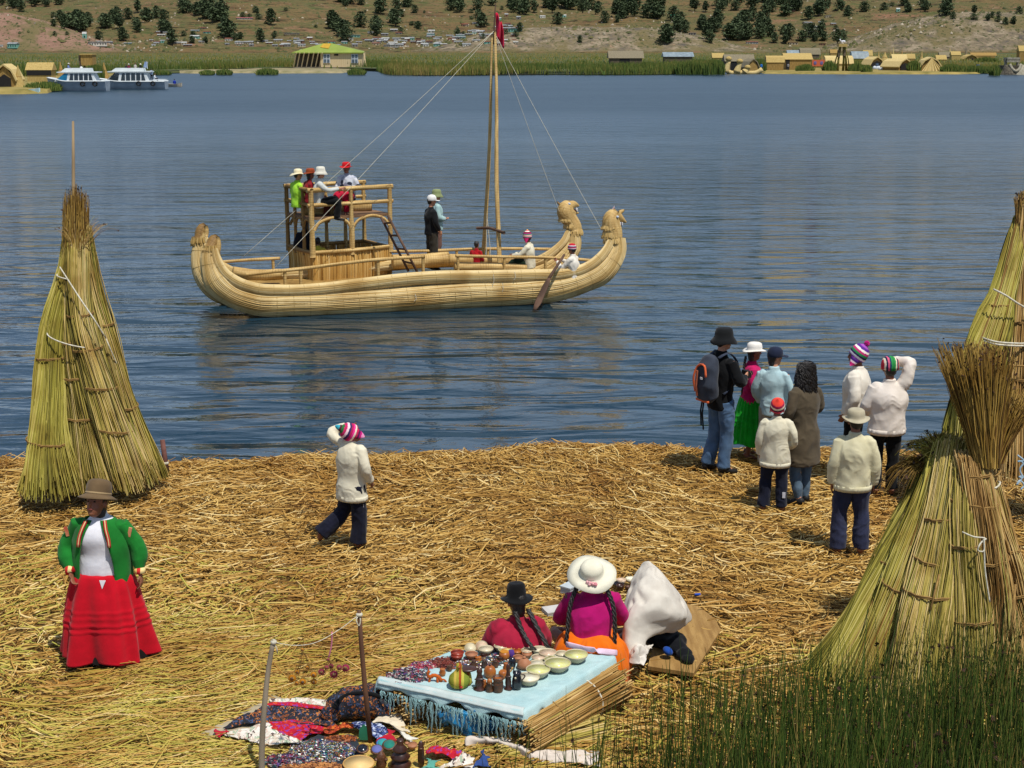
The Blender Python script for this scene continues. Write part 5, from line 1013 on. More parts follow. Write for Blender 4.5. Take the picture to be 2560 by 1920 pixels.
def put(px, py_top, d, rz, h, label, seated=True, frac=None, **k):
    q = DZ(px, py_top, d); f = frac or (1.25/1.72 if seated else 1.79/1.72); q[2] -= h*f; return person(q, rz, h, label, **{**kw, **k})
put(*Z4(965, 140), 32.6, R(150), 1.62, 'passenger in lime green shirt and wide cream hat on the cabin roof', J=sitJ(), top=dict(mat=cloth('a8e040', '96cc34'), name='shirt'), legs=dict(mat=cloth('8a8468')), hat=('sun', cloth('e6dcbc', 'd8caa0')), skin=SKIN_L, yaw=R(90), seed=201) if 0 else \
put(*Z4(965, 140), 32.6, R(-50), 1.62, 'passenger in lime green shirt and wide cream hat on the cabin roof', J=sitJ(), top=dict(mat=cloth('a8e040', '96cc34'), name='shirt'), legs=dict(mat=cloth('8a8468')), hat=('sun', cloth('e6dcbc', 'd8caa0')), skin=SKIN_L, yaw=R(-20), seed=201)
put(*Z4(1070, 135), 32.5, R(-60), 1.6, 'passenger in red patterned top and rust-brown hat on the cabin roof', J=sitJ(), top=dict(mat=cloth('a02028', '5a1418')), legs=dict(mat=cloth('703024')), hat=('felt', cloth('9a4a24', '7a3018')), seed=202, hair='nape')
put(*Z4(1155, 118), 32.3, R(-80), 1.72, 'passenger in white shirt and white bucket hat on the cabin roof', J=sitJ(elR=(.22, .2, .72), wrR=(.16, .48, .74), elL=(-.22, .2, .68), wrL=(-.14, .44, .7)), top=dict(mat=cloth('cdd0ca', 'b8bcb8'), name='shirt'), legs=dict(mat=BLACK), hat=('bucket', cloth('dcd8c8')), skin=SKIN_L, seed=203, feet='shoe')
r_, J_, H_ = put(*Z4(1408, 78), 33.0, R(165), 1.66, 'passenger in grey patterned sweater, red trousers and red hat facing the shore', J=sitJ(elR=(.25, .06, .62), wrR=(.1, .28, .6), elL=(-.27, .05, .64), wrL=(-.1, .3, .58)), top=dict(mat=Mcells('patterned_sweater', [srgb(x) for x in ('b8bcc8', '9aa0b0', '2c3040', 'c8ccd4', 'a8acb8', 'd0d2d8')], 11), name='sweater', loose=1.1), legs=dict(mat=cloth('c01838', 'a01030'), loose=1.15), hat=('felt', cloth('d01c24', 'b01018')), skin=SKIN_D, face=True, seed=204)
PI_ = lambda w_, z_: (lambda q_: (CX+F*q_[0]/(q_[1]*cP+(H-z_)*sP), CY-F*((z_-H)*cP+q_[1]*sP)/(q_[1]*cP+(H-z_)*sP), q_[1]*cP+(H-z_)*sP))(w_)
put(*PI_(world(.1, .62, 0), 1.82), R(20), 1.65, 'dark-haired passenger in black and white inside the cabin', J=sitJ(), top=dict(mat=cloth('181a22')), legs=dict(mat=cloth('202430')), seed=205, frac=1.2/1.72, hair='nape')
put(*PI_(world(.2, .42, 0), 1.42), R(10), 1.3, 'small passenger in yellow top inside the cabin', J=sitJ(), top=dict(mat=cloth('d8c848', 'c0b040')), legs=dict(mat=cloth('303440')), seed=206, frac=1.2/1.72)
q = G(*Z5(275, 815), .55); h_ = hgt(q, Z5(300, 152)[0], Z5(300, 152)[1]); J = skel(elR=(.24, .0, 1.14), wrR=(.2, .12, .93), elL=(-.26, .02, 1.13), wrL=(-.14, .18, .95))
person(q, R(-62), h_, 'man in black jacket, dark trousers and white cap standing on the boat deck', J, dict(mat=cloth('16181a', '101214'), len=.1, loose=1.15), dict(mat=cloth('3c3830', '2c2a24'), loose=1.15, flare=1.1), ('cap', cloth('e8e6e0')), hair='short', skin=SKIN_L, yaw=R(-10), feet='shoe', seed=211, **kw)
q2 = G(*Z5(310, 790), .55)+V3(.0, .35, 0); q2[2] = .55; h_ = hgt(q2, *Z5(305, 105))
person(q2, R(-70), h_, 'man in pale blue shirt and khaki hat behind the black-jacketed man', skel(elR=(.24, .0, 1.12), wrR=(.1, .18, 1.08), elL=(-.24, .0, 1.12), wrL=(-.1, .18, 1.08)), dict(mat=cloth('a8c4c0', '90aeb0'), name='shirt', loose=1.15), dict(mat=cloth('7a5a50')), ('bucket', cloth('8a9468', '7a8458')), skin=SKIN_L, feet='shoe', seed=212, **kw)
put(*Z5(655, 565), 33.4, R(-30), 1.2, 'child with bare dark head in red top sitting by the mast', J=sitJ(), top=dict(mat=cloth('b01820', '8a1018')), legs=dict(mat=cloth('202430')), seed=213, frac=1.2/1.72)
put(*Z5(1120, 472), 33.0, R(75), 1.6, 'man in white jacket and striped cap sitting right of the mast', J=sitJ(elR=(.22, .2, .66), wrR=(.12, .42, .62), elL=(-.22, .2, .66), wrL=(-.12, .42, .62)), top=dict(mat=CREAM, loose=1.12), legs=dict(mat=cloth('142818', '0f1f14'), loose=1.1), hat=('chullo', knit(5)), seed=214)
put(*Z5(1505, 580), 32.6, R(60), 1.55, 'rower in white jacket and red-topped striped cap holding the oar', J=sitJ(elR=(.24, .22, .66), wrR=(.14, .42, .78), elL=(-.22, .24, .62), wrL=(-.06, .46, .76)), top=dict(mat=WHITE, loose=1.12), legs=dict(mat=NAVY), hat=('knit', Mstripe('knit_bow', [srgb(x) for x in ('2a2a40', 'e0c8d0', 'c04060', '303050', 'd8c0c8', 'b02838', 'c01828')], 2, 0, .165)), seed=215, grip=(1.3, 1.3))
# ============================================================ UPRIGHT REED STACKS
BUND = {k: MS('reed_bundle_'+k, c, .6, patch=((.7, .62, .5), 2.5, .45, .65)) for k, c in {
 'green': [srgb('54501c'), srgb('787028'), srgb('989038'), srgb('b4a84e'), srgb('c8ba70'), srgb('8a6430')], 'tan': [srgb('6a4e24'), srgb('94713a'), srgb('b8955a'), srgb('cfb078'), srgb('a8a050')],
 'mix': [srgb('57501f'), srgb('82772e'), srgb('aa9a48'), srgb('c0a862'), srgb('d0b880'), srgb('8a8a3c')], 'dark': [srgb('38401a'), srgb('565a26'), srgb('7a7c3a'), srgb('94905a')], 'brush': [srgb('54401c'), srgb('7c6228'), srgb('9c7e38'), srgb('b8984e'), srgb('5e3c1c')]}.items()}
TIE = M('twisted_tie', srgb('9a7a44'), srgb('7a5c30'), 30, .8)
def bundle(parent, way, n, mat, r=.006, seed=0, fan=.0, ties=(), name='reed_bundle', K=12, frac=.6, flat=1.0, jit=.012):
    """way: list of (x,y,z,R); strands keep their place in the cross-section so they gather and fan"""
    n = int(n*1.55); r = r*.78; rg = np.random.default_rng(seed); way = np.array([(*a, b) for a, b in way], float); c = catmull(way, K)
    a = rg.uniform(0, 2*np.pi, n); q = rg.random(n)**frac
    t0 = rg.uniform(0, .1, n); t1 = 1-rg.exponential(.05, n).clip(0, .3); tt = t0[:, None]+(t1-t0)[:, None]*np.linspace(0, 1, K)[None, :]
    ix = tt*(K-1); i0 = np.clip(ix.astype(int), 0, K-2); f = (ix-i0)[..., None]; cc = c[i0]*(1-f)+c[i0+1]*f
    rad_ = cc[..., 3]*q[:, None]*(1+.12*np.sin(tt*9+a[:, None]*3)); P_ = cc[..., :3].copy()
    P_[..., 0] += rad_*np.cos(a)[:, None]; P_[..., 1] += rad_*np.sin(a)[:, None]*flat; P_ += rg.normal(0, jit, (n, K, 3)).cumsum(1)*.35
    rn = np.clip(rg.normal(.5, .2, n)+.2*np.sin(a*2+seed), 0, 1)
    o = link(name, strands(name, P_, (r*rg.uniform(.6, 1.3, n))[:, None]*np.ones((1, K)), rn, 3), mat, parent)
    for t in ties:
        i = min(int(t*(K-1)), K-2); f_ = t*(K-1)-i; p = c[i]*(1-f_)+c[i+1]*f_; m = MB(); R0 = p[3]*1.03+.008; tl = rg.uniform(-.12, .12, 2)
        ring = [(p[0]+R0*math.cos(x), p[1]+R0*flat*math.sin(x), p[2]+tl[0]*R0*math.cos(x)+tl[1]*R0*math.sin(x)+.006*math.sin(9*x)) for x in np.linspace(0, 2*math.pi, 25)]
        for dz in (-.006, .008): m.sweep(np.array(ring)+V3(0, 0, dz), .008, n=5, ref=(0, 0, 1))
        m.build('tie_band', TIE, parent, True)
    return o
def spray(parent, c0, R0, top, R1, n, mat, seed, name='seed_heads', r=.0035, droop=.15, L=(.6, 1.0)):
    """loose flaring stalk tips with small dark seed tufts"""
    rg = np.random.default_rng(seed); a = rg.uniform(0, 6.283, n); q = rg.random(n)**.6; K = 7; t = np.linspace(0, 1, K)[None, :]*rg.uniform(*L, n)[:, None]
    c0, top = np.array(c0, float), np.array(top, float); cc = c0+(top-c0)*t[..., None]; rad_ = (R0+(R1-R0)*t**1.3)*q[:, None]
    P_ = cc.copy(); P_[..., 0] += rad_*np.cos(a)[:, None]; P_[..., 1] += rad_*np.sin(a)[:, None]; P_[..., 2] -= droop*t**3*q[:, None]
    P_ += rg.normal(0, .008, P_.shape).cumsum(1)*.6
    o = link(name, strands(name, P_, r*np.ones((n, K))*np.linspace(1.2, .6, K)[None, :], rg.random(n), 3), mat, parent)
    k = rg.random(n) < .3; e = P_[k][:, -1]; V = []; Fq = []
    for j, p in enumerate(e):
        for u in range(2):
            s_ = rg.uniform(.008, .016); d = rg.normal(0, 1, (2, 3)); o_ = len(V); p2 = p+rg.normal(0, .006, 3)
            V += [p2-d[0]*s_*.6, p2+d[1]*s_*.6, p2+d[0]*s_*.6, p2-d[1]*s_*.6]; Fq.append((o_, o_+1, o_+2, o_+3))
    if V: tag(link('seed_tufts', mesh_np('t', V, Fq), SEED, o), kind='stuff')
    return o
SEED = M('seed_brown', srgb('4a3020'), srgb('2c1c14'), 30)
Z6 = zoomer(0, 280, 1.626)
st = empty('reed_stack', (0, 0, 0), 0, 'tall tied cone of drying green reeds around a pole at the left shore', 'reed stack')
o6 = lambda x, y, d: DZ(*Z6(x, y), d)
def way6(l): return [((lambda q: (q[0], q[1], max(q[2], .43)))(o6(x, y, d)), r) for x, y, d, r in l]
bundle(st, way6([(215, 1560, 16.6, .44), (195, 1310, 16.75, .22), (205, 1150, 16.85, .18), (215, 950, 17.0, .165), (235, 800, 17.1, .15), (268, 690, 17.2, .11), (285, 600, 17.3, .11), (295, 470, 17.3, .09)]), 900, BUND['green'], .0075, 1, ties=(.2, .5), flat=.8)
bundle(st, way6([(410, 1530, 16.9, .38), (340, 1250, 17.0, .24), (300, 1050, 17.05, .20), (280, 900, 17.1, .16), (280, 700, 17.2, .12), (300, 560, 17.25, .1), (300, 450, 17.3, .1)]), 900, BUND['mix'], .007, 2, ties=(.28, .42, .55))
bundle(st, way6([(545, 1530, 16.9, .27), (455, 1260, 16.9, .19), (385, 1050, 16.95, .17), (335, 880, 17.0, .15), (315, 720, 17.1, .13), (315, 600, 17.2, .12), (315, 460, 17.3, .10)]), 800, BUND['mix'], .0075, 3, ties=(.22, .38, .53, .66))
bundle(st, way6([(620, 1500, 17.4, .2), (500, 1170, 17.35, .14), (420, 900, 17.3, .14), (375, 740, 17.3, .12), (350, 620, 17.3, .11), (335, 460, 17.3, .09)]), 600, BUND['mix'], .007, 4, ties=(.3, .62))
bundle(st, way6([(330, 1480, 18.1, .35), (310, 1000, 17.8, .22), (310, 600, 17.4, .12), (315, 500, 17.3, .12)]), 400, BUND['mix'], .007, 5)
spray(st, o6(310, 640, 17.25), .15, o6(308, 310, 17.3), .15, 1000, BUND['brush'], 6, droop=.12, L=(.35, 1.1))
spray(st, o6(320, 560, 17.2), .1, o6(345, 400, 17.2), .42, 60, BUND['tan'], 7, droop=.25)
MB().sweep([o6(300, 1200, 17.3), o6(299, 400, 17.3), o6(298, 200, 17.3), o6(297, 38, 17.3)], [.03, .024, .02, .014], n=8).build('pole', M('pale_pole', srgb('a08a68'), srgb('7a6448'), 4, .8, st=(1, 1, .2)), st, True)
# rope windings and guy
def ring_rope(cx, cy, d, w, dy, name='white_cord', parent=st, r=.009):
    a = np.linspace(-.15, math.pi+.15, 20); c = o6(cx, cy, d); k = d/F/1.626
    MB().sweep([V3(c[0]-w*k*math.cos(x), c[1]-w*k*.9*math.sin(x), c[2]-dy*k*math.cos(x)+.0*x) for x in a], r, n=6, ref=(0, 0, 1)).build(name, ROPE, parent, True)
ring_rope(300, 672, 17.2, 66, -12); ring_rope(298, 925, 17.0, 100, -30)
MB().sweep(catmull([o6(243, 630, 16.95), o6(320, 750, 16.8), o6(400, 870, 16.75), o6(430, 920, 16.85)], 14), .009, n=6, ref=(0, 1, 0)).build('white_cord', ROPE, st, True)
gy0, gy1 = o6(430, 920, 17.05), o6(668, 1425, 17.9); rope(gy0, gy1, .007, .05, parent=st, name='guy_rope')
kn = gy0*.55+gy1*.45; MB().ell(kn, .022).ell(kn+V3(-.01, 0, .03), .015).build('rope_knot', ROPE, st, True)
sk = empty('wooden_stake', (0, 0, 0), 0, 'short reddish wooden stake in the straw holding the guy rope', 'stake')
sa, sb = o6(678, 1465, 17.9), o6(660, 1332, 17.9); MB().sweep([sa, sb], [.035, .03], n=9, ref=(1, 0, 0)).build('stake', M('red_wood', srgb('7a5048'), srgb('583830'), 8, .8), sk, True); MB().lathe([(.036, -.015), (.042, 0), (.036, .02)], tuple(sa*.72+sb*.28), n=10).build('rope_winding', ROPE, sk, True)
# ---- right foreground stack
ZR = zoomer(2000, 1100, 2.023); oR = lambda x, y, d: DZ(*ZR(x, y), d)
def wayR(l): return [((lambda q: (q[0], q[1], max(q[2], .42)))(oR(x, y, d)), r) for x, y, d, r in l]
s2 = empty('reed_stack', (0, 0, 0), 0, 'large spreading stack of green and tan reed bundles in the right foreground', 'reed stack')
bundle(s2, wayR([(190, 1190, 12.3, .30), (330, 940, 12.4, .24), (450, 700, 12.5, .21), (560, 480, 12.6, .20), (640, 300, 12.7, .17), (700, 120, 12.75, .15), (750, -20, 12.8, .13)]), 1300, BUND['green'], .006, 11, ties=(.5,))
bundle(s2, wayR([(330, 1290, 12.0, .30), (450, 980, 12.1, .24), (540, 740, 12.2, .20), (610, 520, 12.3, .18), (670, 330, 12.4, .16), (720, 150, 12.5, .14), (760, 0, 12.6, .12)]), 1100, BUND['green'], .006, 12, ties=(.42,))
bundle(s2, wayR([(560, 1420, 11.6, .34), (590, 1100, 11.75, .25), (640, 820, 11.9, .20), (680, 600, 12.1, .17), (720, 380, 12.2, .14), (760, 150, 12.4, .13), (790, 0, 12.5, .12)]), 1300, BUND['mix'], .0065, 13, ties=(.42, .55, .7))
bundle(s2, wayR([(820, 1420, 11.7, .28), (850, 1100, 11.8, .2), (850, 880, 11.9, .18), (830, 620, 12.0, .15), (820, 400, 12.1, .13), (820, 200, 12.25, .11), (830, 60, 12.4, .11)]), 1000, BUND['mix'], .0065, 14, ties=(.34, .62, .8))
bundle(s2, wayR([(1010, 1330, 12.0, .26), (980, 1000, 12.0, .2), (960, 760, 12.1, .18), (930, 520, 12.1, .17), (900, 300, 12.15, .15), (880, 170, 12.2, .13), (860, 60, 12.3, .13)]), 1200, BUND['tan'], .0065, 15, ties=(.55, .78, .9))
bundle(s2, wayR([(1180, 1200, 12.6, .26), (1080, 850, 12.5, .2), (1020, 600, 12.45, .17), (960, 350, 12.4, .14), (900, 150, 12.4, .13)]), 900, BUND['tan'], .0065, 16, ties=(.4, .6))
bundle(s2, wayR([(700, 1250, 13.2, .5), (760, 800, 13, .35), (800, 300, 12.6, .2), (820, 60, 12.5, .15)]), 700, BUND['mix'], .007, 17)
ZQ = zoomer(2000, 420, 2.127); oQ = lambda x, y, d: DZ(*ZQ(x, y), d)
spray(s2, oQ(990, 1580, 12.2), .11, oQ(935, 985, 12.3), .34, 1900, BUND['brush'], 18, r=.005, droop=.05, L=(.5, 1.12))
spray(s2, oQ(1020, 1560, 12.3), .10, oQ(1090, 1150, 12.4), .34, 500, BUND['brush'], 19, r=.0045, droop=.1, L=(.6, 1.05))
spray(s2, oQ(770, 1560, 12.7), .16, oQ(690, 1380, 12.7), .3, 380, BUND['green'], 20, r=.004, droop=.3, L=(.4, 1.1))
spray(s2, oQ(700, 1600, 12.8), .1, oQ(600, 1500, 12.7), .32, 420, BUND['brush'], 21, r=.004, droop=.4, L=(.3, 1.1))
0 and bundle(s2, [(tuple(oQ(480, 1600, 13.6)), .05), (tuple(oQ(620, 1430, 13.4)), .09), (tuple(oQ(760, 1300, 13.2)), .1)], 220, BUND['green'], .005, 22)
for cx, cy, w, d in ((890, 212, 118, 12.15), (890, 150, 120, 12.2)):
    a = np.linspace(-.1, math.pi+.1, 18); c = oR(cx, cy, d+.12); k = d/F/2.023
    MB().sweep([V3(c[0]-w*k*math.cos(x), c[1]-w*k*.9*math.sin(x), c[2]+.01*math.sin(x*5)) for x in a], .009, n=6, ref=(0, 0, 1)).build('white_cord' if cy > 200 else 'twisted_cord', ROPE if cy > 200 else TIE, s2, True)
MB().sweep(catmull([oR(820, 465, 11.85), oR(880, 490, 11.8), oR(940, 498, 11.8), oR(915, 520, 11.75), oR(900, 560, 11.75), oR(925, 565, 11.75), oR(930, 500, 11.75), oR(935, 640, 11.75), oR(960, 820, 11.75)], 40), .007, n=5, ref=(0, 1, 0)).build('white_cord', ROPE, s2, True)
MB().sweep([oR(1090, 730, 11.8), oR(1062, 1020, 11.7)], .011, n=6, ref=(1, 0, 0)).build('stray_stalk', TIE, s2, True)
MB().sweep([oR(705, 680, 11.8), oR(660, 860, 11.7)], .009, n=6, ref=(1, 0, 0)).build('stray_stalk', TIE, s2, True)
MB().sweep([oQ(945, 1200, 13.4), oQ(955, 980, 13.5)], [.06, .055], n=10, ref=(1, 0, 0)).build('post', M('grey_post', srgb('8a7c68'), srgb('66584a'), 6, .8, st=(1, 1, .2)), s2, True)
# ---- right rear stack, cut by the frame edge
s3 = empty('reed_stack', (0, 0, 0), 0, 'tall leaning reed stack bound with white cord at the right edge', 'reed stack')
def wayQ(l): return [((lambda q: (q[0], q[1], max(q[2], .42)))(oQ(x, y, d)), r) for x, y, d, r in l]
bundle(s3, wayQ([(900, 1480, 16.0, .3), (930, 1200, 16.1, .26), (990, 960, 16.2, .23), (1040, 800, 16.3, .2), (1090, 650, 16.4, .13), (1130, 500, 16.5, .13), (1165, 360, 16.6, .11), (1190, 250, 16.7, .09)]), 1400, BUND['green'], .0075, 31, ties=(.6,))
bundle(s3, wayQ([(1120, 1640, 16.0, .3), (1130, 1400, 16.1, .26), (1150, 1100, 16.2, .22), (1170, 850, 16.3, .2), (1185, 600, 16.5, .16), (1200, 350, 16.6, .12), (1215, 150, 16.7, .1)]), 1400, BUND['tan'], .0075, 32, ties=(.35, .55, .75))
bundle(s3, wayQ([(1270, 1640, 16.3, .35), (1240, 1100, 16.4, .25), (1225, 600, 16.6, .17), (1220, 150, 16.7, .1)]), 900, BUND['mix'], .0075, 33)
spray(s3, oQ(1190, 330, 16.6), .1, oQ(1205, 90, 16.7), .13, 500, BUND['brush'], 34, droop=.15)
MB().sweep(catmull([oQ(1030, 645, 16.1), oQ(1090, 675, 16.0), oQ(1150, 715, 16.0), oQ(1230, 760, 16.1)], 12), .011, n=6, ref=(0, 0, 1)).build('white_cord', ROPE, s3, True)
for y in (902, 915): MB().sweep(catmull([oQ(968, y, 16.1), oQ(1040, y+22, 15.95), oQ(1130, y+30, 15.95), oQ(1230, y+30, 16.1)], 12), .011, n=6, ref=(0, 0, 1)).build('white_cord', ROPE, s3, True)
MB().sweep(catmull([oQ(1100, 1060, 15.9), oQ(1160, 1052, 15.9), oQ(1220, 1056, 15.9)], 8), .012, n=6, ref=(0, 0, 1)).build('reed_tie', TIE, s3, True)
cb_ = empty('rope_coil', (0, 0, 0), 0, 'tangle of blue and white rope at the foot of the right edge stack', 'rope')
r_ = np.random.default_rng(3); pts = [oQ(1175+r_.uniform(-22, 22), 1540+i*12+r_.uniform(-25, 25), 15.2) for i in range(14)]; MB().sweep(catmull(pts, 90), .010, n=5, ref=(0, 1, 0)).build('rope', cloth('b8c8d0', '6a90a8'), cb_, True)
# ============================================================ FOREGROUND GREEN REEDS
rg = np.random.default_rng(77)
def blades(n, xa, xb, da, db, h0, h1, dens, seed):
    rg = np.random.default_rng(seed); out = []
    px = rg.uniform(xa, xb, n); d = rg.uniform(da, db, n); keep = rg.random(n) < dens(px); px, d = px[keep], d[keep]; n = len(px)
    X = (px-CX)/F*d; Y = (d-(H-.42)*sP)/cP; f = np.clip((px-1300)/900, 0, 1)
    h = (h0+(h1-h0)*f)*rg.uniform(.4, 1.15, n)*(1+.22*vnoise(X, Y, 2.2, 7)); K = 5; t = np.linspace(0, 1, K)[None, :]
    lx, ly = rg.normal(0, .09, n)[:, None], rg.normal(0, .09, n)[:, None]
    P_ = np.stack([X[:, None]+lx*t**1.6*h[:, None], Y[:, None]+ly*t**1.6*h[:, None], .36+h[:, None]*t], -1)
    rn = np.clip(rg.normal(.4, .27, n), 0, 1)
    return P_, (rg.uniform(.0024, .0048, n))[:, None]*np.array([1.1, 1, .9, .7, .35])[None, :], rn
dn = lambda px: np.clip((px-1250)/620, .02, 1)**2.3
B1 = blades(4300, 1250, 2640, 9.0, 10.7, .62, .98, dn, 1); B2 = blades(2600, 1500, 2640, 10.7, 11.8, .45, .8, lambda px: np.clip((px-1500)/900, .03, 1)**1.2, 2); B3 = blades(150, 1420, 2560, 9.6, 10.4, 1.0, 1.42, lambda px: np.ones_like(px), 3); B4 = blades(60, 1160, 1500, 9.8, 10.6, .5, .85, lambda px: np.ones_like(px), 4)
GR = MS('live_green_reed', [srgb('202c12'), srgb('2f4218'), srgb('40561e'), srgb('54682a'), srgb('767038'), srgb('a08a4c')], .5, .35)
allP = [np.concatenate(q) for q in zip(B1, B2, B3, B4)]
go = tag(link('green_reeds', strands('green_reeds', *allP), GR), 'dense dark green living reeds filling the lower right corner', 'reeds', kind='stuff')
tips = allP[0][:, 3][rg.random(len(allP[0])) < .12]; V = []; Fq = []
for p in tips:
    for u in range(3):
        d = rg.normal(0, 1, (2, 3))*.010; o_ = len(V); p2 = p+rg.normal(0, .008, 3); V += [p2-d[0], p2+d[1], p2+d[0], p2-d[1]]; Fq.append((o_, o_+1, o_+2, o_+3))
tag(link('reed_flowers', mesh_np('tufts', V, Fq), SEED), 'small brown seed tufts on the green reeds in the lower right', 'seed heads', kind='stuff')
# ============================================================ CRAFT STALL
ZS = zoomer(900, 1560, 2.91); ZT = zoomer(480, 1500, 3.568); ZU = zoomer(640, 1780, 3.687); ZW = zoomer(1180, 1340, 3.352)
TZ = .80
def patch(name, rows, mat, parent=None, nu=60, nv=60, amp=.012, fs=6, seed=0, thick=.006, label=None, cat=None, group=None):
    """smooth sheet through a grid of 3-D control points with creases"""
    rows = np.array(rows, float); A = np.array([catmull(r, nu) for r in rows]); G_ = np.array([catmull(A[:, i], nv) for i in range(nu)])
    V = []
    for i in range(nu):
        for j in range(nv):
            p = G_[i, j]; e = min(i, nu-1-i, j, nv-1-j); a_ = noise.noise(Vector(p*fs)+Vector((seed, seed*2, 0))); b_ = noise.noise(Vector(p*fs*2.3)+Vector((a_*2, seed, seed)))
            V.append((p[0]+amp*.8*b_, p[1]+amp*.8*a_, p[2]+amp*(a_*1.2+(.35-abs(b_))*1.3)))
    m = MB(); m.add(V, [(i*nv+j, (i+1)*nv+j, (i+1)*nv+j+1, i*nv+j+1) for i in range(nu-1) for j in range(nv-1)])
    o = m.build(name, mat, parent, True); md = o.modifiers.new('t', 'SOLIDIFY'); md.thickness = thick; md.offset = 1
    return tag(o, label, cat, group) if label else o
def gq(zf, pts, z): return [G(*zf(x, y), z) if not isinstance(z, (list, tuple)) else G(*zf(x, y), z[i]) for i, (x, y) in enumerate(pts)]
cL, cF_, cR, cB = G(945, 1699, TZ), G(1309, 1780, TZ), G(1536, 1641, TZ), G(1135, 1628, TZ)
CY_ = M('pale_blue_cloth', srgb('b2cccc'), srgb('98babd'), 5, .9, .4, 120, sheen=.2); CYW = cloth('c2cbc8', 'a8b8b6')
tc = empty('tablecloth', (0, 0, 0), 0, 'pale blue fringed shawl spread over the low reed table of crafts', 'tablecloth')
def out(p, c, k): d = p-c; d[2] = 0; return p+d*k
cen = (cL+cF_+cR+cB)/4
V = []; nu_ = nv_ = 90
for i in range(nu_):
    for j in range(nv_):
        ea, eb = .05+.05*noise.noise(Vector((j*.09, 3, 1))), .05+.04*noise.noise(Vector((i*.09, 7, 2))); u, v = -ea+(1+ea+.09+.07*noise.noise(Vector((j*.07, 9, 4))))*i/(nu_-1), -eb+(1+eb*2)*j/(nv_-1); uu, vv = min(max(u, 0), 1), min(max(v, 0), 1); p = (cL*(1-vv)+cF_*vv)*(1-uu)+(cB*(1-vv)+cR*vv)*uu
        ex = (max(0, -u)+max(0, u-1))*1.0+(max(0, -v)+max(0, v-1))*1.35; p = p+(cB-cL)*(u-uu)*.45+(cF_-cL)*(v-vv)*.5
        if uu == 1: p = p+(cB-cL)*.07*math.sin(vv*3.14)
        w_ = noise.noise(Vector(p*7)); w2 = noise.noise(Vector(p*17)+Vector((w_, 0, 0))); rk = max(0, vv-.62)*1.2+ex*8
        V.append((p[0]+.02*w_*ex*10, p[1]+.02*w2*ex*10, TZ-1.1*ex-6*ex*ex+(.35-abs(w2))*.012*(.5+rk)+.008*w_*(.5+rk)))
o_ = MB().add(V, [(i*nv_+j, (i+1)*nv_+j, (i+1)*nv_+j+1, i*nv_+j+1) for i in range(nu_-1) for j in range(nv_-1)]).build('sheet', CY_, tc, True); md = o_.modifiers.new('t', 'SOLIDIFY'); md.thickness = .008; md.offset = -1
# worn white border along the front edge
patch('border', [[(cL*(1-v)+cF_*v)+V3(0, -.025, -.022) for v in np.linspace(0, 1, 5)], [(cL*(1-v)+cF_*v)+V3(0, .02, .009) for v in np.linspace(0, 1, 5)], [(cL*(1-v)+cF_*v)+V3(.01, .045, .008) for v in np.linspace(0, 1, 5)]], CYW, tc, 70, 8, .003, 5, 3, .005)
rg = np.random.default_rng(5); n_ = 300; f = rg.random(n_)**.9*.97+.02; L = rg.uniform(.08, .27, n_)*(.6+.4*np.sin(f*20)**2)*(.55+.6*np.sin(f*3.1)); K = 6; t = np.linspace(0, 1, K)[None, :]
b_ = (cL[None]*(1-f[:, None])+cF_[None]*f[:, None]); P_ = np.repeat(b_[:, None, :], K, 1); P_[..., 1] -= .06+.02*np.sin(t*3); P_[..., 2] -= .06+L[:, None]*t
P_[..., 0] += (np.round(f*34)/34-f)[:, None]*1.1*t**.7+.008*np.sin(t*9+f[:, None]*90)
link('fringe', strands('fringe', P_, np.full((n_, K), .0026), rg.random(n_)), cloth('9fc4c4', '84acb0'), tc)
# reed bales carrying the table
def bale(p0, p1, w, h, n, seed, mat, label, name='reed_bale', ties=2):
    """horizontal bale of cut stalks from p0 to p1 (ground level centre line)"""
    rg = np.random.default_rng(seed); e = empty(name, p0, 0, label, 'reed bale'); ax = np.array(p1)-np.array(p0); L = np.linalg.norm(ax); ax = ax/L; sd = np.array([-ax[1], ax[0], 0])
    a = rg.uniform(0, 6.283, n); q = rg.random(n)**.4; K = 8; t = np.linspace(0, 1, K)[None, :]; st_ = rg.normal(0, .03, n)[:, None]; en = rg.normal(0, .05, n)[:, None]
    s_ = st_+(L+en-st_)*t; lat = (q*np.cos(a))[:, None]*w/2+rg.normal(0, .015, (n, 1))*t; hz_ = (h/2+q*np.sin(a)*h/2)[:, None]+rg.normal(0, .012, (n, 1))*t-.0
    P_ = ax[None, None]*s_[..., None]+sd[None, None]*lat[..., None]+np.array([0, 0, 1.])*np.maximum(hz_, .005)[..., None]+rg.normal(0, .003, (n, K, 3)).cumsum(1)
    link('stalks', strands('stalks', P_, (rg.uniform(.005, .0085, n))[:, None]*np.ones((1, K)), np.clip(rg.normal(.5, .22, n), 0, 1), 5), mat, e)
    m = MB(); m.sweep([ax*.03+V3(0, 0, h/2), ax*(L-.03)+V3(0, 0, h/2)], [w*.44]*2, [h*.44]*2, ref=tuple(sd), n=14); m.build('core', CORE, e)
    for k in range(ties):
        c = ax*L*(.3+.4*k); ring = [c+sd*math.cos(x)*w*.52+V3(0, 0, h/2+math.sin(x)*h*.52) for x in np.linspace(0, 2*math.pi, 22)]; MB().sweep(ring, .008, n=5, ref=tuple(ax)).build('tie_band', ROPE if k else TIE, e, True)
    return e
CORE = M('cut_reed_ends', srgb('5e4420'), srgb('241708'), 60, .95, 1, 90)
g = lambda p, z=.42: V3(p[0], p[1], z)
dRF = (cR-cF_)
bale(g(cF_)+V3(-.03, .03, 0)-dRF*.0, g(cF_+dRF*.92)+V3(.02, .0, 0), .36, .33, 1100, 1, BUND['tan'], 'thick bale of cut reeds with ragged ends under the front right of the blue table')
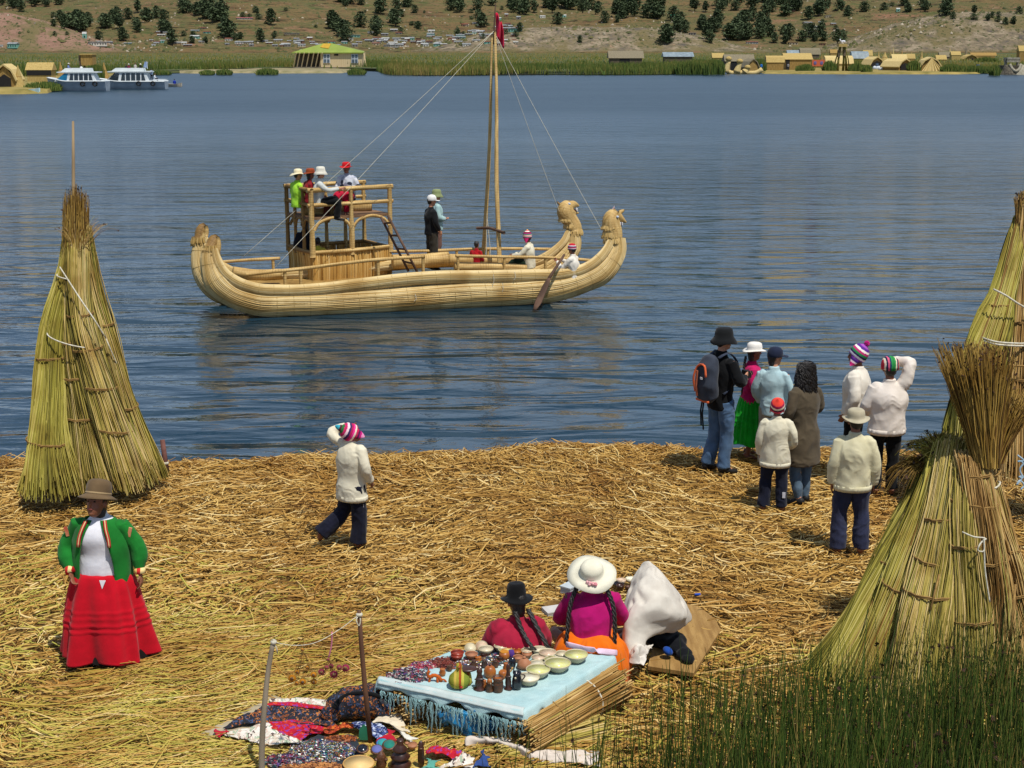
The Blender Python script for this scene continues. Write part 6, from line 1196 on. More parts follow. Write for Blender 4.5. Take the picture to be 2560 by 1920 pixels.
bale(g(cL)+V3(.16, -.04, 0), g(cB)+V3(.2, -.1, 0), .34, .33, 700, 2, BUND['tan'], 'dark-ended reed bale under the left end of the blue table')
bale(g(cL*.5+cF_*.5)+V3(.0, .22, 0), g(cB*.5+cR*.5), .5, .34, 500, 3, BUND['mix'], 'hidden middle reed bale under the blue table', ties=0)
bale(g(G(1250, 1890, .42)), g(G(1480, 1830, .42)), .34, .12, 420, 4, BUND['mix'], 'loose low pile of reeds beside the table bale', ties=0)
# blue plastic and small reed mat
BLUEP = M('blue_plastic', srgb('1f86b8'), srgb('146a9c'), 6, .35, .6, 14, spec=.6)
patch('plastic_sheet', [[G(1085, 1770, .70), G(1150, 1775, .72), G(1225, 1790, .7), G(1265, 1800, .66)], [G(1100, 1800, .60), G(1160, 1815, .6), G(1215, 1815, .55), G(1258, 1805, .58)], [G(1140, 1825, .47), G(1185, 1850, .46), G(1215, 1842, .46), G(1240, 1830, .48)], [G(1185, 1848, .44), G(1200, 1868, .44), G(1225, 1858, .44), G(1245, 1838, .44)]], BLUEP, None, 60, 60, .05, 7, 8, .004, 'crumpled bright blue plastic sheet hanging under the fringe', 'plastic sheet')
rg = np.random.default_rng(8); a0, a1, b0_, b1_ = G(1022, 1800, .46), G(1150, 1870, .46), G(1062, 1770, .46), G(1172, 1815, .46); n_ = 46; f = np.linspace(0, 1, n_)
P_ = np.array([[ (a0*(1-q)+a1*q)*(1-t_)+(b0_*(1-q)+b1_*q)*t_+V3(.04*math.sin(t_*3), 0, .02*math.sin(t_*3.1)) for t_ in np.linspace(rg.uniform(-.08, .05), 1+rg.uniform(-.1, .1), 6)] for q in f])
tag(link('reed_mat', strands('mat', P_, np.full((n_, 6), .0125), rg.random(n_)*.5+.35, 5), STRAWB), 'small golden mat of split reeds lying before the blue plastic', 'mat')
# ---- pottery helpers
def sz(zf, x, y, w, z): # real width of w zoomed pixels at a point of height z
    p = G(*zf(x, y), z); zc = p[1]*cP+(H-p[2])*sP; s_ = 2.91 if zf is ZS else 3.568 if zf is ZT else 3.687 if zf is ZU else 3.352; return p, w/s_*zc/F
GL = {'cream': M('cream_glaze', srgb('ddd4b8'), srgb('c8ba98'), 14, .35, spec=.5), 'pinkcream': M('pink_cream_glaze', srgb('dcc8b0'), srgb('c4a488'), 14, .35, spec=.5), 'lime': M('lime_glaze', srgb('cfd070'), srgb('d8d8a0'), 20, .25, spec=.6), 'pale': M('pale_glaze', srgb('e8e4d0'), srgb('dcd4b4'), 16, .3, spec=.6), 'body': M('bowl_clay', srgb('c8bda0'), srgb('a89c80'), 12, .6),
      'red': M('red_clay', srgb('9c3a24'), srgb('7c2c1c'), 12, .4, spec=.5), 'terra': M('terracotta', srgb('b07c5c'), srgb('9a6444'), 10, .6), 'brown': M('dark_brown_wood', srgb('4a2a1e'), srgb('2e1a14'), 14, .35, spec=.6), 'orange': M('orange_gourd', srgb('b8702c'), srgb('8c4a1c'), 16, .4, spec=.5), 'black': M('black_gourd', (.01, .012, .02), None, 9, .2, spec=.7), 'tan': M('tan_wood', srgb('d2a868'), srgb('b88c4c'), 9, .5), 'umber': M('umber_carved', srgb('6e4426'), srgb('3e2416'), 22, .45, .8, 60, spec=.5)}
def bowl(x, y, w, inner, label, h=.42, tiltx=0, outer='body'):
    p, W = sz(ZS, x, y, w, TZ+.05); r = W/2; p = G(*ZS(x, y), TZ+.012+r*h*1.9*.9); e = empty('bowl', (p[0], p[1], TZ+.012), rg.uniform(0, 6), label, 'bowl', 'pottery bowls on the blue cloth'); e.rotation_euler = (tiltx, 0, 0)
    hh = r*h*1.9*.55+.02
    MB().lathe([(r*.5, 0), (r*.55, .004), (r*.82, hh*.5), (r*1.0, hh), (r*.975, hh+.004), (r*.93, hh-.003), (r*.9, hh-.01)], n=32).build('outer_shell', GL[outer], e, True)
    V = []; MB().lathe([(r*.93, hh-.003), (r*.77, hh*.5), (r*.5, .012), (r*.01, .009)], n=32).build('glazed_inside', GL[inner], e, True)
    return e
BW = [(803, 160, 85, 'cream', 'cream bowl tipped on its side at the far left end of the bowls', .5), (885, 146, 92, 'pinkcream', 'small shallow cream bowl in the back row beside the tipped bowl'), (915, 176, 112, 'cream', 'cream bowl second row, in front of the back-left bowl'), (1025, 157, 104, 'cream', 'shallow pale bowl behind the crimson jacket woman'), (1056, 182, 104, 'lime', 'lime-tinted shallow bowl in the second row'), (1140, 150, 104, 'pinkcream', 'back-row cream bowl tilted left of centre'), (1228, 153, 108, 'pinkcream', 'pinkish cream bowl in the back row nearest the black braids'), (1212, 192, 84, 'cream', 'small deep cream cup among the middle bowls'), (1305, 180, 108, 'pale', 'pale bowl in the second row right of the cup'), (1365, 200, 132, 'pinkcream', 'wide pinkish bowl with a dark crack mark'), (1298, 238, 106, 'pinkcream', 'pinkish bowl in the third row'), (1468, 212, 100, 'cream', 'plain cream bowl half behind the large lime bowl'), (1572, 208, 176, 'lime', 'largest lime-glazed bowl at the right end of the row'), (1398, 252, 122, 'lime', 'lime bowl half hidden behind the big front bowl'), (1438, 268, 196, 'lime', 'big lime and white bowl second from the right front'), (1285, 282, 112, 'pale', 'pale bowl behind the yellowest bowl'), (1296, 316, 180, 'lime', 'yellowest lime bowl in the front line'), (1225, 376, 168, 'pale', 'big white bowl at the front beside the dark figures')]
for b_ in BW: bowl(b_[0], b_[1]+4, b_[2], b_[3], b_[4], tiltx=(.6 if 'tipped' in b_[4] else 0))
for x, y, w, m_, l_ in ((708, 210, 100, 'red', 'glossy red-brown bowl at the back left of the crafts'), (705, 232, 92, 'red', 'second red-brown bowl in front of the first'), (810, 220, 96, 'terra', 'brown saucer right of the red bowls'), (1075, 200, 96, 'orange', 'orange-brown dish behind the blue trinkets'), (1140, 200, 80, 'orange', 'orange-brown small pot dish by the cream cup'), (1150, 246, 78, 'terra', 'small terracotta dish in the middle'), (1215, 222, 76, 'terra', 'terracotta cup beneath the cream cup')): bowl(x, y, w, m_, l_, outer=m_)
def pot(zf, x, yb, w, h, prof, mat, label, cat='figure', z=TZ, name='figurine', group=None, parts=()):
    p, W = sz(zf, x, yb, w, z); _, Hh = sz(zf, x, yb, h, z); e = empty(name, (p[0], p[1], z+.008), 0, label, cat, group)
    MB().lathe([(r*W/2, v*Hh) for r, v in prof], n=22).build('body', mat, e, True)
    for nm, kind, a, mt in parts:
        m = MB()
        if kind == 'e': m.ell((a[0]*W, a[1]*W, a[2]*Hh), (a[3]*W, a[4]*W, a[5]*Hh))
        if kind == 's': m.sweep(catmull([(q[0]*W, q[1]*W, q[2]*Hh) for q in a[0]], 10), [a[1]*W]*10, n=8)
        m.build(nm, mt, e, True)
    return e
GC = 'carved and gourd figures on the blue cloth'
STR = Mstripe('gourd_stripes', [srgb(x) for x in ('8a8c30', 'c8b050', 'a09838', '9a4a20', 'b8b048', '7c8a34')], 0, -.06, .06, wob=.004)
pot(ZS, 722, 466, 160, 190, [(.3, 0), (.8, .08), (1, .25), (.9, .45), (.5, .62), (.25, .75), (.3, .85), (.2, .97), (.01, 1)], STR, 'striped green and orange gourd bird with a long curled neck', 'gourd', group=GC, parts=[('beak', 'e', (.0, -.14, .9, .06, .12, .03), GL['orange']), ('red_dot', 'e', (.12, -.48, .18, .06, .04, .04), cloth('c03030'))])
pot(ZS, 780, 452, 90, 120, [(.5, 0), (.8, .2), (.75, .5), (.6, .8), (.5, 1), (.01, 1.02)], STR, 'green gourd body with flat mushroom cap beside the gourd bird', 'gourd', group=GC, parts=[('cap', 'e', (.0, 0, 1.08, .85, .6, .12), GL['brown'])])
for x, yb, w, h, l_ in ((870, 482, 90, 175, 'dark carved wooden figure with round base at the front'), (1078, 482, 62, 205, 'tall dark carved wooden figure beside the owl vase')):
    pot(ZS, x, yb, w, h, [(1, 0), (1, .06), (.6, .1), (.75, .25), (.6, .5), (.45, .62), (.4, .7), (.5, .8), (.4, .93), (.01, 1)], GL['brown'], l_, group=GC, parts=[('arms', 'e', (0, -.2, .5, .42, .12, .05), GL['brown']), ('face', 'e', (0, -.16, .8, .14, .08, .07), GL['umber'])])
pot(ZS, 943, 498, 58, 110, [(.9, 0), (1, .1), (.8, .5), (.9, .6), (.5, .7), (.6, .85), (.01, 1)], GL['umber'], 'small carved brown animal figure at the front edge', group=GC, parts=[('head', 'e', (0, -.3, .8, .35, .3, .2), GL['orange']), ('tusk', 'e', (.15, -.55, .7, .05, .08, .06), GL['cream'])])
pot(ZS, 1005, 500, 84, 120, [(.7, 0), (.85, .1), (.9, .6), (.8, .75), (1, .85), (.95, 1), (.8, .98), (.7, .6)], GL['umber'], 'carved brown barrel-shaped cup at the front edge', 'cup', name='cup', group=GC, parts=[('rim_band', 'e', (0, 0, .82, .5, .5, .04), GL['orange'])])
pot(ZS, 1142, 482, 76, 135, [(.6, 0), (.95, .2), (1, .45), (.8, .75), (.7, .85), (.85, 1), (.6, 1), (.5, .85)], GL['black'], 'small black owl-shaped jug beside the white front bowl', 'jug', name='jug', group=GC, parts=[('handle', 's', ([(.4, 0, .9), (.75, 0, .8), (.45, 0, .5)], .06), GL['brown']), ('ear', 'e', (-.3, 0, 1.05, .09, .09, .1), GL['black']), ('eye', 'e', (-.15, -.4, .75, .1, .08, .06), GL['cream'])])
pot(ZS, 1108, 330, 52, 90, [(.7, 0), (1, .35), (1, .7), (.6, .95), (.01, 1)], GL['black'], 'glossy black egg-shaped gourd standing behind the figures', 'gourd', name='gourd', group=GC)
pot(ZS, 945, 395, 90, 90, [(.6, 0), (1, .3), (1, .6), (.7, .9), (.4, 1), (.01, 1)], GL['orange'], 'round orange gourd behind the carved figures', 'gourd', name='gourd', group=GC, parts=[('stem', 'e', (0, 0, 1.05, .08, .08, .1), GL['brown'])])
pot(ZS, 1040, 400, 70, 60, [(.6, 0), (1, .4), (.9, .8), (.6, 1), (.01, .8)], GL['orange'], 'small orange pot between the dark figures', 'pot', name='pot', group=GC, parts=[('spout', 's', ([(.4, 0, .6), (.8, 0, .9), (1, 0, 1.4)], .09), GL['tan'])])
pot(ZS, 1195, 330, 110, 60, [(.5, 0), (1, .3), (.9, .8), (.5, 1.2), (.01, 1.4)], GL['terra'], 'terracotta dome pot left of the lime bowls', 'pot', name='pot', group=GC, parts=[('knob', 'e', (0, 0, 1.45, .12, .12, .15), GL['terra'])])
pot(ZS, 1050, 262, 80, 60, [(.8, 0), (1, .5), (.8, 1), (.01, .9)], GL['orange'], 'amber glazed pot at the middle of the cloth', 'pot', name='pot', group=GC, parts=[('rim', 'e', (0, 0, 1, .42, .42, .1), cloth('c08028'))])
pot(ZS, 1100, 255, 50, 60, [(.8, 0), (1, .5), (.8, 1), (.01, .9)], cloth('5a3a88', '40286a'), 'small purple painted pot beside the amber pot', 'pot', name='pot', group=GC)
e = empty('reed_animal', (0, 0, 0), 0, 'bright orange twisted toy animal with horns on the left of the cloth', 'figure', GC); p, W = sz(ZS, 540, 425, 100, TZ)
for nm, pts, r in (('torso', [(-.5, 0, .5), (0, 0, .75), (.5, 0, .5), (.7, 0, .15)], .14), ('leg', [(-.4, 0, .5), (-.5, -.1, .02)], .09), ('leg', [(.3, -.1, .5), (.35, -.2, .02)], .09), ('neck', [(-.5, 0, .5), (-.6, 0, 1.0), (-.45, 0, 1.2)], .11), ('horn', [(-.55, 0, 1.1), (-.5, 0, 1.5)], .05), ('tail', [(.6, 0, .3), (1.0, -.1, .3), (1.2, -.1, .05)], .07)):
    MB().sweep(catmull([p+V3(*q)*W*.75 for q in pts], 8), r*W, n=7, ref=(0, 1, .1)).build(nm, cloth('c06020', 'a04818'), e, True)
# trinket heaps: beads and necklaces nobody could count
TRK = Mcells('trinket_beads', [srgb(x) for x in ('1a2a30', '3a1420', '6a2030', '1c1c20', '2c5a5a', '8a2c38', '5a3a78', '101418', 'b8b0a8', '1e3a44')], 55, .35, spec=.6)
TRC = Mcells('bright_beads', [srgb(x) for x in ('c8ccd0', '2a4a80', '2c7a74', '8c2430', 'a8903a', '202428', '2c5a34', '14181c', '4a3470', '8a4a24', '14181c', '2a1c18', '5a3028')], 75, .25, spec=.7)
def heap(zf, z, cx, cy, wx, wy, n, mat, label, seed, rr=(.004, .010), hh=.02, cat='jewellery'):
    rg = np.random.default_rng(seed); m = MB()
    for i in range(n):
        a = rg.uniform(0, 6.283); q = rg.random()**.6; x, y = cx+wx/2*q*math.cos(a), cy+wy/2*q*math.sin(a); p = G(*zf(x, y), z+.008+hh*(1-q)*rg.random())
        if rg.random() < .5: m.ell(p, (rg.uniform(*rr)*1.3, rg.uniform(*rr), rg.uniform(*rr)*.7), nu=6, nv=4)
        else:
            r = rg.uniform(.012, .035); ph = rg.uniform(0, 6); m.sweep([p+V3(r*math.cos(t), r*math.sin(t)*.8, .004*math.sin(3*t)) for t in np.linspace(ph, ph+4.6, 8)], rg.uniform(.002, .004), n=4, ref=(0, 0, 1))
    return tag(m.build('trinkets', mat), label, cat, kind='stuff')
heap(ZS, TZ, 360, 375, 300, 110, 620, TRK, 'heap of dark beaded necklaces at the left end of the cloth', 1); heap(ZS, TZ, 470, 300, 200, 50, 220, Mcells('red_beads', [srgb(x) for x in ('7a2030', '5a3a78', 'b04058', '30282c', '8a3028', 'c0b8b0')], 60, .4), 'heap of red and purple bead strings behind the dark necklaces', 2)
heap(ZS, TZ, 620, 285, 230, 80, 420, Mcells('maroon_beads', [srgb(x) for x in ('5a2420', '7a3428', '3a1814', '8a4434')], 60, .5), 'heap of maroon seed necklaces on the cloth', 3); heap(ZS, TZ, 790, 290, 260, 90, 260, TRC, 'bright painted trinkets and little mirrors in the cloth middle', 4, (.008, .016)); heap(ZS, TZ, 960, 260, 270, 100, 300, TRC, 'blue and red painted trinkets in front of the cream bowls', 5, (.008, .016))
# ============================================================ GROUND TEXTILES
TX = dict(dark=Mcells('dark_embroidery', [srgb(x) for x in ('23242c', '1c1d26', '2a2b34', '8a4a20', '26272f', '3a4a6a', '1f2028', 'b0703a', '24252e', '20212a')], 60, .9, st=(1, .6, 1)), white=Mcells('white_embroidery', [srgb(x) for x in ('d8d0c4', 'd0c8b8', 'c0a898', 'ddd6cc', '9aa890', '5a4a44', 'd4ccc0', 'c8b8a4')], 46, .9, st=(1, .5, 1)), red=Mcells('red_embroidery', [srgb(x) for x in ('b0142a', 'a81026', 'b8182e', '7a3a90', 'ac1228', 'c04a20', 'a81028')], 50, .9), blue=Mcells('blue_embroidery', [srgb(x) for x in ('26386a', '8a98c0', '202c58', '3a4a80', 'c0c8d8', '202a50')], 50, .9), fire=Mcells('orange_embroidery', [srgb(x) for x in ('b04a20', '8a2818', 'c86a28', '6a2418', 'a83a1c')], 46, .9), tan=cloth('b0a48a', '9c8f74'))
def textile(zf, q, mat, label, z=.47, amp=.014, seed=0, n=46):
    (a, b, c, d) = [G(*zf(x, y), z) for x, y in q]; rows = [[a*(1-v)+b*v for v in (0, .33, .66, 1)] for _ in (0,)]; rows = [[(a*(1-v)+b*v)*(1-u)+(d*(1-v)+c*v)*u+V3(.03*math.sin(u*5+v*4+seed), .03*math.cos(v*6+seed), 0) for v in (0, .33, .66, 1)] for u in (0, .33, .66, 1)]
    return patch('textile', rows, mat, None, n, n, amp, 7, seed, .006, label, 'textile', 'embroidered textiles laid out on the straw')
textile(ZT, [(30, 1215), (420, 1235), (1250, 960), (700, 860)], TX['tan'], 'plain tan groundsheet under the embroidered cloths', .455, .008, 1)
textile(ZT, [(700, 915), (1230, 960), (1260, 905), (730, 868)], TX['white'], 'black and white patterned cloth at the back of the pile', .475, .01, 2)
textile(ZT, [(690, 930), (1200, 985), (1220, 950), (700, 905)], TX['red'], 'narrow red band of cloth below the black and white one', .485, .008, 3)
textile(ZT, [(310, 1120), (1290, 1120), (1230, 1010), (640, 935)], TX['dark'], 'dark cloth embroidered in orange and blue, lying wide', .49, .018, 4, 60)
textile(ZT, [(580, 1120), (960, 1262), (1300, 1140), (900, 1080)], TX['red'], 'red cloth with purple scroll border', .485, .014, 5)
textile(ZT, [(270, 1215), (780, 1325), (960, 1275), (690, 1110)], TX['white'], 'off-white cloth with line drawing of figures', .49, .016, 6)
textile(ZT, [(205, 1210), (285, 1225), (300, 1170), (225, 1160)], cloth('b8142c'), 'small folded red corner at the tip of the white cloth', .50, .01, 7, 14)
textile(ZT, [(1150, 1190), (1450, 1150), (1400, 1100), (1250, 1110)], TX['fire'], 'orange and rust embroidered cloth in the middle of the pile', .50, .014, 8, 30)
textile(ZT, [(1420, 1110), (1660, 1245), (1800, 1165), (1520, 1075)], TX['blue'], 'navy and pale blue embroidered cloth right of the pole', .50, .012, 9, 30)
textile(ZT, [(1660, 1250), (1810, 1255), (1810, 1160), (1740, 1180)], cloth('b0142a'), 'red corner cloth beside the navy one', .51, .01, 10, 16)
textile(ZT, [(1640, 1095), (1925, 1170), (1890, 930), (1740, 880)], cloth('d8ccb4', 'cbbda2'), 'cream cotton bag cloth with black cord pattern', .52, .016, 11, 36)
textile(ZT, [(1800, 1150), (1980, 1275), (1990, 1255), (1850, 1130)], cloth('dcd8cc'), 'white printed scrap in front of the reed mat', .50, .01, 12, 20)
for pl in ([(1770, 920), (1790, 1000), (1760, 1010), (1800, 1060), (1810, 1100)], [(1700, 1085), (1760, 1070), (1800, 1090)]): MB().sweep(catmull(gq(ZT, pl, .545), 12), .003, n=4, ref=(0, 0, 1)).build('cord', BLACK).hide_render if 0 else None
b2 = MB(); c = [(1240, 1030, .07), (1330, 980, .1), (1450, 960, .13), (1570, 960, .14), (1680, 960, .12), (1720, 1000, .08)]
for x, y, r in c: p = G(*ZT(x, y+60), .47); b2.ell((p[0], p[1]+.02, .47+r*.8), (r*1.25, r*1.2, r*1.05))
bg_ = tag(link('bag', remesh(b2, .012, 5, .012, 1, 5), TX['dark']), 'dark embroidered cloth bag slumped behind the brown pole', 'bag')
MB().sweep(catmull([G(*ZT(1260, 960), .62), G(*ZT(1350, 860), .66), G(*ZT(1560, 830), .7), G(*ZT(1740, 880), .64)], 20), .015, .02, n=8, ref=(0, 0, 1)).build('strap', BLACK, bg_, True)
p_ = [G(*ZT(x, y), .47) for x, y in ((600, 1498), (1480, 1490), (1380, 1230), (1120, 1205))]
textile(ZT, [(560, 1600), (1500, 1600), (1480, 1230), (1120, 1205)], cloth('20242c', '2c343c'), 'dark cloth under the heap of bright beads', .475, .01, 14, 30)
heap(ZT, .48, 1160, 1340, 560, 190, 900, TRC, 'colourful heap of beads and bracelets on the dark cloth', 6, (.006, .012), .03); heap(ZT, .48, 860, 1430, 420, 130, 420, TRK, 'dark tangle of necklaces at the lower left of the beads', 7, (.006, .012), .02); heap(ZT, .48, 1330, 1235, 300, 50, 160, Mcells('amber', [srgb(x) for x in ('8a4a24', '5a2c18', 'a86030', '3a2018')], 50, .4), 'brown seed and shell pendants behind the bright beads', 8, (.008, .014))
heap(ZT, .49, 1140, 1500, 700, 90, 300, Mcells('clay_bits', [srgb(x) for x in ('9a6438', '6a3c20', 'b88048', '4a2c1c')], 40, .5), 'small brown clay whistles along the bottom edge', 9, (.01, .02))
def disc(x, y, w, mat, label, rimmat):
    p, W = sz(ZT, x, y, w, .52); e = empty('hand_mirror', p, .3, label, 'mirror'); e.rotation_euler = (.35, 0, 0)
    MB().lathe([(W*.42, 0), (W*.5, .004), (W*.5, .012), (W*.43, .016), (W*.001, .014)], n=24).build('frame', rimmat, e, True); MB().lathe([(W*.38, .0165), (W*.38, .019), (W*.001, .019)], n=20).build('glass', mat, e, True)
disc(1522, 1335, 112, GL['black'], 'oval dark-faced mirror with brown frame', GL['umber']); disc(1650, 1342, 118, cloth('6a70b0'), 'oval mirror with violet face and brown frame', GL['umber']); disc(1760, 1300, 130, cloth('2e8a78', '246a60'), 'oval green-faced mirror behind the violet one', GL['umber']); disc(1700, 1285, 110, cloth('38a0a0'), 'turquoise-faced mirror leaning behind the others', cloth('4a7ac0'))
MB().prism([(-.045, 0), (.045, 0), (.035, .09), (0, .13), (-.035, .09)], .012, lambda x, y, t: tuple(G(*ZT(1535, 1250), .47)+V3(x, t, y))).build('green_card', M('green_card', srgb('2f7a5c'), None, 5, .5)); tag(bpy.data.objects['green_card'], 'pointed green painted board standing by the foot of the brown pole', 'board')
p, W = sz(ZT, 1490, 1480, 285, .5); e = empty('plate', (p[0], p[1]-.02, .46), 0, 'large pale tan wooden bowl at the bottom edge', 'bowl'); MB().lathe([(W*.28, 0), (W*.42, .03), (W*.5, .075), (W*.485, .08), (W*.46, .074)], n=36).build('outer_shell', GL['tan'], e, True); MB().lathe([(W*.47, .076), (W*.38, .035), (W*.2, .015), (.001, .012)], n=36).build('inside', M('bowl_inside', srgb('e8c88c'), srgb('dcb878'), 5, .5), e, True)
PG = [(.95, 0), (1, .05), (.6, .22), (.5, .25), (.85, .3), (.9, .34), (.5, .5), (.4, .54), (.65, .58), (.68, .62), (.35, .78), (.3, .82), (.34, .95), (.28, 1), (.01, .97)]
pot(ZT, 1860, 1480, 200, 250, PG, GL['brown'], 'tiered dark brown carved pot with flared skirts', 'pot', z=.46, name='pot', parts=[('spout', 'e', (.3, 0, .85, .1, .1, .05), GL['terra'])]); pot(ZT, 2045, 1480, 64, 235, [(.8, 0), (1, .2), (.9, .6), (.7, .9), (.3, 1), (.01, 1.01)], GL['brown'], 'upright dark brown carved post figure at the bottom right of the textiles', z=.46, parts=[('knot', 'e', (0, -.3, .7, .3, .2, .06), GL['umber'])])
pot(ZT, 1690, 1500, 110, 160, [(.7, 0), (.9, .2), (.7, .4), (.8, .6), (.6, .8), (.4, .9), (.01, 1)], GL['umber'], 'squat carved brown figure beside the tan bowl', z=.46, parts=[('arm', 'e', (.4, -.1, .5, .15, .2, .1), GL['umber']), ('arm', 'e', (-.4, -.1, .5, .15, .2, .1), GL['umber'])])
pot(ZT, 1965, 1330, 90, 40, [(.6, 0), (1, .6), (1, 1), (.01, .8)], GL['terra'], 'small terracotta saucer behind the carved post figure', 'saucer', z=.47, name='saucer')
textile(ZU, [(1560, 400), (1900, 430), (1950, 375), (1640, 310)], TX['red'], 'crumpled red cloth right of the carved figures', .50, .03, 21, 40); textile(ZU, [(1690, 520), (2020, 520), (2035, 430), (1860, 385)], TX['white'], 'white embroidered pouch with curved edge at the bottom', .50, .02, 22, 36)
textile(ZU, [(2020, 520), (2135, 500), (2140, 420), (2090, 335)], cloth('34508c', '243a70'), 'small blue triangular cloth standing at the bottom', .52, .015, 23, 20); textile(ZU, [(1560, 520), (1680, 520), (1670, 450), (1590, 430)], cloth('5aa090', '4a8878'), 'small sea-green cloth at the bottom edge', .50, .02, 24, 20)
patch('white_cloth', [[G(*ZS(x, y), .47+dz) for x, y, dz in r] for r in ([(770, 900, .0), (960, 880, .0), (1240, 985, .0), (1740, 1045, .0)], [(770, 850, .04), (960, 840, .08), (1240, 935, .05), (1740, 985, .02)], [(830, 830, .0), (1000, 825, .02), (1260, 915, .0), (1750, 930, .0)])], cloth('d8ccc0', 'c4b8aa'), None, 120, 26, .022, 7, 31, .006, 'long rumpled white cloth running along the straw at the bottom', 'cloth')
# ---- poles with string and hanging ornaments
GREYW = M('grey_pole', srgb('a89c88'), srgb('867a68'), 8, .8, st=(1, 1, .2)); BRW = M('brown_pole', srgb('6e4e3a'), srgb('54382a'), 8, .7, st=(1, 1, .2))
pr = G(*ZT(1592, 1265), .45); pl_ = G(*ZT(622, 1560), .43)
def up(x, y, Y): return DY(*ZT(x, y), Y)
e = empty('pole', (0, 0, 0), 0, 'straight brown pole with knotted white string at its top', 'pole'); MB().sweep([pr, up(1545, 800, pr[1]), up(1510, 400, pr[1]), up(1490, 95, pr[1])], [.021, .02, .018, .016], n=9).build('shaft', BRW, e, True)
tp = up(1492, 130, pr[1]); MB().ell(tp, (.026, .026, .02)).sweep(catmull([tp, tp+V3(.01, -.02, -.04), tp+V3(.0, -.03, -.08), tp+V3(-.02, -.03, -.03), tp], 14), .005, n=5, ref=(0, 1, 0)).build('string_knot', ROPE, e, True)
e = empty('pole', (0, 0, 0), 0, 'bent pale grey pole at the left of the textiles', 'pole'); MB().sweep(catmull([pl_+V3(0, 0, -.05), up(622, 1400, pl_[1]), up(650, 900, pl_[1]), up(690, 560, pl_[1]), up(728, 355, pl_[1])], 16), np.linspace(.024, .017, 16), n=9).build('shaft', GREYW, e, True)
tq = up(728, 375, pl_[1]); MB().ell(tq, (.024, .024, .02)).sweep([tq, tq+V3(.02, 0, -.05), tq+V3(.025, 0, -.09)], .005, n=5, ref=(0, 1, 0)).build('string_knot', ROPE, e, True)
st_ = MB().sweep(catmull([tq, tq*.8+tp*.2-V3(0, 0, .07), tq*.55+tp*.45-V3(0, 0, .11), tq*.25+tp*.75-V3(0, 0, .07), tp], 30), .0028, n=4, ref=(0, 1, 0)).build('string', ROPE); tag(st_, 'thin sagging white string tied between the two poles', 'string')
def ornament(x, y0, cols, pts, label, strc):
    f = (x-728)/(1490-728); Yc = tq[1]*(1-f)+tp[1]*f; e = empty('hanging_ornament', (0, 0, 0), 0, label, 'ornament'); a = up(x, y0, Yc)
    n0 = up(*pts[0][:2], Yc); MB().sweep(catmull([a, (a+n0)/2+V3(.01, 0, 0), n0], 8), .006 if strc else .003, n=5, ref=(0, 1, 0)).build('cord', cloth(strc) if strc else TIE, e, True)
    r_ = np.random.default_rng(int(x))
    for i, (px, py, w) in enumerate(pts):
        c = up(px, py, Yc+r_.uniform(-.05, .05)); W = w/3.568*c[1]/F; fl = MB(); col_ = cols[i % len(cols)]
        fl.add([(c[0]+W/2*rr*math.cos(t), c[1]-.01*(1-rr)-.002*k, c[2]+W/2*rr*math.sin(t)) for k in (0, 1) for rr in (.45, .9) for t in np.linspace(0, 6.283, 17)[:-1]], [(k*32+j, k*32+(j+1) % 16, k*32+16+(j+1) % 16, k*32+16+j) for k in (0, 1) for j in range(16)])
        fo = fl.build('flower', col_, e); m = MB(); m.ell((c[0], c[1]-.012, c[2]), (W*.2, .012, W*.2), nu=8, nv=5); m.build('centre', GL['umber'], fo, True)
        m = MB()
        for t in np.linspace(0, 6.283, 15)[:-1]: m.sweep([c+V3(W/2*.85*math.cos(t), 0, W/2*.85*math.sin(t)), c+V3(W/2*1.35*math.cos(t), 0, W/2*1.35*math.sin(t))], [.004, .0015], n=4, ref=(0, 1, 0))
        m.build('rays', TIE, fo); m = MB(); m.sweep([c+V3(0, 0, W*.4), (c+n0)/2+V3(.01, 0, 0), n0], .002, n=4, ref=(0, 1, 0)); m.build('thread', TIE, e)
ornament(985, 330, [M('dried_orange', srgb('d08818'), srgb('a86810'), 20, .7)], [(985, 440, 30), (893, 697, 84), (988, 728, 72), (1085, 665, 66), (1088, 728, 60), (940, 640, 48), (1030, 600, 40), (935, 740, 40)], 'cluster of dried orange flower discs hanging from the string', None)
ornament(1248, 285, [M('dried_pink', srgb('a83058'), srgb('7a2040'), 20, .7)], [(1215, 530, 30), (1155, 640, 70), (1265, 662, 84), (1370, 605, 84), (1315, 600, 56), (1240, 590, 56), (1200, 600, 44)], 'cluster of pink dried flower discs hanging on a pink cord', 'd07890')
# ============================================================ THINGS BESIDE THE SEATED WOMEN
oW = lambda x, y, d: DZ(*ZW(x, y), d)
patch('white_cloth', [[oW(1440, 222, 12.7), oW(1335, 400, 12.6), oW(1278, 600, 12.45), oW(1262, 850, 12.3), oW(1252, 1075, 12.2)], [oW(1462, 215, 12.62), oW(1420, 430, 12.35), oW(1345, 620, 12.2), oW(1310, 850, 12.12), oW(1310, 1060, 12.1)], [oW(1475, 215, 12.6), oW(1560, 430, 12.3), oW(1480, 640, 12.15), oW(1400, 790, 12.15), oW(1380, 1000, 12.1)], [oW(1490, 222, 12.65), oW(1680, 460, 12.45), oW(1740, 660, 12.35), oW(1600, 770, 12.3), oW(1440, 900, 12.2)], [oW(1505, 240, 12.75), oW(1715, 480, 12.7), oW(1832, 660, 12.7), oW(1790, 750, 12.6), oW(1520, 830, 12.4)]], cloth('d2ccc0', 'c0b8ac'), None, 90, 90, .026, 3.8, 41, .006, 'tall white cloth draped like a shelter beside the magenta woman', 'cloth')
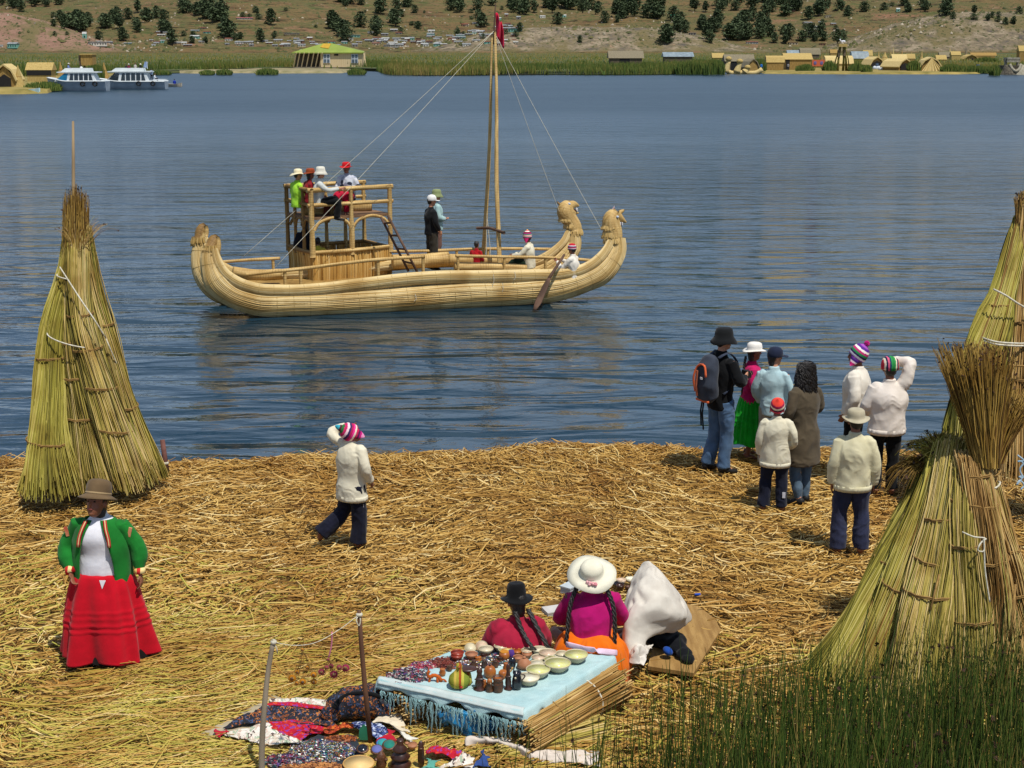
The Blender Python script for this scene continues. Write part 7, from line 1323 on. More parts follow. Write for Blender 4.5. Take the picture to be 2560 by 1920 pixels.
patch('white_cloth', [[oW(1255, 1060, 12.1), oW(1350, 1085, 12.05), oW(1450, 1070, 12.05)], [oW(1290, 960, 12.2), oW(1380, 950, 12.05), oW(1480, 980, 12.15)], [oW(1330, 890, 12.35), oW(1420, 890, 12.3), oW(1520, 930, 12.35)]], cloth('dcd6cc', 'c4bcb0'), None, 50, 50, .035, 9, 42, .006, 'crumpled white rag on the straw before the tall white cloth', 'cloth')
m = MB(); q = [(1475, 1000), (1860, 1058), (2088, 700), (2040, 610), (1900, 505), (1745, 478), (1560, 700)]; top_ = [G(*ZW(x, y), .60+.0*i) for i, (x, y) in enumerate(q)]
for p in top_: p[2] = .5
n = len(q); m.add([tuple(p) for p in top_]+[tuple(p-V3(0, 0, .035)) for p in top_], [tuple(range(n)), tuple(range(2*n-1, n-1, -1))]+[(i, i+n, (i+1) % n+n, (i+1) % n) for i in range(n)])
tag(m.build('board', M('plywood', srgb('a8854e'), srgb('8a6838'), 1, .75, .4, 30, st=(26, 3, 1))), 'flat tan plywood board lying on the straw right of the white cloth', 'board')
b3 = MB(); 
for x, y, r in ((1545, 870, .10), (1590, 880, .11), (1640, 895, .12), (1690, 920, .11), (1735, 955, .09), (1775, 995, .07), (1815, 1035, .05)): p = G(*ZW(x, y+40), .5); b3.ell((p[0], p[1]+.04, .5+r*.6), (r*1.1, r*1.3, r*.75))
bb = tag(link('bag', remesh(b3, .012, 5, .015, 1.4, 9), cloth('0a0c10', '12141a')), 'black and blue bag lying on the plywood board', 'bag'); p = G(*ZW(1640, 930), .60); MB().ell((p[0], p[1]-.02, p[2]-.03), (.05, .05, .035), Matrix.Rotation(.6, 4, 'Y')).build('blue_lining', cloth('1c4aa0', '143880'), bb, True)
# basket, grey box, pots in front of her
def basket(x, y, w, label):
    p, W = sz(ZW, x, y, w, .48); e = empty('basket', (p[0], p[1], .44), 0, label, 'basket'); m = MB()
    for k in range(8): m.sweep([V3(W*(.38+.015*k)*math.cos(t), W*(.38+.015*k)*math.sin(t), .008+.011*k) for t in np.linspace(0, 6.283, 25)], .0075, n=5, ref=(0, 0, 1))
    m.build('coils', TIE, e, True); MB().lathe([(W*.4, 0), (W*.42, .01), (W*.001, .012)], n=20).build('bottom', GL['umber'], e)
basket(690, 610, 175, 'small coiled straw basket left of the magenta blouse')
e = empty('box', G(*ZW(700, 700), .44), .35, 'pale grey box half under the orange skirt', 'box'); MB().box((0, 0, .05), (.22, .16, .10)).build('box_body', cloth('b8b4b0'), e); MB().box((0, 0, .107), (.225, .165, .012)).build('lid', cloth('c8c4c0'), e)
e = empty('box', G(*ZW(855, 450), .44), .9, 'pale blue-grey crate lid behind the magenta woman', 'box'); MB().box((0, 0, .03), (.30, .12, .06)).build('box_body', cloth('b0b8c0'), e); MB().box((0, 0, .068), (.31, .13, .014)).build('lid', cloth('c0c8cc'), e)
for i, (x, y, w, h, mt, l_) in enumerate(((1250, 385, 80, 40, 'pinkcream', 'white dish behind her right braid'), (1330, 375, 90, 40, 'pale', 'white bowl beside the tip of the tall cloth'), (1190, 380, 60, 34, 'cream', 'small cream dish under the wide hat'), (1240, 435, 70, 50, 'brown', 'dark round pot behind the braid'), (1310, 445, 60, 50, 'umber', 'brown round pot touching the tall white cloth'), (1230, 410, 90, 26, 'black', 'flat black dish among the pots'))): pot(ZW, x, y+h*.5, w, h, [(.5, 0), (.9, .4), (1, .8), (.9, 1), (.7, .8), (.01, .5)], GL[mt], l_, 'pot', z=.46, name='pot', parts=[('rim', 's', ([(.45*math.cos(t), .45*math.sin(t), .95) for t in np.linspace(0, 6.2, 9)], .04), GL[mt])])
MB().prism([(-.02, -.02), (.02, -.02), (.02, .02), (-.02, .02)], .01, lambda x, y, t: tuple(G(*ZW(1890, 490), .47)+V3(x*1.4, y, t))).build('blue_scrap', cloth('1c50c0')); tag(bpy.data.objects['blue_scrap'], 'tiny blue plastic scrap beside the plywood board', 'scrap')
# more small carved pieces crowding the cloth
xtra = [(828, 300, 46, 60, 'umber', 'small dark carved cup left of the mushroom gourd'), (860, 262, 60, 30, 'orange', 'flat orange dish behind the gourd bird'), (905, 300, 44, 62, 'brown', 'thin brown carved peg behind the round gourd'), (985, 300, 50, 56, 'umber', 'carved brown cup in the middle row'), (1020, 262, 56, 34, 'brown', 'low dark lidded pot in the middle row'), (900, 232, 66, 26, 'brown', 'dark shallow dish behind the painted trinkets'), (960, 205, 62, 22, 'black', 'flat black dish in front of the back bowls'), (600, 360, 50, 56, 'orange', 'small orange gourd rattle near the necklaces'), (650, 330, 46, 44, 'umber', 'small brown whistle by the striped gourd'), (1060, 330, 44, 80, 'orange', 'orange and brown upright gourd beside the black egg gourd'), (905, 450, 40, 70, 'orange', 'amber carved bird in the front row')]
for x, y, w, h, mt, l_ in xtra: pot(ZS, x, y+h*.4, w, h, [(.6, 0), (.95, .25), (1, .5), (.7, .8), (.8, .92), (.5, 1), (.01, .98)], GL[mt], l_, 'pot' if 'dish' not in l_ else 'dish', name='pot', group=GC, parts=[('rim', 's', ([(.36*math.cos(t), .36*math.sin(t), .93) for t in np.linspace(0, 6.2, 9)], .05), GL[mt])])
# ============================================================ FAR SHORE: HUTS, LAUNCHES
THA = M('golden_thatch', srgb('bca468'), srgb('a08850'), 6, .9, .6, 12, st=(1, 1, .3)); THP = M('pale_thatch', srgb('d0bc84'), srgb('b8a068'), 6, .9, .6, 12); THG = M('grey_thatch', srgb('8a8068'), srgb('6a6250'), 6, .9); THW = M('reed_wall', srgb('a88a50'), srgb('8a6e3c'), 5, .9, .6, 10, st=(1, 1, .3)); BLUR = M('blue_tin', srgb('8c9aa0'), srgb('707e86'), 1, .5); BROWNW = M('brown_board', srgb('6e6250'), srgb('50463a'), 2, .9, st=(3, 3, .3)); ORG = M('orange_thatch', srgb('ac8c50'), srgb('8c7040'), 6, .9)
VG = 'reed huts of the floating village'
def base(x0, x1, yb, z=.4): p = G((x0+x1)/2, yb, z); zc = p[1]*cP+(H-p[2])*sP; return p, zc/F
def gable(x0, x1, yt, yb, roof, wall, label, group=VG, rf=.45, over=1.06, dark=None, rz=0, round_=0, name='reed_hut', cat='hut', depth=.75, side=0):
    """hut with its ridge across the view; rf = roof share of the height"""
    p, k = base(x0, x1, yb); W, Hh = (x1-x0)*k/over, (yb-yt)*k; D_ = W*depth; e = empty(name, p+V3(0, D_/2, -.1), rz, label, cat, group)
    hw = Hh*(1-rf)+.1; MB().box((0, 0, hw/2), (W*.94, D_*1.0, hw)).build('wall', wall, e)
    a, b = W*over/2, D_*.54; m = MB(); prof = [(-b, hw-.05), (-b*.55, hw+(Hh-hw+.1)*(.75 if round_ else .48)), (0, Hh+.1), (b*.55, hw+(Hh-hw+.1)*(.75 if round_ else .48)), (b, hw-.05)]; n = len(prof)
    V = [(s_*a, y, z) for s_ in (-1, 1) for y, z in prof]; m.add(V, [(i, i+1, i+1+n, i+n) for i in range(n-1)]+[tuple(range(n)), tuple(range(2*n-1, n-1, -1)), (0, n, 2*n-1, n-1)]); m.build('roof', roof, e)
    if dark: dx0, dx1, dz0, dz1 = dark; MB().box(((dx0+dx1)/2*W, -D_*.5-.02, (dz0+dz1)/2*hw), ((dx1-dx0)*W, .1, (dz1-dz0)*hw)).build('opening', DARKW, e)
    return e
def tent(x0, x1, yt, yb, mat, label, opening=None, side=0, group=VG, name='reed_hut', depth=1.2, rz=None, pleat=0):
    """A-frame reed tent, gable end facing the viewer"""
    p, k = base(x0, x1, yb); W, Hh = (x1-x0)*k, (yb-yt)*k; D_ = W*depth; e = empty(name, p+V3(0, D_/2, -.1), rz if rz is not None else side, label, 'hut', group); wl = Hh*.42
    pr = [(-W*.5, wl*.85), (-W*.3, Hh*.78), (0, Hh), (W*.3, Hh*.78), (W*.5, wl*.85)]; n = 5; m = MB()
    V = [(x, s_*D_/2, z+(.0 if s_ > 0 else -.0)) for s_ in (-1, 1) for x, z in pr]+[(x*.93, s_*D_/2, z-.25) for s_ in (-1, 1) for x, z in pr]
    Fs = [(i, i+n, i+1+n, i+1) for i in range(4)]+[(i+2*n, i+1+2*n, i+1+3*n, i+3*n) for i in range(4)]+[(i, i+1, i+1+2*n, i+2*n) for i in range(4)]+[(i+n, i+3*n, i+1+3*n, i+1+n) for i in range(4)]+[(0, 2*n, 3*n, n), (4, 4+n, 4+3*n, 4+2*n)]
    m.add(V, Fs).build('roof', mat, e); m = MB(); a = W*.40
    V = [(-a, 0, 0), (a, 0, 0), (a, 0, wl), (0, 0, Hh*.93), (-a, 0, wl)]; V = [(x, -D_*.42, z) for x, _, z in V]+[(x, D_*.42, z) for x, _, z in V]; m.add(V, [(0, 1, 2, 3, 4), (9, 8, 7, 6, 5), (0, 5, 6, 1), (1, 6, 7, 2), (0, 4, 9, 5)]).build('wall', THW, e)
    if opening: ow, oh = opening; m = MB(); V = [(-ow*W/2, 0, 0), (ow*W/2, 0, 0), (ow*W/2, 0, oh*Hh*.7), (0, 0, oh*Hh), (-ow*W/2, 0, oh*Hh*.7)]; m.add([(x, -D_*.42-.25, z+.1) for x, _, z in V]+[(x, -D_*.42-.05, z+.1) for x, _, z in V], [(0, 1, 2, 3, 4), (9, 8, 7, 6, 5), (0, 5, 6, 1), (1, 6, 7, 2), (0, 4, 9, 5), (2, 7, 8, 3), (3, 8, 9, 4)]).build('opening', DARKW, e)
    if pleat:
        m = MB(); nn = 13
        V = [(0, -D_*.5-.2, Hh*.95)]; 
        for i in range(nn): f = i/(nn-1)-.5; V.append((f*W*.95, -D_*.5-W*.35+(.5 if i % 2 else 0), 0))
        m.add(V, [(0, i+1, i+2) for i in range(nn-1)]); o = m.build('front_flap', THP, e); md = o.modifiers.new('t', 'SOLIDIFY'); md.thickness = .2
    return e
def cone(x0, x1, yt, yb, mat, label, group='pointed reed cones of the village'):
    p, k = base(x0, x1, yb); W, Hh = (x1-x0)*k, (yb-yt)*k; e = empty('reed_cone', p+V3(0, W/2, -.1), 0, label, 'reed cone', group)
    MB().lathe([(W*.5, 0), (W*.36, Hh*.25), (W*.2, Hh*.55), (W*.08, Hh*.85), (W*.05, Hh)], n=14, f=lambda r, z, t: (r*(1+.1*math.sin(7*t)), z)).build('reeds', mat, e); MB().lathe([(W*.22, Hh*.5), (W*.24, Hh*.52), (W*.21, Hh*.54)], n=12).build('tie_band', TIE, e); 
    return e
# village, back to front
gable(1968, 2010, 126, 152, BLUR, BROWNW, 'hut with flat blue-grey tin roof behind the big yellow-roofed hut', rf=.5); gable(2000, 2051, 121, 152, THG, BROWNW, 'grey-roofed hut beside the blue tin roof', rf=.5, round_=1)
gable(2075, 2094, 124, 142, ORG, THW, 'tiny bright orange-roofed hut left of the lookout tower', rf=.5); gable(1780, 1811, 133, 152, THA, THW, 'hut with yellow thatch half hidden in green reeds', rf=.6)
gable(2129, 2172, 129, 158, BLUR, THW, 'low hut with blue-grey sheeting right of the tower', rf=.6, round_=1); gable(2158, 2182, 126, 148, THA, THW, 'yellow thatched gable behind the blue-grey sheeting', rf=.6); gable(2230, 2268, 136, 160, THP, THW, 'pale long roof behind the two open tents', rf=.5); gable(2266, 2288, 135, 158, THA, THW, 'small yellow roof right of the open tents', rf=.5)
gable(2340, 2367, 138, 156, THA, THW, 'small yellow-roofed hut behind the big pleated tent', rf=.6); gable(2348, 2378, 130, 152, THG, BROWNW, 'dark brown gabled hut behind the tower hut', rf=.55); gable(2377, 2402, 129, 154, THA, THA, 'tall golden hut near the inlet', rf=.35); gable(2426, 2491, 132, 150, ORG, ORG, 'long low orange reed shed by the inlet', rf=.4, depth=.2); tent(2410, 2447, 136, 154, THA, 'golden arched tent with dark doorway beside the inlet', (.35, .5))
gable(2545, 2575, 115, 160, THA, THW, 'raised golden hut at the far right edge', rf=.3); 
for x0, x1, yt, yb, m_, l_ in ((2192, 2202, 127, 148, THA, 'slim cone left of the tall mast cone'), (2228, 2238, 119, 148, THP, 'tallest slim pale cone of the village'), (2222, 2232, 127, 148, THA, 'cone standing just left of the tallest one'), (2250, 2261, 124, 146, ORG, 'pinkish cone right of the tallest one'), (2274, 2285, 129, 150, THA, 'cone above the small yellow roof'), (2298, 2312, 126, 154, THA, 'golden cone above the pleated tent'), (2369, 2381, 119, 146, THP, 'pale cone behind the dark brown hut'), (2379, 2386, 122, 146, THA, 'thin cone just right of the pale one'), (2409, 2424, 121, 148, THG, 'grey cone above the arched tent'), (2049, 2060, 134, 158, ORG, 'reed cone above the orange sign'), (2198, 2232, 131, 158, THA, 'wide golden cone roof between the two open tents')): cone(x0, x1, yt, yb, m_, l_)
gable(1811, 1887, 137, 176, THG, BROWNW, 'wide open-fronted hut with grey thatch left in the village', rf=.42, dark=(-.3, .15, 0, 1)); tent(1858, 1896, 146, 179, THG, 'round grey-green reed dome hut beside the cat-headed boat', None, side=.4, depth=.9)
gable(1915, 1961, 140, 176, THA, THW, 'small reed hut with rounded yellow roof and grey cone front', rf=.45, round_=1); cone(1930, 1950, 138, 160, THG, 'grey cone leaning on the small round-roofed hut'); gable(1959, 2031, 134, 175, THA, THW, 'largest village hut with wide yellow roof and reed walls', rf=.36, dark=(-.46, -.32, 0, .95))
gable(2064, 2134, 140, 172, THP, THP, 'long pale tent behind the lookout tower', rf=.6, round_=1); tent(2166, 2208, 141, 173, THP, 'open tent with pale arched roof and dark front', (.75, .62), side=.25); tent(2223, 2276, 146, 177, THP, 'pale tent turned sideways with green-dark opening', (.6, .6), side=.55); tent(2299, 2355, 142, 178, THP, 'big pale tent with pleated reed front', None, pleat=1, depth=.8)
# sign
p, k = base(2029, 2061, 173); e = empty('signboard', p, 0, 'orange-red painted signboard with blue shapes on two posts', 'sign'); W = 32*k; MB().box((0, 0, 15*k), (W, .15, 16*k)).build('panel', M('sign_orange', srgb('c86a48'), srgb('b85a40'), 2, .7), e)
for q in (-.25, .25): MB().ell((q*W, -.1, 15*k), (W*.12, .06, 4.5*k)).build('blue_shape', M('sign_blue', srgb('7068a0'), None, 3, .7), e); MB().box((q*W*1.4, .1, 4*k), (.2, .15, 8.5*k)).build('post', THW, e)
# lookout tower with the white llama figure
p, k = base(2087, 2127, 178); e = empty('lookout_tower', p+V3(0, 2, -.1), 0, 'splay-legged reed lookout tower with green feet topped by a platform', 'tower'); sc = k; zt = (178-118)*k
for q, rr in ((-20, .2), (-11, .32), (8, .32), (16, .3), (24, .16)): MB().sweep([(q*sc, (-1) ** int(abs(q)) * 1.2, 0), (q*sc*.7, 0, zt*.5), (q*sc*.32, 0, zt)], [rr, rr*.8, rr*.6], n=8, ref=(1, 0, 0)).build('leg', M('mossy_reed_leg', srgb('7c7c34'), srgb('5a4a28'), .4, .9), e, True)
MB().box((0, 0, zt+.4), (21*sc, 2, .7)).build('platform', THA, e); MB().box((-8*sc, 0, zt-1.6), (.5, 1, 1.6)).build('brace', BROWNW, e); MB().box((6*sc, 0, zt-1.4), (.5, 1, 1.4)).build('brace', BROWNW, e)
ll = empty('llama_figure', p+V3(0, 2, zt+.8), 0, 'white llama figure standing on the lookout tower platform', 'figure'); WL = cloth('e4e4ea'); m = MB(); m.sweep(catmull([(-3.6*sc, 0, 3.5*sc), (0, 0, 4.2*sc), (6*sc, 0, 4*sc), (7.2*sc, 0, 3.2*sc)], 10), [.12, .2, .24, .25, .25, .25, .25, .24, .2, .1], n=10, ref=(0, 1, 0)); m.sweep([(-3*sc, 0, 4*sc), (-5.5*sc, 0, 7*sc), (-5.8*sc, 0, 9.5*sc)], [.2, .13, .1], n=8, ref=(0, 1, 0)); m.sweep([(-5.5*sc, 0, 9*sc), (-8.2*sc, 0, 8.4*sc)], [.12, .07], n=8, ref=(0, 1, 0)); m.sweep([(-5.2*sc, .1, 9.5*sc), (-5*sc, .1, 11.4*sc)], [.05, .02], n=5, ref=(0, 1, 0))
for q in (-2.6, -1.6, 5.2, 6.4): m.sweep([(q*sc, .3*(-1)**int(q), 3.5*sc), (q*sc, .3*(-1)**int(q), 0)], [.08, .06], n=6, ref=(1, 0, 0))
m.build('llama_body', WL, ll, True)
# cat-headed reed boat of the village
p, k = base(1812, 1905, 184, .1); e = empty('reed_boat', p, 0, 'small village reed boat with two round animal heads', 'boat'); X_ = lambda x: (x-1858.5)*k
MB().sweep(catmull([(X_(1812), 0, 1.2), (X_(1822), 0, .35), (X_(1858), 0, .25), (X_(1895), 0, .35), (X_(1905), 0, 1.0)], 16), .55, n=10, ref=(0, 1, 0)).build('hull', THP, e, True)
for x, h in ((1820, 6.2), (1848, 5.2), (1868, 2.6)):
    MB().sweep(catmull([(X_(x)-.6, -.2, .3), (X_(x)-.3, -.2, h*.25), (X_(x)+.1, -.2, h*.45)], 6), [.9, .8, .7, .6, .5, .45], n=8, ref=(0, 1, 0)).build('neck', THP, e, True); MB().ell((X_(x), -.2, h*.53), (.75, .7, .6)).build('animal_head', THA, e, True)
# dark twin boat on the right
p, k = base(2502, 2552, 185, .1); e = empty('reed_boat', p, 0, 'weathered grey twin reed boat seen end-on at the far right', 'boat'); DKR = M('weathered_reed', srgb('6a6456'), srgb('34302a'), 3, .95); PAL = M('weathered_pale', srgb('a8a290'), srgb('807a68'), 3, .9)
for q in (-1, 1): MB().sweep(catmull([(q*16*k, -2, 0), (q*17*k, -2.2, 8*k), (q*18*k, -2, 16*k), (q*16*k, -2, 21*k)], 8), [2.4, 2, 1.6, 1.2, 1, .9, .7, .5], n=9, ref=(1, 0, 0)).build('prow', DKR if q < 0 else PAL, e, True)
MB().box((0, 1, 1.0), (40*k, 6, 1.8)).build('hull', DKR, e)
for q in (-1, 1): MB().box((q*15*k, 0, 20*k), (.5, .5, 34*k)).build('post', PAL, e)
for z_ in (37, 32): MB().box((0, 0, z_*k), (32*k, 2.5, .6)).build('deck_rail', PAL, e)
MB().sweep(catmull([(-14*k, -2.5, 24*k), (-8*k, -3, 12*k), (0, -3.3, 7*k), (8*k, -3, 12*k), (14*k, -2.5, 24*k)], 14), .35, n=6, ref=(0, 1, 0)).build('garland', PAL, e, True)
# left mid-shore huts
gable(1521, 1610, 128, 167, THG, BROWNW, 'dark shed with sagging grey thatch in the reeds', 'sheds in the reed bed', rf=.45, dark=(-.2, .1, .1, .9)); gable(1658, 1735, 131, 162, BLUR, BROWNW, 'grey board shed with pale blue tin roof in the reeds', 'sheds in the reed bed', rf=.35)
# green-roofed building
p, k = base(732, 911, 171, .5); cxp = 822; e = empty('green_roofed_building', p+V3(0, 4, 0), 0, 'pale timber building with a hipped lime green roof on the mud bank', 'building'); PLK = M('pale_planks', srgb('e0cca4'), srgb('c4aa7c'), 1, .8, st=(14, 14, .2)); PX = lambda x: (x-cxp)*k; PZ = lambda y: (171-y)*k
m = MB(); m.box((PX(855), 0, (PZ(132)+PZ(169))/2), (105*k, 8, 37*k)); m.build('front_wall', PLK, e); MB().box((PX(768), 1.5, (PZ(132)+PZ(168))/2), (66*k, 4.6, 36*k)).build('side_wall', BROWNW, e); MB().box((PX(822), 0, PZ(170)), (178*k, 9.5, .5)).build('platform', M('platform_wood', srgb('8a8270'), srgb('6a6252'), .5, .9), e)  # side wall: veranda shade is put into its darker board colour
a, z0, z1 = 4.55, PZ(132), PZ(110); m = MB(); m.add([(PX(732), -a, z0), (PX(911), -a, z0), (PX(905), a, z0+.3), (PX(738), a, z0+.3), (PX(805), 0, z1), (PX(828), 0, z1)]+[(PX(732), -a, z0-.25), (PX(911), -a, z0-.25), (PX(905), a, z0), (PX(738), a, z0)], [(0, 1, 5, 4), (1, 2, 5), (2, 3, 4, 5), (3, 0, 4), (0, 6, 7, 1), (1, 7, 8, 2), (2, 8, 9, 3), (3, 9, 6, 0), (6, 9, 8, 7)]); rf_ = m.build('roof', M('lime_roof', srgb('8c9c44'), srgb('7c8c3c'), .3, .6), e)
MB().prism([(PX(806), z1-.05), (PX(826), z1-.05), (PX(822), z1-1.4), (PX(800), z1-1.0)], .1, lambda x, y, t: (x, -a*(z1-y)/(z1-z0)-.15-t, y)).build('faded_patch', M('faded_orange', srgb('c09a30'), None, 1, .7), rf_)
for x in (818, 888):
    w_ = MB().box((PX(x), -4.1, PZ(147)), (17*k, .2, 22*k)).build('window', M('window_white', srgb('c8ccd0'), srgb('b0b8c0'), .5, .5), e)
    for dx in (-4, 4):
        for dz in (-5.5, 5.5): MB().box((PX(x+dx), -4.22, PZ(147+dz)), (5.5*k, .1, 7.5*k)).build('pane', M('window_glass', srgb('5a6a78'), None, 1, .2), w_)
MB().box((PX(842), -4.1, PZ(138)), (10*k, .2, 4*k)).build('vent', DARKW, e)
for i, x in enumerate((735, 744, 755, 767, 779, 790, 800)): MB().sweep([(PX(x)-.2, -3.2, PZ(168)), (PX(x)+.9, -4.6, PZ(133))], .16, n=6, ref=(1, 0, 0)).build('veranda_post', PLK, e)
MB().sweep([(PX(911), -4.4, PZ(134)), (PX(918), -5.5, PZ(172))], .14, n=6, ref=(1, 0, 0)).build('prop', PLK, e); gable(768, 802, 101, 125, BLUR, BROWNW, 'blue-grey roofed shed behind the green-roofed building', 'sheds in the reed bed', rf=.6)
# ---- left island: huts, kiosk, tower
ZL = zoomer(0, 120, 4.608); LX = lambda x: x/4.608; LY = lambda y: 120+y/4.608
tent(LX(-90), LX(200), LY(180), LY(462), THP, 'large reed hut with open front holding a yellow object at the left edge', (.5, .55), group='huts of the left island', depth=1.0); p = G(LX(60), LY(430), .5); e = empty('generator', p+V3(0, -.3, 0), 0, 'bright yellow machine standing in the doorway of the left-edge hut', 'machine'); MB().box((0, 0, .6), (2.6, .8, .9)).build('housing', cloth('c8c420', 'b0ac18'), e); MB().box((0, 0, .15), (2.2, .7, .3)).build('undercarriage', SHOE, e)
cone(LX(120), LX(275), LY(200), LY(462), THA, 'pale reed cone beside the left-edge hut', 'huts of the left island'); gable(LX(300), LX(612), LY(172), LY(400), THA, THA, 'golden reed kiosk with a long dark serving window', 'huts of the left island', rf=.36, dark=(-.48, .48, .58, .98), depth=.6)
p, k = base(195, 234, LY(330), .5); e = empty('lookout_hut', p+V3(0, 2, 0), 0, 'square reed lookout box on stilts above the launches', 'lookout'); zb = (LY(330)-LY(205))*k; zt2 = (LY(330)-LY(85))*k; MB().box((2*k, 0, (zb+zt2)/2), (29*k, 2.6, zt2-zb)).build('box_wall', THW, e); MB().box((2*k, 0, zt2+.1), (32*k, 3, .25)).build('roof', THA, e); MB().box((-16*k, 0, (zb+zt2)/2), (5*k, 2.2, (zt2-zb)*.95)).build('side_screen', BROWNW, e)
for q in (-10, 14): MB().sweep([(q*k, 0, 0), (q*k*.9, 0, zb)], .18, n=6, ref=(1, 0, 0)).build('stilt', BROWNW, e)
cone(LX(1130), LX(1250), LY(165), LY(350), ORG, 'rust-brown reed cone standing between the two launches', 'huts of the left island'); cone(LX(640), LX(740), LY(160), LY(330), ORG, 'rust-brown reed cone behind the left launch', 'huts of the left island')
# ---- launches
HULLG = M('hull_grey_blue', srgb('a4b0ba'), srgb('8894a0'), .6, .5, st=(1, 1, 2)); BWH = M('boat_white', srgb('e0e4e4'), srgb('c8d0d0'), .6, .45); WIN = M('tinted_window', (.02, .03, .035), None, 1, .12, spec=.8); WINB = M('blue_window', srgb('2a8ab0'), srgb('1a5a80'), .8, .2); HULLD = M('hull_dark', srgb('1c2024'), None, 1, .6)
def launch(x0, x1, yw, hull_h, cab0, cab1, ctop, rtop, label, bow=-1, swoosh=False):
    p = G((x0+x1)/2, yw, 0); k = (p[1]*cP+H*sP)/F; e = empty('passenger_launch', p+V3(0, 1.5, 0), R(3), label, 'boat', 'white passenger launches moored at the left island'); L = (x1-x0)*k; cx_ = (x0+x1)/2; Q = lambda x: (x-cx_)*k; hh = hull_h*k; B = 1.6
    secs = []; NS = 16
    for i in range(NS):
        f = i/(NS-1); x = -L/2+L*f; bw = B*min(1, (max(0, f+.02)/.3)**.6) if bow < 0 else B; bw = max(bw, .08); rise = .35*max(0, .3-f)/.3*hh; secs.append([(x-(.7*max(0, .25-f)), -bw, hh+rise), (x, -bw*.85, hh*.35), (x, -bw*.6, -.3), (x, bw*.6, -.3), (x, bw*.85, hh*.35), (x-(.7*max(0, .25-f)), bw, hh+rise)])
    V = [v for s_ in secs for v in s_]; Fs = [(i*6+j, i*6+j+1, i*6+7+j, i*6+6+j) for i in range(NS-1) for j in range(5)]+[(5+i*6, i*6, i*6+6, i*6+11) for i in range(NS-1)]+[tuple(range(6)), tuple((NS-1)*6+j for j in range(5, -1, -1))]
    MB().add(V, Fs).build('hull', HULLG, e); m = MB()
    for s_ in (-1, 1): m.sweep([(v[0][0], s_*(abs(v[0][1])+.03), v[0][2]+.02) for v in secs], .09, n=6, ref=(0, 0, 1))
    m.build('gunwale', BWH, e, True); m = MB(); m.add([(v[1][0], s_*abs(v[2][1])*1.12, z_) for v in secs for s_ in (-1, 1) for z_ in (.3, -.2)], [(i*4, i*4+1, i*4+5, i*4+4) for i in range(NS-1)]+[(i*4+2, i*4+6, i*4+7, i*4+3) for i in range(NS-1)]).build('boot_stripe', HULLD, e)
    c0, c1 = Q(cab0), Q(cab1); z1 = ctop*k; b = 1.3; lean = 1.6
    MB().add([(c0, -b, hh), (c1, -b, hh), (c1-.5, -b*.92, z1), (c0+lean, -b*.92, z1), (c0, b, hh), (c1, b, hh), (c1-.5, b*.92, z1), (c0+lean, b*.92, z1)], [(0, 1, 2, 3), (7, 6, 5, 4), (0, 3, 7, 4), (1, 5, 6, 2), (3, 2, 6, 7), (0, 4, 5, 1)]).build('cabin', BWH, e)
    MB().box(((c0+c1)/2+.35, 0, z1+.06), (c1-c0-.2, b*2.1, .14)).build('cabin_roof', BWH, e); MB().add([(c0+.9, -.9, z1+.13), (c1-.8, -.9, z1+.13), (c1-.9, -.85, rtop*k), (c0+1.5, -.85, rtop*k), (c0+.9, .9, z1+.13), (c1-.8, .9, z1+.13), (c1-.9, .85, rtop*k), (c0+1.5, .85, rtop*k)], [(0, 1, 2, 3), (7, 6, 5, 4), (0, 3, 7, 4), (1, 5, 6, 2), (3, 2, 6, 7), (0, 4, 5, 1)]).build('roof_box', BWH, e)
    zl, zh = hh+.12, z1-.14; yy = -b*.99
    def quad(n_, xa, xb, xc, xd, mt): return MB().add([(xa, yy-.02, zl), (xb, yy-.02, zl), (xc, yy*.93-.03, zh), (xd, yy*.93-.03, zh), (xa, yy+.1, zl), (xb, yy+.1, zl), (xc, yy*.93+.1, zh), (xd, yy*.93+.1, zh)], [(0, 1, 2, 3), (0, 4, 5, 1), (1, 5, 6, 2), (2, 6, 7, 3), (3, 7, 4, 0)]).build(n_, mt, e)
    span = c1-c0; quad('window', c0+span*.05, c0+span*.30, c0+span*.33, c0+lean*.85, WINB if not swoosh else WIN)
    for i in range(5): xa = c0+span*(.36+.115*i); quad('window', xa, xa+span*.095, xa+span*.095-(.25 if i == 4 else 0), xa+.05+(.15 if i == 0 else 0), WIN)
    MB().add([(c0-.02, -b*.85, hh+.1), (c0-.02, b*.85, hh+.1), (c0+lean*.85, b*.8, z1-.15), (c0+lean*.85, -b*.8, z1-.15), (c0+.1, -b*.85, hh+.1), (c0+.1, b*.85, hh+.1), (c0+lean*.85+.1, b*.8, z1-.15), (c0+lean*.85+.1, -b*.8, z1-.15)], [(3, 2, 1, 0), (0, 1, 5, 4), (2, 3, 7, 6)]).build('windscreen', WINB, e)
    for f in (.62, .83):
        x = -L/2+L*f; MB().sweep([(x+.28*math.cos(t), -B-.12, hh*.75+.28*math.sin(t)) for t in np.linspace(0, 6.283, 15)], .1, n=6, ref=(0, 1, 0)).build('tyre_fender', SHOE, e, True)
    return e, k, Q, z1
l1, k1, Q1, z1_ = launch(117, 262, 228, 24, 135, 240, 45, 56, 'left white passenger launch nearest the kiosk, bow to the left'); l2, k2, Q2, z2_ = launch(243, 410, 223.5, 19, 262, 372, 42, 52, 'right white passenger launch with passengers on its roof', swoosh=True)
e = MB().box((Q2(395), 0, 20*k2+.2), (1.8, 1.6, .1)).build('stern_deck', BWH, l2)
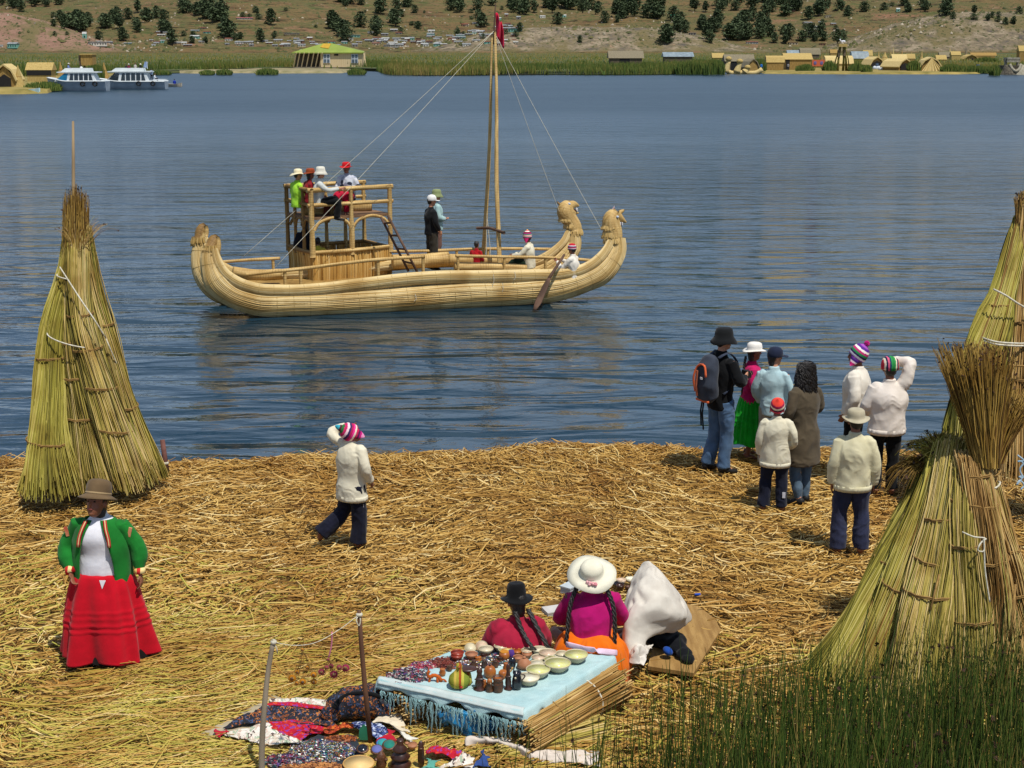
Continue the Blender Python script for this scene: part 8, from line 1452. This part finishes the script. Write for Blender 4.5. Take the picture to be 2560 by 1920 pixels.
fp = l2; MB().sweep([(Q2(366), -.5, 50*k2), (Q2(366), -.5, 68*k2)], .05, n=5, ref=(1, 0, 0)).build('flag_pole', BWH, l2); MB().box((Q2(364)-.1, -.5, 60*k2), (.45, .05, .8), M=Matrix.Rotation(.3, 3, 'Y')).build('flag', cloth('a8b8d0', '6080b0'), l2)
# rowing boats
def rowboat(x0, x1, yw, hh, mat, label):
    p = G((x0+x1)/2, yw, 0); k = (p[1]*cP+H*sP)/F; L = (x1-x0)*k; e = empty('rowing_boat', p+V3(0, .7, 0), 0, label, 'boat'); V = []; NS = 15
    for i in range(NS):
        f = i/(NS-1); x = -L/2+L*f; w_ = .68*math.sin(math.pi*min(.92, max(.04, f)))**.5; h_ = hh*k*(1+.5*abs(2*f-1)**2)
        for y, z in ((-w_, h_), (-w_*.7, -.05), (w_*.7, -.05), (w_, h_), (w_*.9, h_), (w_*.6, .08), (-w_*.6, .08), (-w_*.9, h_)): V.append((x, y, z))
    MB().add(V, [(i*8+j, i*8+(j+1) % 8, i*8+8+(j+1) % 8, i*8+8+j) for i in range(NS-1) for j in range(8)]+[tuple(range(8)), tuple((NS-1)*8+j for j in range(7, -1, -1))]).build('hull', mat, e)
    for q in (-.2, .2): MB().box((q*L, 0, hh*k*.7), (.3, 1.1, .06)).build('thwart', WOOD, e)
    return e, p
rowboat(-30, 95, 234, 9, M('pale_blue_hull', srgb('a8c8d0'), srgb('c8d8d8'), 1, .5), 'long pale blue and white rowing boat at the left edge'); _, pb = rowboat(409, 452, 217, 6.5, M('worn_hull', srgb('b0a898'), srgb('8a8070'), 1, .7), 'small worn grey rowing boat behind the right launch')
# ---- tiny people
def mini(p, h, label, top, low='2a2c34', hat=None, sit=True, rz=0, skin=SKIN_D):
    return person(p, rz, h, label, sitJ() if sit else skel(), dict(mat=cloth(top), loose=1.1), dict(mat=cloth(low)), (hat[0], cloth(hat[1])) if hat else None, vox=.03, fold=0, skin=skin, group='people on the far shore and launches', seed=3)
def roofp(l, x, y, z): return l.matrix_world @ Vector((x, y, z))
bpy.context.view_layer.update()
mini(roofp(l2, Q2(320), -.3, 50*k2-.42), 1.6, 'roof passenger in maroon top and white cap on the right launch', '6a2038', hat=('cap', 'e0e0e0'), rz=R(30)); mini(roofp(l2, Q2(334), .2, 50*k2-.30), 1.6, 'roof passenger in pale clothes between two others on the launch', 'b8b0a8', rz=R(-20), hat=('cap', '7a4a44')); mini(roofp(l2, Q2(348), -.2, 50*k2-.42), 1.65, 'roof passenger in black with white hat on the right launch', '141618', hat=('bucket', 'e0dcc8'), rz=R(-30)); mini(roofp(l2, Q2(311), .3, 50*k2-.42), 1.5, 'dark-clothed roof passenger at the front of the launch group', '24202c', rz=R(40))
mini(roofp(l2, Q2(382), -.2, 19*k2+.05), 1.5, 'person in white on the stern deck of the right launch', 'd8dce0', rz=R(-90)); mini(roofp(l2, Q2(373), .2, 19*k2+.2), 1.6, 'person in pale blue beside the launch cabin door', 'a0b0c8', sit=False); mini(roofp(l1, Q1(168), -.2, 55*k1-.42), 1.65, 'person in blue shirt and pale hat on the left launch roof', '7080b0', hat=('sun', 'd8d4cc'), rz=R(-90)); mini(roofp(l1, Q1(201), -.4, 46*k1-.1), 1.6, 'person in white crouching on the left launch roof', 'e0e0e0', rz=R(60))
p = G(434, 216, 0); mini(V3(p[0], p[1]+.7, -.02), 1.65, 'rower in royal blue top in the small grey boat', '2038a0'); p = G(197, LY(330), .5); mini(V3(p[0], p[1]+1.6, (LY(330)-LY(205))*.05+.5), 1.7, 'person in pink and white standing beside the stilted lookout', 'd0a8b8', sit=False)
p = G(1903, 178, .45); r_ = mini(p, 1.9, 'person in bright blue poncho at the end of the cat-headed boat', '2070c8', low='101820', sit=False); p = G(1970, 176, .45); mini(p, 1.8, 'grey-dressed person at the door of the largest village hut', '8a8a90', sit=False)
for x, yb, l_, c_ in ((2192, 174, 'white covered boat among the village tents', 'd0d8e0'), (2206, 176, 'small white boat before the open tents', 'e0e4e8'), (2444, 177, 'small white boat at the tip of the village island', 'dde0e0')):
    p, k = base(x-14, x+14, yb); e = empty('small_boat', p, 0, l_, 'boat', 'small white boats at the village'); MB().sweep(catmull([(-7*k, 0, .9), (-5*k, 0, .45), (0, 0, .35), (5*k, 0, .45), (7*k, 0, .9)], 10), [.2, .5, .7, .7, .7, .7, .7, .7, .5, .2], n=8, ref=(0, 1, 0)).build('hull', cloth(c_), e, True); MB().box((0, 0, 1.3), (5*k, 1.0, .5)).build('canopy', cloth('5a7090'), e)
# bushes / reed clumps between the huts
def clump(x0, x1, yt, yb, label, n=700, seed=0, colr=None):
    p, k = base(x0, x1, yb); W, Hh = (x1-x0)*k, (yb-yt)*k; r = np.random.default_rng(seed); a = r.uniform(-.5, .5, n); K = 4; t = np.linspace(0, 1, K)[None, :]; h = Hh*(1-1.2*np.abs(a)**2)*r.uniform(.5, 1.1, n)
    P_ = np.stack([p[0]+a[:, None]*W+r.normal(0, .25, n)[:, None]*t, p[1]+r.uniform(0, 3, n)[:, None]+0*t, .1+h[:, None]*t], -1); return tag(link('reed_clump', strands('clump', P_, np.full((n, 1), .10)*np.array([[1, 1, .8, .2]]), r.random(n)*.6, 3), REED), label, 'reed clump')
for i, a in enumerate(((1995, 2036, 158, 178, 'green reed clump before the largest village hut'), (2062, 2090, 150, 178, 'green reed clump left of the lookout tower'), (2126, 2165, 156, 178, 'low green clump right of the lookout tower'), (2160, 2180, 160, 180, 'low clump in front of the first open tent'), (2275, 2302, 150, 178, 'green clump between sideways tent and pleated tent'), (2358, 2410, 158, 180, 'green clump right of the pleated tent'), (2400, 2480, 160, 180, 'wide green clump by the inlet'), (2484, 2500, 160, 186, 'dark pointed clump at the island tip'), (2440, 2500, 140, 160, 'tall green clump behind the inlet'), (1760, 1812, 148, 184, 'dense dark clump left of the cat-headed boat'), (1880, 1915, 146, 178, 'green clump behind the reed dome'), (1690, 1770, 150, 183, 'olive clump before the blue-roofed shed'), (1600, 1640, 152, 180, 'yellowish clump right of the dark shed'), (1530, 1600, 155, 180, 'yellow-green clump in front of the dark shed'), (500, 530, 172, 184, 'small green clump on the mud bank'), (540, 575, 170, 184, 'middle green clump on the mud bank'), (640, 690, 168, 184, 'right green clump on the mud bank'), (370, 420, 172, 184, 'left green clump on the mud bank'), (870, 910, 168, 184, 'green clump at the corner of the green-roofed building'), (60, 140, 200, 222, 'grassy tuft before the kiosk'), (215, 250, 160, 200, 'green clump behind the launches'))): clump(*a, seed=i)
# ---- tell look-alikes on the hillside apart by their place
ORD = ['first', 'second', 'third', 'fourth', 'fifth', 'sixth', 'seventh', 'eighth', 'ninth', 'tenth', 'eleventh', 'twelfth', 'thirteenth', 'fourteenth', 'fifteenth']
same = {}
for o in list(col.objects):
    if o.parent is None and o.get('category') in ('tree', 'house'): same.setdefault(o['label'], []).append(o)
for lb, os_ in same.items():
    if len(os_) > 1:
        os_.sort(key=lambda o: o.location.x/o.location.y)
        for i, o in enumerate(os_): o['label'] = f'{lb}, {ORD[min(i, 14)]} from left'
